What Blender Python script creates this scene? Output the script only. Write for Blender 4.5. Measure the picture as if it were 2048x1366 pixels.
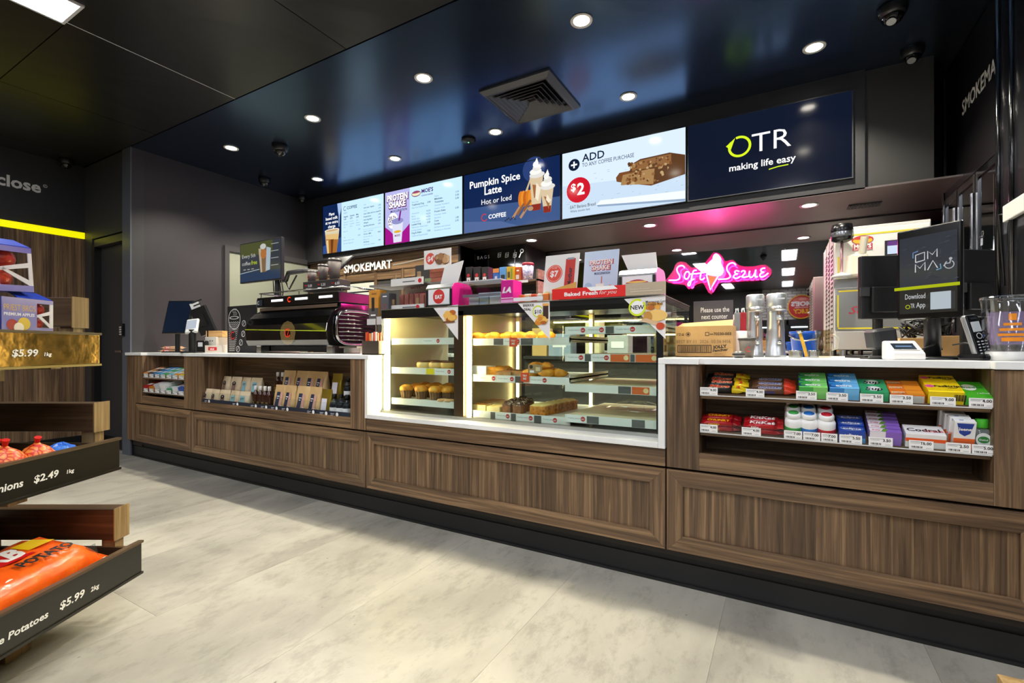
import bpy, math, random
from mathutils import Vector, Matrix
random.seed(7)
for o in list(bpy.data.objects): bpy.data.objects.remove(o, do_unlink=True)
SC = bpy.context.scene
COL = SC.collection
PI = math.pi

# ---------------------------------------------------------------- camera, world, exposure
F, TH, HY, H = 950.0, math.radians(29.75), 696.0, 1.0
CT, ST = math.cos(TH), math.sin(TH)
cam_d = bpy.data.cameras.new('camera')
cam_d.sensor_width = 36; cam_d.lens = F / 2048 * 36; cam_d.shift_y = (HY - 683) / 2048; cam_d.clip_start = .03
cam = bpy.data.objects.new('camera', cam_d); COL.objects.link(cam)
cam.location = (0, 0, H); cam.rotation_euler = (PI / 2, 0, TH); SC.camera = cam
W = bpy.data.worlds.new('world'); SC.world = W; W.use_nodes = True
W.node_tree.nodes['Background'].inputs[0].default_value = (.5, .55, .6, 1)
W.node_tree.nodes['Background'].inputs[1].default_value = .15
vs = SC.view_settings
vs.view_transform = 'Standard'; vs.look = 'None'; vs.gamma = 1; vs.use_curve_mapping = False; vs.exposure = 0.0
SC.display_settings.display_device = 'sRGB'
cy = SC.cycles; cy.max_bounces = 7; cy.diffuse_bounces = 4; cy.glossy_bounces = 4; cy.transmission_bounces = 4; cy.transparent_max_bounces = 12; cy.caustics_reflective = False; cy.caustics_refractive = False
PANEL_L, SPOT_W, SPOT2_W, NEON_L, LED_L, SCREEN_L = 30.0, 120.0, 45.0, 55.0, 90.0, 1.05

# a photograph position (2048 x 1366) on a real plane of the room: Y = const, X = const or Z = const
def ray(u, v):
    t = (u - 1024) / F
    return Vector((t * CT - ST, CT + t * ST, (HY - v) / F))
def pt(u, v, Y):
    r = ray(u, v); k = Y / r.y
    return Vector((r.x * k, Y, H + r.z * k))
def ptx(u, v, X):
    r = ray(u, v); k = X / r.x
    return Vector((X, r.y * k, H + r.z * k))
def ptz(u, v, Z):
    r = ray(u, v); k = (Z - H) / r.z
    return Vector((r.x * k, r.y * k, Z))
def sx(u, Y): return pt(u, 700, Y).x

# ---------------------------------------------------------------- materials
def lin(h):
    if not isinstance(h, str): return tuple(h)[:3]
    h = h.lstrip('#'); c = [int(h[i:i + 2], 16) / 255 for i in (0, 2, 4)]
    return tuple(x / 12.92 if x <= .04045 else ((x + .055) / 1.055) ** 2.4 for x in c)
MC = {}
def new_mat(key):
    m = bpy.data.materials.new(key); m.use_nodes = True
    return m, m.node_tree.nodes, m.node_tree.links, m.node_tree.nodes['Principled BSDF']
def P(col, rough=.5, metal=0.0, spec=.5, coat=0.0, alpha=1.0, trans=0.0):
    key = ('P', str(col), rough, metal, spec, coat, alpha, trans)
    if key in MC: return MC[key]
    m, n, l, b = new_mat('paint_' + str(len(MC)))
    b.inputs['Base Color'].default_value = (*lin(col), 1)
    b.inputs['Roughness'].default_value = rough; b.inputs['Metallic'].default_value = metal
    b.inputs['Specular IOR Level'].default_value = spec; b.inputs['Coat Weight'].default_value = coat
    b.inputs['Alpha'].default_value = alpha; b.inputs['Transmission Weight'].default_value = trans
    MC[key] = m; return m
def EM(col, s=1.0, base='#050505', rough=.2):
    key = ('E', str(col), s, base, rough)
    if key in MC: return MC[key]
    m, n, l, b = new_mat('light_' + str(len(MC)))
    b.inputs['Base Color'].default_value = (*lin(base), 1); b.inputs['Roughness'].default_value = rough
    b.inputs['Emission Color'].default_value = (*lin(col), 1); b.inputs['Emission Strength'].default_value = s
    MC[key] = m; return m
def nd(n, t, **kw):
    x = n.new(t)
    for k, v in kw.items():
        if k in x.inputs: x.inputs[k].default_value = v
        else: setattr(x, k, v)
    return x
def ramp(n, stops):
    r = n.new('ShaderNodeValToRGB'); e = r.color_ramp.elements
    while len(e) > 1: e.remove(e[-1])
    e[0].position = stops[0][0]; e[0].color = (*lin(stops[0][1]), 1)
    for p, c in stops[1:]:
        q = e.new(p); q.color = (*lin(c), 1)
    return r
def coords(n, l, scale, rnd=True):
    """object coordinates, scaled, shifted by the object's own random number"""
    tc = n.new('ShaderNodeTexCoord'); mp = n.new('ShaderNodeMapping'); mp.inputs['Scale'].default_value = scale
    if rnd:
        oi = n.new('ShaderNodeObjectInfo'); mu = nd(n, 'ShaderNodeMath', operation='MULTIPLY'); mu.inputs[1].default_value = 37.0
        va = nd(n, 'ShaderNodeVectorMath', operation='ADD')
        l.new(oi.outputs['Random'], mu.inputs[0]); l.new(tc.outputs['Object'], va.inputs[0]); l.new(mu.outputs[0], va.inputs[1])
        l.new(va.outputs[0], mp.inputs['Vector']); return mp, oi
    l.new(tc.outputs['Object'], mp.inputs['Vector']); return mp, None
def wood(axis='Z', c0='#3a2b1e', c1='#6a523b', c2='#917454', rough=.42, key='walnut', var=.35):
    k = ('W', axis, c0, c1, c2, key)
    if k in MC: return MC[k]
    m, n, l, b = new_mat(key + '_' + axis.lower())
    s = [60, 60, 60]; s['XYZ'.index(axis)] = 1.6
    mp, oi = coords(n, l, s)
    n1 = nd(n, 'ShaderNodeTexNoise', Scale=1.0, Detail=6.0, Roughness=.6, Distortion=.6); l.new(mp.outputs[0], n1.inputs['Vector'])
    s2 = [9, 9, 9]; s2['XYZ'.index(axis)] = .25
    mp2, _ = coords(n, l, s2)
    n2 = nd(n, 'ShaderNodeTexNoise', Scale=1.0, Detail=3.0, Roughness=.55, Distortion=1.0); l.new(mp2.outputs[0], n2.inputs['Vector'])
    mx = nd(n, 'ShaderNodeMath', operation='MULTIPLY_ADD'); mx.inputs[1].default_value = .72
    l.new(n1.outputs['Fac'], mx.inputs[0])
    m2 = nd(n, 'ShaderNodeMath', operation='MULTIPLY'); m2.inputs[1].default_value = .28; l.new(n2.outputs['Fac'], m2.inputs[0]); l.new(m2.outputs[0], mx.inputs[2])
    rp = ramp(n, [(.34, c0), (.5, c1), (.62, c2)]); l.new(mx.outputs[0], rp.inputs[0])
    hv = n.new('ShaderNodeHueSaturation'); l.new(rp.outputs[0], hv.inputs['Color'])
    ma = nd(n, 'ShaderNodeMath', operation='MULTIPLY_ADD'); ma.inputs[1].default_value = var; ma.inputs[2].default_value = 1 - var / 2
    l.new(oi.outputs['Random'], ma.inputs[0]); l.new(ma.outputs[0], hv.inputs['Value'])
    l.new(hv.outputs[0], b.inputs['Base Color']); b.inputs['Roughness'].default_value = rough
    bu = nd(n, 'ShaderNodeBump', Strength=.12, Distance=.002); l.new(n1.outputs['Fac'], bu.inputs['Height']); l.new(bu.outputs[0], b.inputs['Normal'])
    MC[k] = m; return m
def noisy(key, stops, scale=8.0, rough=.6, detail=6.0, vec=(1, 1, 1), bump=.0, metal=0.0, rough2=None, dist=0.0, spec=.5):
    if key in MC: return MC[key]
    m, n, l, b = new_mat(key)
    mp, oi = coords(n, l, vec)
    n1 = nd(n, 'ShaderNodeTexNoise', Scale=scale, Detail=detail, Roughness=.6, Distortion=dist); l.new(mp.outputs[0], n1.inputs['Vector'])
    rp = ramp(n, stops); l.new(n1.outputs['Fac'], rp.inputs[0]); l.new(rp.outputs[0], b.inputs['Base Color'])
    b.inputs['Roughness'].default_value = rough; b.inputs['Metallic'].default_value = metal; b.inputs['Specular IOR Level'].default_value = spec
    if bump:
        bu = nd(n, 'ShaderNodeBump', Strength=bump, Distance=.01); l.new(n1.outputs['Fac'], bu.inputs['Height']); l.new(bu.outputs[0], b.inputs['Normal'])
    MC[key] = m; return m
def glass(key='clear_glass', tint='#f4fbf8', refl=.9, rough=0.0, base=.03):
    if key in MC: return MC[key]
    m, n, l, b = new_mat(key); n.remove(b)
    out = n['Material Output']
    tr = n.new('ShaderNodeBsdfTransparent'); tr.inputs[0].default_value = (*lin(tint), 1)
    gl = n.new('ShaderNodeBsdfGlossy'); gl.inputs['Roughness'].default_value = rough; gl.inputs[0].default_value = (refl, refl, refl, 1)
    lw = nd(n, 'ShaderNodeLayerWeight', Blend=.5); pw = nd(n, 'ShaderNodeMath', operation='POWER'); pw.inputs[1].default_value = 4.0
    ma = nd(n, 'ShaderNodeMath', operation='MULTIPLY_ADD'); ma.inputs[1].default_value = .6; ma.inputs[2].default_value = base; mx = n.new('ShaderNodeMixShader')
    l.new(lw.outputs['Facing'], pw.inputs[0]); l.new(pw.outputs[0], ma.inputs[0]); l.new(ma.outputs[0], mx.inputs[0]); l.new(tr.outputs[0], mx.inputs[1]); l.new(gl.outputs[0], mx.inputs[2]); l.new(mx.outputs[0], out.inputs[0])
    MC[key] = m; return m
def film(key, col, alpha, rough=.3):
    """tinted translucent plastic: part see-through, part coloured surface"""
    if key in MC: return MC[key]
    m, n, l, b = new_mat(key)
    b.inputs['Base Color'].default_value = (*lin(col), 1); b.inputs['Roughness'].default_value = rough; b.inputs['Alpha'].default_value = alpha
    MC[key] = m; return m

# ---------------------------------------------------------------- meshes
class MB:
    def __init__(s): s.v = []; s.f = []; s.m = []; s.ms = []
    def mi(s, mat):
        if mat not in s.ms: s.ms.append(mat)
        return s.ms.index(mat)
    def add(s, vs, fs, mat, M=None):
        b = len(s.v); i = s.mi(mat)
        s.v += [tuple(M @ Vector(p)) if M else tuple(p) for p in vs]
        s.f += [tuple(b + q for q in f) for f in fs]; s.m += [i] * len(fs); return s
    def box(s, x0, x1, y0, y1, z0, z1, mat, M=None):
        x0, x1 = min(x0, x1), max(x0, x1); y0, y1 = min(y0, y1), max(y0, y1); z0, z1 = min(z0, z1), max(z0, z1)
        v = [(x, y, z) for z in (z0, z1) for y in (y0, y1) for x in (x0, x1)]
        return s.add(v, [(0, 2, 3, 1), (4, 5, 7, 6), (0, 1, 5, 4), (1, 3, 7, 5), (3, 2, 6, 7), (2, 0, 4, 6)], mat, M)
    def loft(s, rings, mat, cap=True, M=None, closed=False):
        n = len(rings[0]); v = [p for r in rings for p in r]; f = []
        R = len(rings)
        for i in range(R - (0 if closed else 1)):
            for j in range(n):
                a, b = i * n + j, i * n + (j + 1) % n; i2 = (i + 1) % R
                f.append((a, b, i2 * n + (j + 1) % n, i2 * n + j))
        if cap and not closed:
            f.append(tuple(range(n - 1, -1, -1))); f.append(tuple((R - 1) * n + j for j in range(n)))
        return s.add(v, f, mat, M)
    def lathe(s, prof, mat, c=(0, 0, 0), n=20, M=None, cap=True, fn=None):
        rings = []
        for r, z in prof:
            rings.append([(c[0] + r * math.cos(2 * PI * j / n) * (fn(j) if fn else 1), c[1] + r * math.sin(2 * PI * j / n) * (fn(j) if fn else 1), c[2] + z) for j in range(n)])
        return s.loft(rings, mat, cap, M)
    def cyl(s, p0, p1, r0, mat, r1=None, n=14):
        return s.tube([p0, p1], r0, mat, n, r1)
    def tube(s, pts, r, mat, n=8, r1=None, closed=False):
        pts = [Vector(p) for p in pts]; rings = []; up = None
        for i, p in enumerate(pts):
            if closed: d = pts[(i + 1) % len(pts)] - pts[i - 1]
            else: d = (pts[min(i + 1, len(pts) - 1)] - pts[max(i - 1, 0)])
            d.normalize()
            if up is None: up = Vector((0, 0, 1)) if abs(d.z) < .9 else Vector((1, 0, 0))
            a = d.cross(up)
            if a.length < 1e-6: a = d.orthogonal()
            a.normalize(); b = a.cross(d); up = b
            rr = r if r1 is None else r + (r1 - r) * i / (len(pts) - 1)
            rings.append([tuple(p + a * rr * math.cos(2 * PI * j / n) + b * rr * math.sin(2 * PI * j / n)) for j in range(n)])
        return s.loft(rings, mat, True, None, closed)
    def prism(s, poly, d, mat, M=None):
        """polygon (list of 3D points) extruded by vector d"""
        n = len(poly); d = Vector(d); v = [Vector(p) for p in poly]; v2 = [p + d for p in v]
        f = [tuple(range(n)), tuple(range(2 * n - 1, n - 1, -1))] + [(i, n + i, n + (i + 1) % n, (i + 1) % n) for i in range(n)]
        return s.add([tuple(p) for p in v + v2], f, mat, M)
    def rbox(s, x0, x1, y0, y1, z0, z1, r, mat, n=3, M=None):
        """box with rounded vertical edges and softened top and bottom"""
        def ring(ins, z):
            o = []
            for cx, cy, a0 in ((x1 - r, y1 - r, 0), (x0 + r, y1 - r, 90), (x0 + r, y0 + r, 180), (x1 - r, y0 + r, 270)):
                for k in range(n + 1):
                    a = math.radians(a0 + 90 * k / n); o.append((cx + (r - ins) * math.cos(a), cy + (r - ins) * math.sin(a), z))
            return o
        e = min(r * .5, (z1 - z0) * .3)
        return s.loft([ring(e, z0), ring(0, z0 + e), ring(0, z1 - e), ring(e, z1)], mat, True, M)
    def build(s, name, parent=None, bev=0, smooth=False, world=True, loc=None):
        me = bpy.data.meshes.new(name)
        off = Vector((0, 0, 0))
        q = parent
        if world:
            while q is not None: off += q.location; q = q.parent
        me.from_pydata([tuple(Vector(p) - off) for p in s.v], [], s.f)
        for m in s.ms: me.materials.append(m)
        me.polygons.foreach_set('material_index', s.m)
        if smooth: me.polygons.foreach_set('use_smooth', [True] * len(me.polygons))
        me.update()
        o = bpy.data.objects.new(name, me); COL.objects.link(o); o.parent = parent
        if loc is not None: o.location = loc
        if bev:
            b = o.modifiers.new('bevel', 'BEVEL'); b.width = bev; b.segments = 2; b.limit_method = 'ANGLE'; b.angle_limit = math.radians(50)
        if smooth and smooth != 1:
            pass
        return o
def tag(o, label, cat, group=None):
    o['label'] = label; o['category'] = cat
    if group: o['group'] = group
    return o
def struct(o): o['kind'] = 'structure'; return o
def thing(name, label, cat, loc=(0, 0, 0), rz=0, group=None):
    o = bpy.data.objects.new(name, None); COL.objects.link(o); o.location = loc; o.rotation_euler = (0, 0, rz)
    o.empty_display_size = .05
    return tag(o, label, cat, group)
def dup(root, loc, rz=None, label=None, group=None, rot=None):
    r = root.copy(); COL.objects.link(r); r.location = loc
    if rz is not None: r.rotation_euler = (0, 0, rz)
    if rot is not None: r.rotation_euler = rot
    if label: r['label'] = label
    if group: r['group'] = group
    for ch in root.children:
        c = ch.copy(); COL.objects.link(c); c.parent = r
        for g in ch.children:
            d = g.copy(); COL.objects.link(d); d.parent = c
    return r
def place(proto, used, loc, **kw):
    """the first time move the prototype itself, afterwards copies of it"""
    if not used:
        used.append(1); proto.location = loc
        if kw.get('rz') is not None: proto.rotation_euler = (0, 0, kw['rz'])
        if kw.get('rot') is not None: proto.rotation_euler = kw['rot']
        if kw.get('label'): proto['label'] = kw['label']
        if kw.get('group'): proto['group'] = kw['group']
        return proto
    return dup(proto, loc, **kw)

# ---------------------------------------------------------------- flat print
TX = {}
def text_mesh(s, bold=0.0, shear=0.0, sp=1.0):
    k = (s, bold, shear, sp)
    if k in TX: return TX[k]
    cu = bpy.data.curves.new('lettering', 'FONT'); cu.body = s; cu.size = 1; cu.offset = bold; cu.shear = shear; cu.resolution_u = 2; cu.space_character = sp
    o = bpy.data.objects.new('lettering', cu); COL.objects.link(o)
    dg = bpy.context.evaluated_depsgraph_get()
    me = bpy.data.meshes.new_from_object(o.evaluated_get(dg))
    v = [(p.co.x, p.co.y) for p in me.vertices]; f = [tuple(p.vertices) for p in me.polygons]
    bpy.data.objects.remove(o); bpy.data.curves.remove(cu); bpy.data.meshes.remove(me)
    x0 = min([p[0] for p in v] or [0]); x1 = max([p[0] for p in v] or [1])
    TX[k] = (v, f, x0, x1); return TX[k]
class Cv:
    """flat print on a surface: o = bottom left corner, ux / uy unit vectors along it, n outward; units are metres times sc"""
    def __init__(s, o, ux, uy, sc=1.0, e=.0003, lift=.0004):
        s.o = Vector(o); s.ux = Vector(ux).normalized(); s.uy = Vector(uy).normalized(); s.n = s.ux.cross(s.uy); s.sc = sc; s.e = e; s.k = lift; s.mb = MB()
    def p(s, x, y): return s.o + s.ux * (x * s.sc) + s.uy * (y * s.sc) + s.n * s.k
    def poly(s, pts, mat, lay=True):
        s.mb.add([s.p(*q) for q in pts], [tuple(range(len(pts)))], mat)
        if lay: s.k += s.e
        return s
    def rect(s, x, y, w, h, mat): return s.poly([(x, y), (x + w, y), (x + w, y + h), (x, y + h)], mat)
    def disc(s, x, y, r, mat, ry=None, n=24, a0=0, a1=360):
        ry = ry or r
        q = [(x + r * math.cos(math.radians(a0 + (a1 - a0) * i / n)), y + ry * math.sin(math.radians(a0 + (a1 - a0) * i / n))) for i in range(n + (a1 - a0 < 360))]
        return s.poly(q, mat)
    def ring(s, x, y, r0, r1, mat, a0=0, a1=360, n=28):
        v = []; f = []
        for i in range(n + 1):
            a = math.radians(a0 + (a1 - a0) * i / n)
            v += [s.p(x + r0 * math.cos(a), y + r0 * math.sin(a)), s.p(x + r1 * math.cos(a), y + r1 * math.sin(a))]
        for i in range(n): f.append((2 * i, 2 * i + 1, 2 * i + 3, 2 * i + 2))
        s.mb.add(v, f, mat); s.k += s.e; return s
    def line(s, pts, w, mat):
        v = []; f = []
        pts = [Vector((a, b)) for a, b in pts]
        for i, p in enumerate(pts):
            d = pts[min(i + 1, len(pts) - 1)] - pts[max(i - 1, 0)]; d.normalize(); q = Vector((-d.y, d.x)) * w / 2
            v += [s.p(*(p - q)), s.p(*(p + q))]
        for i in range(len(pts) - 1): f.append((2 * i, 2 * i + 2, 2 * i + 3, 2 * i + 1))
        s.mb.add(v, f, mat); s.k += s.e; return s
    def text(s, x, y, t, size, mat, al='L', bold=0.0, shear=0.0, fit=None, rot=0, sp=1.0):
        v, f, x0, x1 = text_mesh(t, bold, shear, sp); w = (x1 - x0) * size; kx = 1.0
        if fit: kx = fit / w; w = fit
        dx = {'L': 0, 'C': -w / 2, 'R': -w}[al]; c, sn = math.cos(math.radians(rot)), math.sin(math.radians(rot))
        q = []
        for a, b in v:
            lx, ly = dx + (a - x0) * size * kx, b * size
            q.append(s.p(x + lx * c - ly * sn, y + lx * sn + ly * c))
        s.mb.add(q, f, mat); s.k += s.e; return s
    def build(s, name, parent, world=True): return s.mb.build(name, parent, world=world)
def ordn(i): return ['first', 'second', 'third', 'fourth', 'fifth', 'sixth', 'seventh', 'eighth', 'ninth', 'tenth', 'eleventh', 'twelfth', 'thirteenth', 'fourteenth', 'fifteenth', 'sixteenth'][i]
BLACK = P('#0b0b0c', .4); BLK_GLOSS = P('#060607', .12, coat=.4); DARK = P('#1a1a1c', .45); WHITE = P('#f2f2f0', .5); STEEL = P('#b9bbb8', .22, 1.0); CHROME = P('#d8d8d8', .08, 1.0)
GREYPL = P('#6d6e6c', .5); CARD = noisy('cardboard', [(.35, '#b98f58'), (.65, '#c9a069')], 6, .75); RED = P('#d3202a', .45); INK = P('#141414', .6)
GLASS = glass()
# ================================================================= the room
CZ = 2.87; FY = 2.04; MY = 4.78; BY = 3.97; SZ = 2.066
def floor_mat():
    m, n, l, b = new_mat('concrete_look_vinyl')
    mp, oi = coords(n, l, (1.0, .45, 1))
    n1 = nd(n, 'ShaderNodeTexNoise', Scale=1.3, Detail=9.0, Roughness=.6, Distortion=.5); l.new(mp.outputs[0], n1.inputs['Vector'])
    rp = ramp(n, [(.32, '#827e74'), (.44, '#9a968a'), (.56, '#b0ac9e'), (.66, '#a39d8f'), (.76, '#b3ada0')]); l.new(n1.outputs['Fac'], rp.inputs[0])
    n3 = nd(n, 'ShaderNodeTexNoise', Scale=14.0, Detail=8.0, Roughness=.75); l.new(mp.outputs[0], n3.inputs['Vector'])
    r3 = ramp(n, [(.36, '#8a8880'), (.5, '#ffffff')]); l.new(n3.outputs['Fac'], r3.inputs[0])
    mx = nd(n, 'ShaderNodeMix', data_type='RGBA', blend_type='MULTIPLY'); mx.inputs[0].default_value = .3
    l.new(rp.outputs[0], mx.inputs[6]); l.new(r3.outputs[0], mx.inputs[7])
    n4 = nd(n, 'ShaderNodeTexVoronoi', Scale=26.0); l.new(mp.outputs[0], n4.inputs['Vector'])
    n5 = nd(n, 'ShaderNodeTexNoise', Scale=1.8, Detail=2.0); l.new(mp.outputs[0], n5.inputs['Vector'])
    r5 = ramp(n, [(.52, '#000000'), (.62, '#ffffff')]); l.new(n5.outputs['Fac'], r5.inputs[0])
    r4 = ramp(n, [(.045, '#ffffff'), (.075, '#000000')]); l.new(n4.outputs['Distance'], r4.inputs[0])
    pk = nd(n, 'ShaderNodeMath', operation='MULTIPLY'); l.new(r4.outputs[0], pk.inputs[0]); l.new(r5.outputs[0], pk.inputs[1])
    m3 = nd(n, 'ShaderNodeMix', data_type='RGBA'); m3.inputs[7].default_value = (*lin('#4b4a45'), 1)
    l.new(pk.outputs[0], m3.inputs[0]); l.new(mx.outputs[2], m3.inputs[6])
    hv = n.new('ShaderNodeHueSaturation'); l.new(m3.outputs[2], hv.inputs['Color'])
    ma = nd(n, 'ShaderNodeMath', operation='MULTIPLY_ADD'); ma.inputs[1].default_value = .04; ma.inputs[2].default_value = .98
    l.new(oi.outputs['Random'], ma.inputs[0]); l.new(ma.outputs[0], hv.inputs['Value'])
    l.new(hv.outputs[0], b.inputs['Base Color']); b.inputs['Roughness'].default_value = .42
    bu = nd(n, 'ShaderNodeBump', Strength=.08, Distance=.003); l.new(n3.outputs['Fac'], bu.inputs['Height']); l.new(bu.outputs[0], b.inputs['Normal'])
    return m
FM = floor_mat()
fl = struct(MB().box(-6.45, 4.1, -7.95, 4.95, -.06, -.003, P('#b9b6ac', .5)).build('floor'))
TW, TL = .61, 1.22
for i in range(13):
    x0 = -6.3 + i * TW
    y = 2.1 - TL - (i % 3) * TL / 3
    ys = [2.1]
    while y > -.6: ys.append(y); y -= TL
    ys.append(-.7)
    for a, b_ in zip(ys, ys[1:]):
        t = MB().box(-TW / 2 + .0004, TW / 2 - .0004, -(a - b_) / 2 + .0004, (a - b_) / 2 - .0004, -.003, 0, FM).build('floor_tile', fl, world=False)
        t.location = (x0 + TW / 2, (a + b_) / 2, 0)
MB().box(-6.3, 4, -7.8, -.7, -.003, 0, FM).build('floor_sheet', fl)
MB().box(1.63, 4, -.7, 2.1, -.003, 0, FM).build('floor_sheet', fl)
MB().box(-5.3, 4, 2.1, 4.8, -.003, 0, P('#55534e', .5)).build('floor_sheet', fl)

def ceil_mat(key, rough, bump, col='#17171a', vec=(1, 1, 1), tint=(.24, .5, 1, 1), ior=2.1):
    m, n, l, b = new_mat(key)
    mp, oi = coords(n, l, vec, rnd=False)
    n1 = nd(n, 'ShaderNodeTexNoise', Scale=1.7, Detail=2.0, Distortion=1.2); l.new(mp.outputs[0], n1.inputs['Vector'])
    b.inputs['Base Color'].default_value = (*lin(col), 1); b.inputs['Roughness'].default_value = rough; b.inputs['IOR'].default_value = ior; b.inputs['Specular Tint'].default_value = tint
    bu = nd(n, 'ShaderNodeBump', Strength=bump, Distance=.05); l.new(n1.outputs['Fac'], bu.inputs['Height']); l.new(bu.outputs[0], b.inputs['Normal'])
    return m
CM = ceil_mat('black_ceiling', .24, .02, ior=2.8); CM2 = ceil_mat('black_ceiling_wrap', .3, .12, '#19191b', tint=(1, 1, 1, 1), ior=1.6)  # CM: blue of the screens' reflection is put into its specular tint
ce = struct(MB().box(-6.45, 4.1, -7.95, 4.95, CZ + .012, CZ + .1, BLACK).build('ceiling'))
MB().box(-6.4, 4.05, 2.074, 4.9, CZ, CZ + .012, CM).build('ceiling_panel', ce)
xs = [-6.4, -5.97, -4.77, -3.575, -2.375, -1.175, .025, 1.225, 2.425, 4.05]
for i in range(len(xs) - 1):
    ys = [2.066, 1.1 if i in (0, 2) else .0, -1.2 - (i % 2) * .6, -3.6, -6.0, -7.9]
    for a, b_ in zip(ys, ys[1:]):
        MB().box(xs[i] + .003, xs[i + 1] - .003, b_ + .003, a - .003, CZ, CZ + .012, CM2).build('ceiling_panel', ce)
MB().box(-3.578, -3.572, 1.1, 2.064, CZ - .001, CZ + .004, P('#cfd2d6', .4)).build('joint_strip', ce)

WALLD = P('#2b2b2e', .5); WALLG = P('#38383a', .5)
WL = -6.3; WS = -5.27; DY = 2.08
zy0, zy1 = ptx(168, 478.4, WL).z, ptx(168, 466.4, WL).z
wl = struct(MB().box(WL - .1, WL, -7.9, DY + .1, 0, CZ, WALLD).build('wall_left'))
y = DY; WV = wood('Z')
while y > -2.0:
    w = random.choice([.09, .12, .14, .17])
    MB().box(WL, WL + .012, y - w + .0006, y - .0006, .1, zy0 - .005, WV).build('plank', wl); y -= w
MB().box(WL, WL + .012, -7.8, y, .1, zy0 - .005, WV).build('wood_panel', wl)
MB().box(WL, WL + .02, -7.8, DY - .005, zy0, zy1, EM('#f6f200', .85, '#e6e000', .4)).build('yellow_strip', wl)
MB().box(WL, WL + .02, -7.8, DY - .01, 0, .1, BLACK).build('skirting', wl)
c = Cv((WL, 0, 0), (0, 1, 0), (0, 0, 1), lift=.002)
ya = ptx(0, 360, WL).y; yb = ptx(82, 375, WL).y; zb = ptx(82, 386, WL).z; LET = P('#f4f4f2', .5)
c.text(yb, zb, 'so close', .148, LET, 'R', bold=.03)
c.ring(yb + .03, zb + .075, .012, .016, LET); c.text(yb + .03, zb + .068, 'R', .022, LET, 'C')
c.build('lettering', wl)

# door wall with its door
u2 = lambda u: sx(u, DY)
dz = pt(200, 492, DY).z; dx0, dx1 = u2(190), u2(247)
wd = struct(MB().box(WL, dx0 - .07, DY, DY + .1, 0, CZ, WALLG).box(dx1, WS, DY, DY + .1, 0, CZ, WALLG).box(dx0 - .07, dx1, DY, DY + .1, dz + .09, CZ, WALLG).build('wall_door'))
MB().box(dx1 + .005, WS + .008, DY - .012, DY, .0, CZ, P('#5a5e68', .35)).build('corner_post', wd)
dr = struct(MB().box(dx0, dx1, DY + .05, DY + .09, .12, dz, P('#323234', .42)).box(dx0, dx1, DY + .05, DY + .09, .005, .12, BLACK).build('door_1', bev=.003))
MB().box(dx0 - .07, dx0, DY - .006, DY + .1, 0, dz + .03, BLACK).box(dx0, dx1, DY - .006, DY + .1, dz, dz + .07, P('#3a3a3b', .4)).build('door_frame', dr)
hz = pt(238, 703, DY).z
MB().box(dx1 - .16, dx1 - .03, DY - .01, DY + .008, hz - .01, hz + .01, CHROME).cyl((dx1 - .045, DY, hz), (dx1 - .045, DY + .05, hz), .012, CHROME).build('door_handle', dr, bev=.003)
a = pt(250, 660, DY)
kp = thing('keypad', 'small black numeric keypad on the door jamb beside the counter', 'keypad', (a.x, DY - .012, a.z))
MB().box(a.x - .035, a.x + .035, DY - .035, DY - .012, a.z - .06, a.z + .06, BLK_GLOSS).build('housing', kp, bev=.004)
c = Cv((a.x - .035, DY - .035, a.z - .06), (1, 0, 0), (0, 0, 1))
for i in range(3):
    for j in range(4): c.rect(.01 + i * .018, .012 + j * .022, .013, .014, P('#c9c9c9', .4))
c.build('buttons', kp)
# side wall, pale panel and back walls
ws = struct(MB().box(WS - .12, WS, DY + .1, 4.95, 0, CZ, P('#343135', .5)).build('wall_side'))
z0 = ptx(456, 503, WS).z
ya, yb = ptx(447, 500, WS).y, ptx(456, 500, WS).y
MB().box(WS, WS + .03, ya, yb, .95, z0 + .06, P('#3b393b', .5)).box(WS, WS + .03, yb, BY, z0, z0 + .06, P('#3b393b', .5)).build('panel_frame', ws)
MB().box(WS, WS + .012, yb, BY - .01, .9, z0, P('#8b8f80', .55)).build('pale_panel', ws)
struct(MB().box(WS - .12, 4.1, MY + .01, MY + .12, 0, CZ, P('#1b1a1c', .5)).build('wall_back'))
struct(MB().box(4.0, 4.1, -7.95, 4.95, 0, CZ, P('#8d8b86', .6)).build('wall_right'))

# rear of the shop, seen in the mirror: tiled wall, fridges, round sign
wr = struct(MB().box(-6.45, 4.1, -7.95, -7.8, 0, CZ, P('#4d4b49', .6)).build('wall_rear'))
m, n, l, b = new_mat('white_subway_tiles')
mp, _ = coords(n, l, (1, 1, 1), rnd=False); rot = n.new('ShaderNodeMapping'); rot.inputs['Rotation'].default_value = (PI / 2, 0, 0); l.new(mp.outputs[0], rot.inputs[0])
br = nd(n, 'ShaderNodeTexBrick', Scale=1.0); br.inputs['Color1'].default_value = (.72, .7, .66, 1); br.inputs['Color2'].default_value = (.66, .64, .6, 1); br.inputs['Mortar'].default_value = (.16, .15, .15, 1)
br.inputs['Mortar Size'].default_value = .009; br.inputs['Brick Width'].default_value = .24; br.inputs['Row Height'].default_value = .09
l.new(rot.outputs[0], br.inputs['Vector']); l.new(br.outputs['Color'], b.inputs['Base Color']); b.inputs['Roughness'].default_value = .25
MB().box(-.6, 4, -7.8, -7.78, 1.9, CZ, m).build('tile_panel', wr)
MB().box(-6.3, -.6, -7.8, -7.78, 1.55, 1.68, EM('#f6f200', .7, '#e6e000', .4)).build('yellow_strip', wr)
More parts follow.
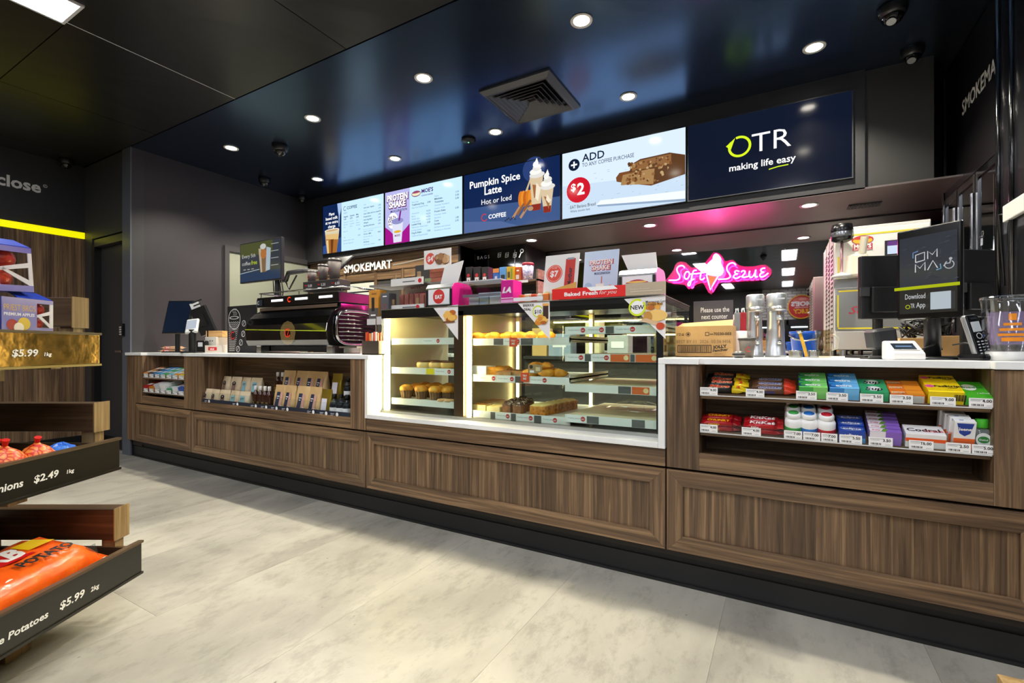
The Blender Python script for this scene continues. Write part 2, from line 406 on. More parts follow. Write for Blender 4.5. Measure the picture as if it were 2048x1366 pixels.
for i in range(6):
    x = -3.4 + i * 1.16
    f = thing('drinks_fridge', 'black glass door fridge against the far tiled wall, %s from the left' % ordn(i), 'fridge', (x + .55, -7.5, 0), 0, 'fridges along the rear wall')
    MB().box(x, x + 1.1, -7.78, -7.7, .05, 1.85, P('#2a2a2c', .5)).box(x, x + .05, -7.7, -7.15, .05, 1.85, BLACK).box(x + 1.05, x + 1.1, -7.7, -7.15, .05, 1.85, BLACK).box(x, x + 1.1, -7.7, -7.15, 1.7, 1.85, BLACK).box(x, x + 1.1, -7.7, -7.15, 0, .15, BLACK).build('body', f)
    for k in range(4):
        MB().box(x + .06, x + 1.04, -7.68, -7.25, .45 + k * .32, .46 + k * .32, STEEL).build('shelf', f)
    MB().box(x + .12, x + .98, -7.22, -7.19, 1.62, 1.65, EM('#eef4ff', 8)).build('light_tube', f)
    MB().box(x + .05, x + 1.05, -7.15, -7.14, .15, 1.7, GLASS).build('door', f)
sg = thing('round_juice_sign', 'round red and yellow burger juice sign hung on the far tiled wall', 'sign', (.55, -7.72, 1.95))
cx, cy, cz_, r = .48, -7.68, 2.28, .37
MB().loft([[(cx + r * math.cos(t * PI / 20), yy, cz_ + r * 1.02 * math.sin(t * PI / 20)) for t in range(40)] for yy in (-7.78, cy)], P('#f1b51c', .5)).build('board', sg)
c = Cv((cx, cy, cz_), (-1, 0, 0), (0, 0, 1), .37, lift=.002, e=.001)
c.disc(0, 0, .93, P('#c9151c', .5)); c.disc(0, .52, .62, P('#e06a5a', .5), .3); c.disc(-.1, .64, .3, P('#f0a090', .5), .1)
c.text(0, .08, "MOE'S", .5, LET, 'C', bold=.05, fit=1.5); c.text(0, -.1, 'DOGS & SHAKES', .13, LET, 'C', bold=.02)
c.text(0, -.55, 'JUICY', .5, P('#f7c21c', .5), 'C', bold=.04, shear=.2, fit=1.2); c.build('lettering', sg)

# bulkhead over the service counter, its backing panel, the soffit and the mirror behind
bx0, bx1 = WS, sx(1868, BY)
bk = struct(MB().box(bx0, bx1, BY, MY + .01, SZ + .012, CZ, P('#333333', .5)).build('wall_bulkhead'))
MB().box(bx0, sx(1730, BY - .03), BY - .03, BY, SZ + .002, CZ, P('#2c2c2f', .5)).build('backing_panel', bk)
so = struct(MB().box(bx0, 1.6, BY - .03, MY, SZ, SZ + .012, ceil_mat('soffit_paint', .42, .02, '#4a3f3c', tint=(1, .95, .95, 1), ior=2.3)).build('ceiling_soffit'))
a = ptz(1728, 410, SZ)
g = MB().box(a.x - .1, a.x + .1, a.y - .06, a.y + .06, SZ - .008, SZ, DARK)
for k in range(9): g.box(a.x - .09 + k * .021, a.x - .08 + k * .021, a.y - .05, a.y + .05, SZ - .012, SZ - .006, BLACK)
tag(g.build('soffit_vent'), 'small black slotted air grille in the soffit near the tall dark cabinet', 'vent')
m, n, l, b = new_mat('mirror_glass')
b.inputs['Base Color'].default_value = (.52, .5, .5, 1); b.inputs['Metallic'].default_value = 1; b.inputs['Roughness'].default_value = .015
mr = thing('wall_mirror', 'wide dark tinted mirror covering the wall behind the pink neon sign', 'mirror', (-.6, MY, .95))
MX0 = -2.29
MB().box(MX0, 1.6, MY - .006, MY + .01, .92, SZ, m).build('mirror_pane', mr)
MB().box(MX0, 1.6, MY - .012, MY, SZ - .012, SZ, BLACK).build('top_channel', mr)

# ---------------------------------------------------------------- ceiling lights
HOT = EM('#fff6e6', 22)
def downlight(x, y, z, label, group, w, spread=120):
    d = thing('downlight', label, 'downlight', (x, y, z), 0, group)
    MB().lathe([(.046, -.004), (.062, -.007), (.064, -.001), (.046, -.001)], P('#d9d9d4', .4), (x, y, z), 24, cap=False).build('trim_ring', d, smooth=True)
    MB().lathe([(.0005, -.0035), (.046, -.0035), (.046, -.001), (.0005, -.001)], HOT, (x, y, z), 24).build('lens', d)
    if w:
        ld = bpy.data.lights.new('downlight_lamp', 'SPOT'); ld.energy = w; ld.spot_size = math.radians(spread); ld.spot_blend = .55; ld.shadow_soft_size = .03; ld.color = (1, .92, .76)
        lo = bpy.data.objects.new('lamp', ld); COL.objects.link(lo); lo.parent = d; lo.location = (0, 0, -.02)
    return d
DX = [-4.478, -3.326, -2.163, -1.001, .166]
names = ['beside the dark side wall', 'over the coffee machine', 'over the left end of the cake case', 'over the right end of the cake case', 'over the card reader']
for i, x in enumerate(DX):
    downlight(x, 2.55, CZ, 'round recessed downlight of the front row, ' + names[i], 'downlights in the front row', SPOT_W)
for i, x in enumerate(DX):
    downlight(x, 3.495, CZ, 'round recessed downlight in front of the menu screens, %s from the left' % ordn(i), 'downlights along the menu screens', SPOT_W)
for x, w in ((-2.164, 'left of the neon sign'), (-1.008, 'above the neon sign'), (.166, 'near the air grille')):
    downlight(x, 4.175, SZ, 'round recessed downlight in the low soffit, ' + w, 'downlights in the low soffit', SPOT2_W, 150)
PAN = EM('#f6f8ff', PANEL_L)
PL = [(-3.455, .48, 'in the upper left, next to the ceiling joint'), (.1, -1.5, 'nearest reflected panel of the right row'), (.1, -3.9, 'middle reflected panel of the right row'), (.1, -6.4, 'farthest reflected panel of the right row'),
      (-1.62, -2.2, 'nearer reflected panel beside the neon cone'), (-1.45, -6.1, 'reflected panel below the neon cone'), (.1, .55, 'just ahead of the photographer'), (-1.62, .2, 'out of view over the aisle'),
      (-3.455, -3.2, 'over the rear left aisle'), (-5.2, -1.2, 'over the wood panelled wall'), (1.9, .4, 'over the right end of the shop'), (1.9, -3.4, 'over the right rear aisle')]
for x, y, lb in PL:
    p_ = thing('ceiling_panel_light', 'long white ceiling light panel, ' + lb, 'ceiling light', (x, y, CZ), 0, 'ceiling light panels')
    MB().box(x - .125, x + .125, y - .6, y + .6, CZ - .006, CZ - .002, PAN).build('diffuser', p_)
    fr = MB()
    for q in ((x - .14, x - .125, y - .615, y + .615), (x + .125, x + .14, y - .615, y + .615), (x - .125, x + .125, y - .615, y - .6), (x - .125, x + .125, y + .6, y + .615)): fr.box(*q, CZ - .01, CZ, P('#d5d6d8', .4))
    fr.build('frame', p_)
# air diffuser
vx0, vx1, vy0, vy1 = -1.917, -1.367, 2.877, 3.446
v = thing('air_diffuser', 'square black four-way air diffuser with stepped blades in the ceiling', 'vent', ((vx0 + vx1) / 2, (vy0 + vy1) / 2, CZ))
mx_, my_ = (vx0 + vx1) / 2, (vy0 + vy1) / 2; VM = P('#3c3d44', .35)
def sq(r, z): return [(mx_ - r, my_ - r, z), (mx_ + r, my_ - r, z), (mx_ + r, my_ + r, z), (mx_ - r, my_ + r, z)]
MB().loft([sq(.282, CZ), sq(.282, CZ - .012), sq(.25, CZ - .036), sq(.236, CZ - .036), sq(.24, CZ - .002)], VM, cap=False).build('frame', v)
for k in range(6):
    r = .235 - k * .035
    MB().loft([sq(r, CZ - .034), sq(r - .002, CZ - .036), sq(r - .03, CZ - .008), sq(r - .028, CZ - .006)], VM, cap=False, closed=True).build('blade', v)
MB().loft([sq(.245, CZ - .0015), sq(.245, CZ - .0005)], BLACK).build('backing', v)
# cameras on the ceiling
def dome(u, vv, r, lb, z=CZ, p=None):
    p = p or ptz(u, vv, z)
    d = thing('security_camera', 'black dome security camera ' + lb, 'security camera', tuple(p), 0, 'dome cameras')
    MB().lathe([(r, 0), (r * 1.02, -.012), (r * .92, -.04), (r * .8, -.05)], P('#101012', .3), tuple(p), 24).build('housing', d, smooth=True)
    MB().lathe([(r * .74 * math.cos(t), -.045 - r * .74 * math.sin(t)) for t in [k * PI / 12 for k in range(6)]] + [(.002, -.045 - r * .74)], P('#0a0a0c', .05, coat=.6), tuple(p), 24).build('dome', d, smooth=True)
    MB().cyl(p + Vector((0, 0, -.03)), p + Vector((-.01, -.03, -.05 - r * .62)), .022, P('#2c3036', .1, .3)).build('lens', d)
dome(560, 292, .07, 'hanging among the left downlights'); dome(523, 360, .06, 'near the top of the dark side wall', p=Vector((-4.98, 3.2, CZ)))
dome(600, 400, .055, 'in the corner left of the menu screens', p=Vector((-5.15, 3.8, CZ))); dome(1785, 15, .07, 'at the top right of the ceiling'); dome(1838, 100, .06, 'in the corner beside the tall dark cabinet', p=Vector((.7, 3.82, CZ)))
dome(152, 335, .06, 'in the corner above the wood panelled wall', p=Vector((-6.18, 1.9, CZ)))
dome(0, 0, .06, 'seen in the mirror beside the reflected ceiling panels', p=Vector((-.35, -1.3, CZ)))
a = ptz(937, 279, CZ)
s_ = thing('smoke_detector', 'flat black smoke detector with a green light between the downlights', 'smoke detector', tuple(a))
MB().lathe([(.06, 0), (.065, -.012), (.05, -.024), (.002, -.026)], P('#0d0d0f', .4), tuple(a), 24).build('housing', s_, smooth=True)
MB().lathe([(.006, -.026), (.005, -.03), (.001, -.031)], EM('#7dff9a', 2), tuple(a), 10).build('indicator_light', s_)
# ================================================================= counter units
WVt, WHt = wood('Z'), wood('X')
CTZ = .958
def frame_front(x0, x1, z0, z1, y0, y1, b, name, parent):
    """mitred shaker frame: rails with grain along, stiles with grain up"""
    mb = MB(); O = [(x0, z0), (x1, z0), (x1, z1), (x0, z1)]; I = [(x0 + b, z0 + b), (x1 - b, z0 + b), (x1 - b, z1 - b), (x0 + b, z1 - b)]
    for i, mt in enumerate((WHt, WVt, WHt, WVt)):
        j = (i + 1) % 4; q = [O[i], O[j], I[j], I[i]]
        mb.prism([(a, y0, z) for a, z in q], (0, y1 - y0, 0), mt)
    return mb.build(name, parent, bev=.0012)
def unit(x0, x1, label, opening=None, depth=.2, end=None):
    u = thing('counter_unit', label, 'counter unit', ((x0 + x1) / 2, FY + .3, 0), 0, 'walnut counter units')
    g = .003
    MB().box(x0, x1, FY + .35, FY + .86, .1, .93 if opening else .58, P('#2e2824', .6)).box(x0, x1, FY + .05, FY + .35, .12, .5, P('#2e2824', .6)).build('carcass', u)
    fr = frame_front(x0 + g, x1 - g, .16, .495, FY, FY + .022, .065, 'drawer_front', u)
    x = x0 + g + .065; xe = x1 - g - .065
    while x < xe - .001:
        w = min(random.choice([.05, .08, .1, .12, .16]), xe - x)
        if xe - x - w < .03: w = xe - x
        MB().box(x, x + w - .0005, FY + .012, FY + .022, .225, .43, WVt).build('plank', fr); x += w
    if opening:
        a, b = opening
        MB().box(x0 + g, a, FY, FY + .022, .505, .93, WVt).build('stile', u, bev=.0012)
        MB().box(b, x1 - g, FY, FY + .022, .505, .93, WVt).build('stile', u, bev=.0012)
        MB().box(a, b, FY + .0005, FY + .022, .505, .575, WHt).build('sill_rail', u, bev=.0012)
        MB().box(a - .018, a, FY + .022, FY + depth, .5, .93, WVt).build('side_board', u)
        MB().box(b, b + .018, FY + .022, FY + depth, .5, .93, WVt).build('side_board', u)
        MB().box(a - .018, b + .018, FY + depth, FY + depth + .018, .5, .93, WHt).build('back_board', u)
        MB().box(a, b, FY + .022, FY + depth, .545, .56, WHt).build('bottom_board', u)
    else:
        MB().box(x0 + g, x1 - g, FY, FY + .022, .505, .58, WHt).build('top_rail', u, bev=.0012)
        MB().box(x0 + g, x1 - g, FY + .022, FY + .35, .5, .58, P('#2e2824', .6)).build('deck', u)
    return u
uA = unit(-5.088, -4.142, 'narrow walnut counter unit with two stocked shelves beside the dark wall', (-4.966, -4.253), .21)
uB = unit(-4.142, -2.177, 'walnut counter unit with an open bay of coffee bags under the coffee machine', (-3.998, -2.31), .27)
uC = unit(-2.177, -.426, 'walnut counter unit carrying the lit cake display case')
uD = unit(-.426, .70, 'walnut counter unit with chocolate and gum shelves nearest the camera', (-.296, .572), .2)
uE = unit(.70, 1.6, 'plain walnut counter unit at the right edge of the picture', (.9, 1.4), .2)
MB().box(-5.27, -5.091, FY + .005, FY + .03, .16, .93, WVt).build('end_filler', uA)
MB().box(-5.27, -5.091, FY + .05, FY + .6, .1, .93, P('#2e2824', .6)).build('end_carcass', uA)
kb = struct(MB().box(-5.27, 1.6, FY + .06, FY + .1, 0, .16, P('#0d0d0e', .5)).build('baseboard_counter'))
MB().box(-5.27, 1.6, FY + .05, FY + .06, .012, .095, P('#18181a', .38)).box(-5.27, 1.6, FY + .042, FY + .06, 0, .012, P('#141415', .4)).build('skirting_strip', kb)

# worktop with notches over the stocked bays, white upstands round the case
STONE = noisy('white_stone_top', [(.3, '#e6e6e3'), (.6, '#f3f3f0'), (.8, '#fafaf8')], 3, .28, bump=0)
def slab(x0, x1, mb, notch=None, ybk=FY + .9):
    y0 = FY - .01
    if notch:
        a, b, dn = notch
        poly = [(x0, y0), (a, y0), (a, y0 + dn), (b, y0 + dn), (b, y0), (x1, y0), (x1, ybk), (x0, ybk)]
    else: poly = [(x0, y0), (x1, y0), (x1, ybk), (x0, ybk)]
    mb.prism([(x, y, CTZ - .025) for x, y in poly], (0, 0, .025), STONE)
CX0, CX1, CYF, CYB, CZ0, CZ1 = -2.148, -.458, 2.14, 2.80, .604, 1.235
wt = thing('worktop', 'long white stone worktop running along the whole service counter', 'worktop', (-1.9, FY + .3, .93))
mb = MB(); slab(-5.27, -4.142, mb, (-4.966, -4.253, .05)); slab(-4.142, CX0, mb); mb.build('top_slab', wt, bev=.002)
mb = MB(); slab(CX1 + .002, .70, mb, (-.296, .572, .04)); slab(.70, 1.6, mb); mb.build('top_slab', wt, bev=.002)
MB().box(-2.176, -2.155, FY - .01, FY + .68, CZ0 - .024, CTZ - .0255, STONE).build('upstand', wt, bev=.0015)
MB().box(-.456, -.428, FY - .01, FY + .68, CZ0 - .024, CTZ - .0255, STONE).build('upstand', wt, bev=.0015)
MB().box(-2.1545, -.4565, FY - .01, CYB + .02, CZ0 - .024, CZ0, STONE).build('ledge', wt, bev=.002)

# ================================================================= cake display case
dc = thing('cake_display_case', 'lit glass cake display case full of pastries in the middle of the counter', 'display case', ((CX0 + CX1) / 2, 2.45, CZ0))
BRZ = P('#8d7b58', .3, .7); XM0, XM1 = sx(908, CYF), sx(927, CYF)
MB().box(CX0, CX1, CYF + .01, CYB, CZ0, CZ0 + .016, P('#77736a', .25, .8)).build('base', dc)
MB().box(CX0, CX1, CYF, CYF + .012, CZ0, CZ0 + .016, STEEL).build('front_sill', dc)
MB().box(CX0 + .002, XM0, CYF + .001, CYF + .007, CZ0 + .016, CZ1 - .03, GLASS).build('front_pane', dc)
MB().box(XM1, CX1 - .002, CYF + .001, CYF + .007, CZ0 + .016, CZ1 - .03, GLASS).build('front_pane', dc)
MB().box(CX0, CX0 + .008, CYF + .01, CYB, CZ0 + .016, CZ1 - .03, P('#d8cfae', .5)).build('side_panel', dc)
MB().box(CX1 - .008, CX1 - .002, CYF + .01, CYB, CZ0 + .016, CZ1 - .03, GLASS).build('side_pane', dc)
MB().box(XM0, XM1, CYF - .001, CYF + .03, CZ0 + .016, CZ1 - .03, P('#4a3d2a', .3, .5)).build('mullion', dc)
MB().box(XM0 + .025, XM0 + .03, CYF + .03, CYB, CZ0 + .016, CZ1 - .03, P('#b9a878', .35, .5)).build('divider_panel', dc)
MB().box(CX1 - .03, CX1, CYF - .001, CYF + .002, CZ0 + .016, CZ1 - .03, P('#1b1b1c', .2)).build('corner_strip', dc)
MB().box(CX0, CX1, CYF - .001, CYB, CZ1 - .03, CZ1 - .004, P('#151515', .25)).build('top_panel', dc)
MB().box(CX0 - .004, CX1 + .004, CYF - .006, CYB + .004, CZ1 - .004, CZ1, P('#c4c2ba', .25, .9)).build('top_edge', dc)
MB().box(CX0, CX1, CYF - .001, CYF + .001, CZ1 - .055, CZ1 - .03, P('#1a1a1a', .15)).build('header_band', dc)
for x, nm in ((CX0 + .03, 0), (XM1 + .022, 1)):
    e = MB().box(x - .011, x + .011, CYF + .012, CYF + .026, CZ0 + .02, CZ1 - .06, EM('#ffe2a6', LED_L)).build('led_strip', dc)
    MB().box(x - .015, x + .015, CYF + .026, CYF + .032, CZ0 + .02, CZ1 - .06, P('#d9d2bf', .4)).build('led_channel', dc)
MB().box(CX0 + .02, CX1 - .02, CYF + .03, CYF + .05, CZ1 - .042, CZ1 - .031, EM('#ffe2a6', LED_L * .7)).build('led_strip', dc)
for u in (1040, 1185):
    x = sx(u, CYB); MB().box(x - .012, x + .012, CYB - .03, CYB, CZ0 + .016, CZ1 - .03, P('#cdbb86', .3, .6)).build('rear_post', dc); MB().box(x - .008, x + .008, CYB - .036, CYB - .031, CZ0 + .03, CZ1 - .06, EM('#fff0cc', 9)).build('rear_light', dc)  # glowing strips added on the rear posts to brighten the case
for k in range(3):
    x0 = CX0 + .02 + k * (CX1 - CX0 - .04) / 3; MB().box(x0, x0 + (CX1 - CX0 - .04) / 3 - .005, CYB - .012, CYB - .006, CZ0 + .02, CZ1 - .05, GLASS).build('rear_sliding_pane', dc)
TRAY = P('#e9e2cf', .38, .15); TKT = P('#f5f3ee', .5)
SH = {}
def case_shelf(x0, x1, z, tickets, key, parch=False, y0=2.175):
    s = MB().box(x0, x1, y0 + .008, CYB - .04, z - .008, z, TRAY).box(x0, x1, y0, y0 + .008, z - .034, z + .004, P('#efece4', .35)).box(x1 - .004, x1, y0, CYB - .04, z - .02, z + .014, TRAY).build('shelf', dc)
    if parch: MB().box(x0 + .01, x1 - .01, y0 + .02, CYB - .06, z + .0005, z + .0025, noisy('baking_paper', [(.3, '#8a7048'), (.42, '#e6d2a4'), (.6, '#f2e2bc'), (.72, '#b89a68')], 3, .6, vec=(1.5, 9, 1))).build('baking_paper', s)
    c = Cv((x0, y0, z - .034), (1, 0, 0), (0, 0, 1))
    x = .01
    for w, kind in tickets:
        if kind == 'w':
            c.rect(x, .002, w, .034, TKT); c.text(x + .008, .018, 'Freshly baked', .011, P('#8a8a86', .6)); c.disc(x + w - .016, .02, .012, P('#c8312c', .5), n=14); c.text(x + w - .016, .016, 'EAT', .0085, TKT, 'C', bold=.02)
        elif kind == 'g': c.rect(x, .002, w, .034, P('#5b5a58', .4))
        elif kind == 'o': c.rect(x, .002, w, .034, P('#e0682a', .5)); c.disc(x + w - .016, .02, .012, P('#f4d9a0', .5), n=14)
        elif kind == 'y': c.rect(x, .002, w, .034, P('#f1d80e', .5))
        x += w + .004
    c.build('price_ticket', s)
    SH[key] = (x0, x1, z, y0)
    return s
xa, xb = CX0 + .05, XM0 - .012
case_shelf(xa, xb, 1.055, [(.07, 'n'), (.16, 'n'), (.13, 'w')], 'a0'); case_shelf(xa, xb, .878, [(.26, 'n'), (.06, 'y'), (.12, 'w')], 'a1'); case_shelf(xa, xb, .69, [(.4, 'n')], 'a2')
xa, xb = XM1 + .04, sx(1140, 2.175)
case_shelf(xa, xb, 1.048, [(.12, 'n'), (.06, 'g'), (.1, 'w'), (.07, 'g')], 'b0'); case_shelf(xa, xb, .85, [(.14, 'w'), (.11, 'w'), (.05, 'g'), (.03, 'n'), (.1, 'w')], 'b1'); case_shelf(xa, xb, .652, [(.1, 'n'), (.03, 'g'), (.09, 'w'), (.03, 'g'), (.1, 'w'), (.04, 'g'), (.09, 'w')], 'b2')
xa, xb = sx(1130, 2.165), CX1 - .02
case_shelf(xa, xb, 1.1, [(.1, 'w'), (.09, 'w'), (.04, 'g'), (.1, 'w')], 'c0', False, 2.165); case_shelf(xa, xb, .968, [(.09, 'w'), (.03, 'g'), (.09, 'w'), (.09, 'o'), (.02, 'g'), (.1, 'o')], 'c1', True, 2.165)
case_shelf(xa, xb, .82, [(.12, 'n'), (.13, 'n'), (.06, 'g'), (.08, 'o')], 'c2', True, 2.165); case_shelf(xa, xb, .67, [(.1, 'w'), (.06, 'g'), (.15, 'n'), (.06, 'g')], 'c3', True, 2.165)
for u, v, key in ((1027, 680, 0), (1050, 750, 1)):
    a = pt(u, v, 2.168); c = MB().box(a.x - .024, a.x + .024, 2.166, 2.168, a.z - .035, a.z + .012, P('#e4502e', .5)); o = c.build('offer_tag', dc)
    k = Cv((a.x - .024, 2.166, a.z - .035), (1, 0, 0), (0, 0, 1)); k.text(.024, .026, 'TRY', .014, TKT, 'C', bold=.02); k.text(.024, .01, 'ME', .016, TKT, 'C', bold=.02); k.build('lettering', o)
# triangular offer stickers on the glass
def sticker(pts, name, label, deco):
    q = [pt(u, v, CYF - .002) for u, v in pts]
    t = thing(name, label, 'sticker', tuple(sum(q, Vector()) / 3), 0, 'offer stickers on the cake case glass')
    MB().prism(q, (0, .0008, 0), P('#e9e6e4', .45)).build('sheet', t)
    c = Cv((0, CYF - .002, 0), (1, 0, 0), (0, 0, 1)); deco(c); c.build('print', t); return t
def blob(c, x, y, r, mats, n=9, ry=None, seed=1, flat=.6):
    rd = random.Random(seed)
    for i in range(n):
        a, d = rd.random() * 6.28, rd.random() ** .5 * r * .75
        c.disc(x + d * math.cos(a), y + d * math.sin(a) * flat, r * (.28 + .25 * rd.random()), rd.choice(mats), n=12, ry=r * (.2 + .2 * rd.random()))
GOLD = [P('#d98a2b', .5), P('#e7a53c', .5), P('#b9651b', .5), P('#f0bd5c', .5)]
def at(u, v, Y=CYF - .002): q = pt(u, v, Y); return q.x, q.z
def d1(c):
    x, z = at(900, 632); blob(c, x, z, .05, GOLD, 12, seed=2); x, z = at(884, 620); c.text(x, z, 'FRESH DAILY', .016, P('#ffffff'), 'C', bold=.01)
    x, z = at(898, 644); c.disc(x, z, .045, P('#7a4a26', .6), .006)
sticker([(867, 616), (916, 609), (916, 680)], 'croissant_sticker', 'triangular croissant sticker in the corner of the left glass pane', d1)
def d2(c):
    x, z = at(1057, 613); c.text(x, z, 'BREKKIE', .017, INK, 'C', bold=.03); x, z = at(1056, 621); c.text(x - .003, z, 'DEAL', .017, INK, 'C', bold=.03)
    x, z = at(1086, 626); c.rect(x, z - .03, .03, .07, P('#3d2018', .5)); c.rect(x - .002, z + .035, .034, .012, P('#e3a552', .5))
    x, z = at(1076, 623); c.disc(x, z, .026, P('#f4f3f1')); c.ring(x, z, .024, .03, P('#c9dc1d'), 30, 350); c.text(x, z - .01, '$10', .026, INK, 'C', bold=.02)
    x, z = at(1084, 640); blob(c, x, z, .042, GOLD, 10, seed=5)
sticker([(1036, 607), (1099, 600), (1100, 680)], 'breakfast_deal_sticker', 'triangular ten dollar breakfast deal sticker beside the middle of the case glass', d2)
def d3(c):
    x, z = at(1309, 612); blob(c, x, z + .0, .036, GOLD, 9, seed=7); x, z = at(1312, 631); c.disc(x, z, .05, P('#efc46f'), .026); c.disc(x - .035, z - .006, .02, P('#c78f3e'), .026)
    x, z = at(1310, 641); c.poly([(x - .07, z), (x + .04, z - .03), (x + .05, z - .02), (x - .04, z + .012)], P('#d6b58c')); x, z = at(1321, 652); c.disc(x, z, .018, P('#c9461e'), .016)
    x, z = at(1275, 615); c.disc(x, z, .033, P('#f6f5f2')); c.ring(x, z, .03, .039, P('#d3e216'), 60, 400); c.text(x, z - .009, 'NEW', .027, INK, 'C', bold=.02)
    x, z = at(1292, 606); c.text(x, z, 'Moroccan Lamb', .015, INK, 'L', bold=.01); x, z = at(1292, 611); c.text(x, z, 'Sausage Roll', .015, INK, 'L', bold=.01)
sticker([(1248, 598), (1331, 590), (1331, 678)], 'new_sausage_roll_sticker', 'triangular sausage roll sticker at the right corner of the case glass', d3)

# ================================================================= menu screens
TY = 3.92; S = SCREEN_L
def E_(c, k=1.0): return EM(c, S * k, '#030303', .12)
edges = [645, 769, 926.5, 1122.5, 1374, 1708]
ztop, zbot = pt(1708, 178, TY).z, pt(1708, 355.5, TY).z
NAVY, PALE, SWH = E_('#0f2450', 1.0), E_('#bfe0f7', 1.15), E_('#ffffff', 1.1)
descr = ['leftmost menu screen with an iced coffee glass and a coffee price list', 'menu screen with a purple protein shake picture and hot dog prices', 'navy menu screen advertising a pumpkin spice latte', 'pale menu screen showing banana bread and a red two dollar disc', 'dark menu screen with a green and white ring logo, rightmost']
TV = []
for i in range(5):
    x0, x1 = sx(edges[i], TY) + .004, sx(edges[i + 1], TY) - .004
    t = thing('menu_screen', descr[i], 'screen', ((x0 + x1) / 2, TY, zbot), 0, 'menu screens on the bulkhead')
    MB().box(x0, x1, TY + .002, BY - .03, zbot, ztop, P('#0a0a0b', .3)).build('housing', t, bev=.003)
    b_ = MB(); bw = .007
    for q in ((x0, x0 + bw, zbot, ztop), (x1 - bw, x1, zbot, ztop), (x0 + bw, x1 - bw, zbot, zbot + bw), (x0 + bw, x1 - bw, ztop - bw, ztop)): b_.box(q[0], q[1], TY - .003, TY + .002, q[2], q[3], P('#55575a' if i == 4 else '#141416', .25, .5 if i == 4 else 0))
    b_.build('bezel', t)
    h = ztop - zbot - 2 * bw; w = x1 - x0 - 2 * bw
    c = Cv((x0 + bw, TY, zbot + bw), (1, 0, 0), (0, 0, 1), h, e=.00025); TV.append((c, w / h, t))
def menu(c, x, y, rows, x1, dy=.062, sz=.04, ink='#1c3550'):
    for a, b_, k in rows:
        m_ = E_(ink if k else '#6f93ad', .8); c.text(x, y, a, sz if k else sz * .8, m_, bold=.015 if k else 0)
        if b_: c.text(x1, y, b_, sz, m_, 'R', bold=.01)
        y -= dy
c, w, t = TV[0]
c.rect(0, 0, w, 1, PALE); c.rect(0, 0, .56, 1, NAVY); c.poly([(0, 0), (.56, 0), (.56, .3), (0, .16)], E_('#2d4f8f'))
for k, s_ in enumerate(['Plant', 'based milk', 'at no extra', 'charge']): c.text(.27, .78 - k * .085, s_, .085, SWH, 'C', bold=.02)
c.poly([(.44, 1), (.56, 1), (.56, .9), (.54, .82), (.515, .74), (.5, .52), (.48, .52), (.485, .75), (.46, .85)], E_('#a9c4ec'))
c.poly([(.06, .48), (.5, .46), (.42, 0), (.13, 0)], E_('#d9cdaa')); c.poly([(.075, .4), (.49, .38), (.46, .2), (.095, .2)], E_('#e0b978')); c.poly([(.1, .3), (.47, .26), (.42, 0), (.13, 0)], E_('#a5692a'))
c.poly([(.24, .28), (.33, .28), (.3, 0), (.25, 0)], E_('#6d3a14')); c.poly([(.11, .27), (.17, .28), (.19, 0), (.14, 0)], E_('#e8c88a')); c.disc(.28, .47, .22, E_('#f0ead6'), .035); c.disc(.28, .465, .19, E_('#cfa878'), .022)
c.ring(.67, .86, .035, .045, E_('#1c3550', .8), 60, 330, 14); c.text(.73, .835, 'COFFEE', .085, E_('#1c3550', .8), bold=.015)
c.text(.64, .75, 'HOT', .05, E_('#6f93ad', .8)); 
for k, (a, b_) in enumerate((('Regular', '5.00'), ('Grande', '5.50'), ('Max', '6.00'))): c.text(.64 + k * .18, .68, a, .042, E_('#1c3550', .8), bold=.02); c.text(.64 + k * .18, .63, b_, .042, E_('#1c3550', .8), bold=.02)
for k in range(3):
    for j in range(3): c.text(.64 + k * .18, .57 - j * .05, ['Cappuccino', 'Flat white', 'Latte', 'Hot choc', 'Long black', 'Mocha', 'Chai', 'Espresso', 'Macchiato'][k * 3 + j], .03, E_('#6f93ad', .8))
menu(c, .64, .38, [('Baby cino', '1.00', 0)], 1.12); menu(c, .64, .26, [('TEA', '5.00', 0), ('English breakfast  Green', '', 0), ('Earl Grey  Peppermint', '', 0)], 1.12)
menu(c, 1.22, .84, [('ICED', '', 0), ('Iced Latte  Regular', '6.50', 1), ('Grande', '6.90', 0), ('Iced Coffee with Ice cream', '6.90', 1), ('Pressed Juice', '6.90', 1), ('Iced Long Black', '6.50', 1), ('Affogato', '6.90', 1), ('Sparkling Refresher', '6.90', 1)], w - .06, .06, .038)
c.line([(1.2, .36), (w - .05, .36)], .003, E_('#6f93ad', .8)); menu(c, 1.22, .31, [('MAKE IT YOUR WAY', '', 0), ('Choice of Milk', 'FREE', 1), ('Full cream  Skim  Soy', '', 0), ('Almond  Oat', '', 0), ('Add Syrup', '0.80', 1), ('Vanilla  Caramel  Hazelnut', '', 0)], w - .06, .052, .036)
c.build('display', t)
c, w, t = TV[1]
MAG = E_('#a5148c'); c.rect(0, 0, w, 1, PALE); c.rect(0, 0, .62, 1, E_('#b9b8ec')); c.poly([(0, 0), (.62, 0), (.62, .34), (.52, .26), (.3, .1), (.12, .26), (0, .34)], MAG)
for s_, y, f in (('PROTEIN', .82, .52), ('SHAKE', .69, .42)): c.text(.315, y - .012, s_, .16, E_('#5c0d58'), 'C', bold=.09, fit=f + .03); c.text(.31, y, s_, .16, SWH, 'C', bold=.04, fit=f)
c.text(.35, .6, 'MUSCLENATION', .055, E_('#22205a', .8), 'C', bold=.02); c.text(.13, .605, 'with', .035, E_('#22205a', .8))
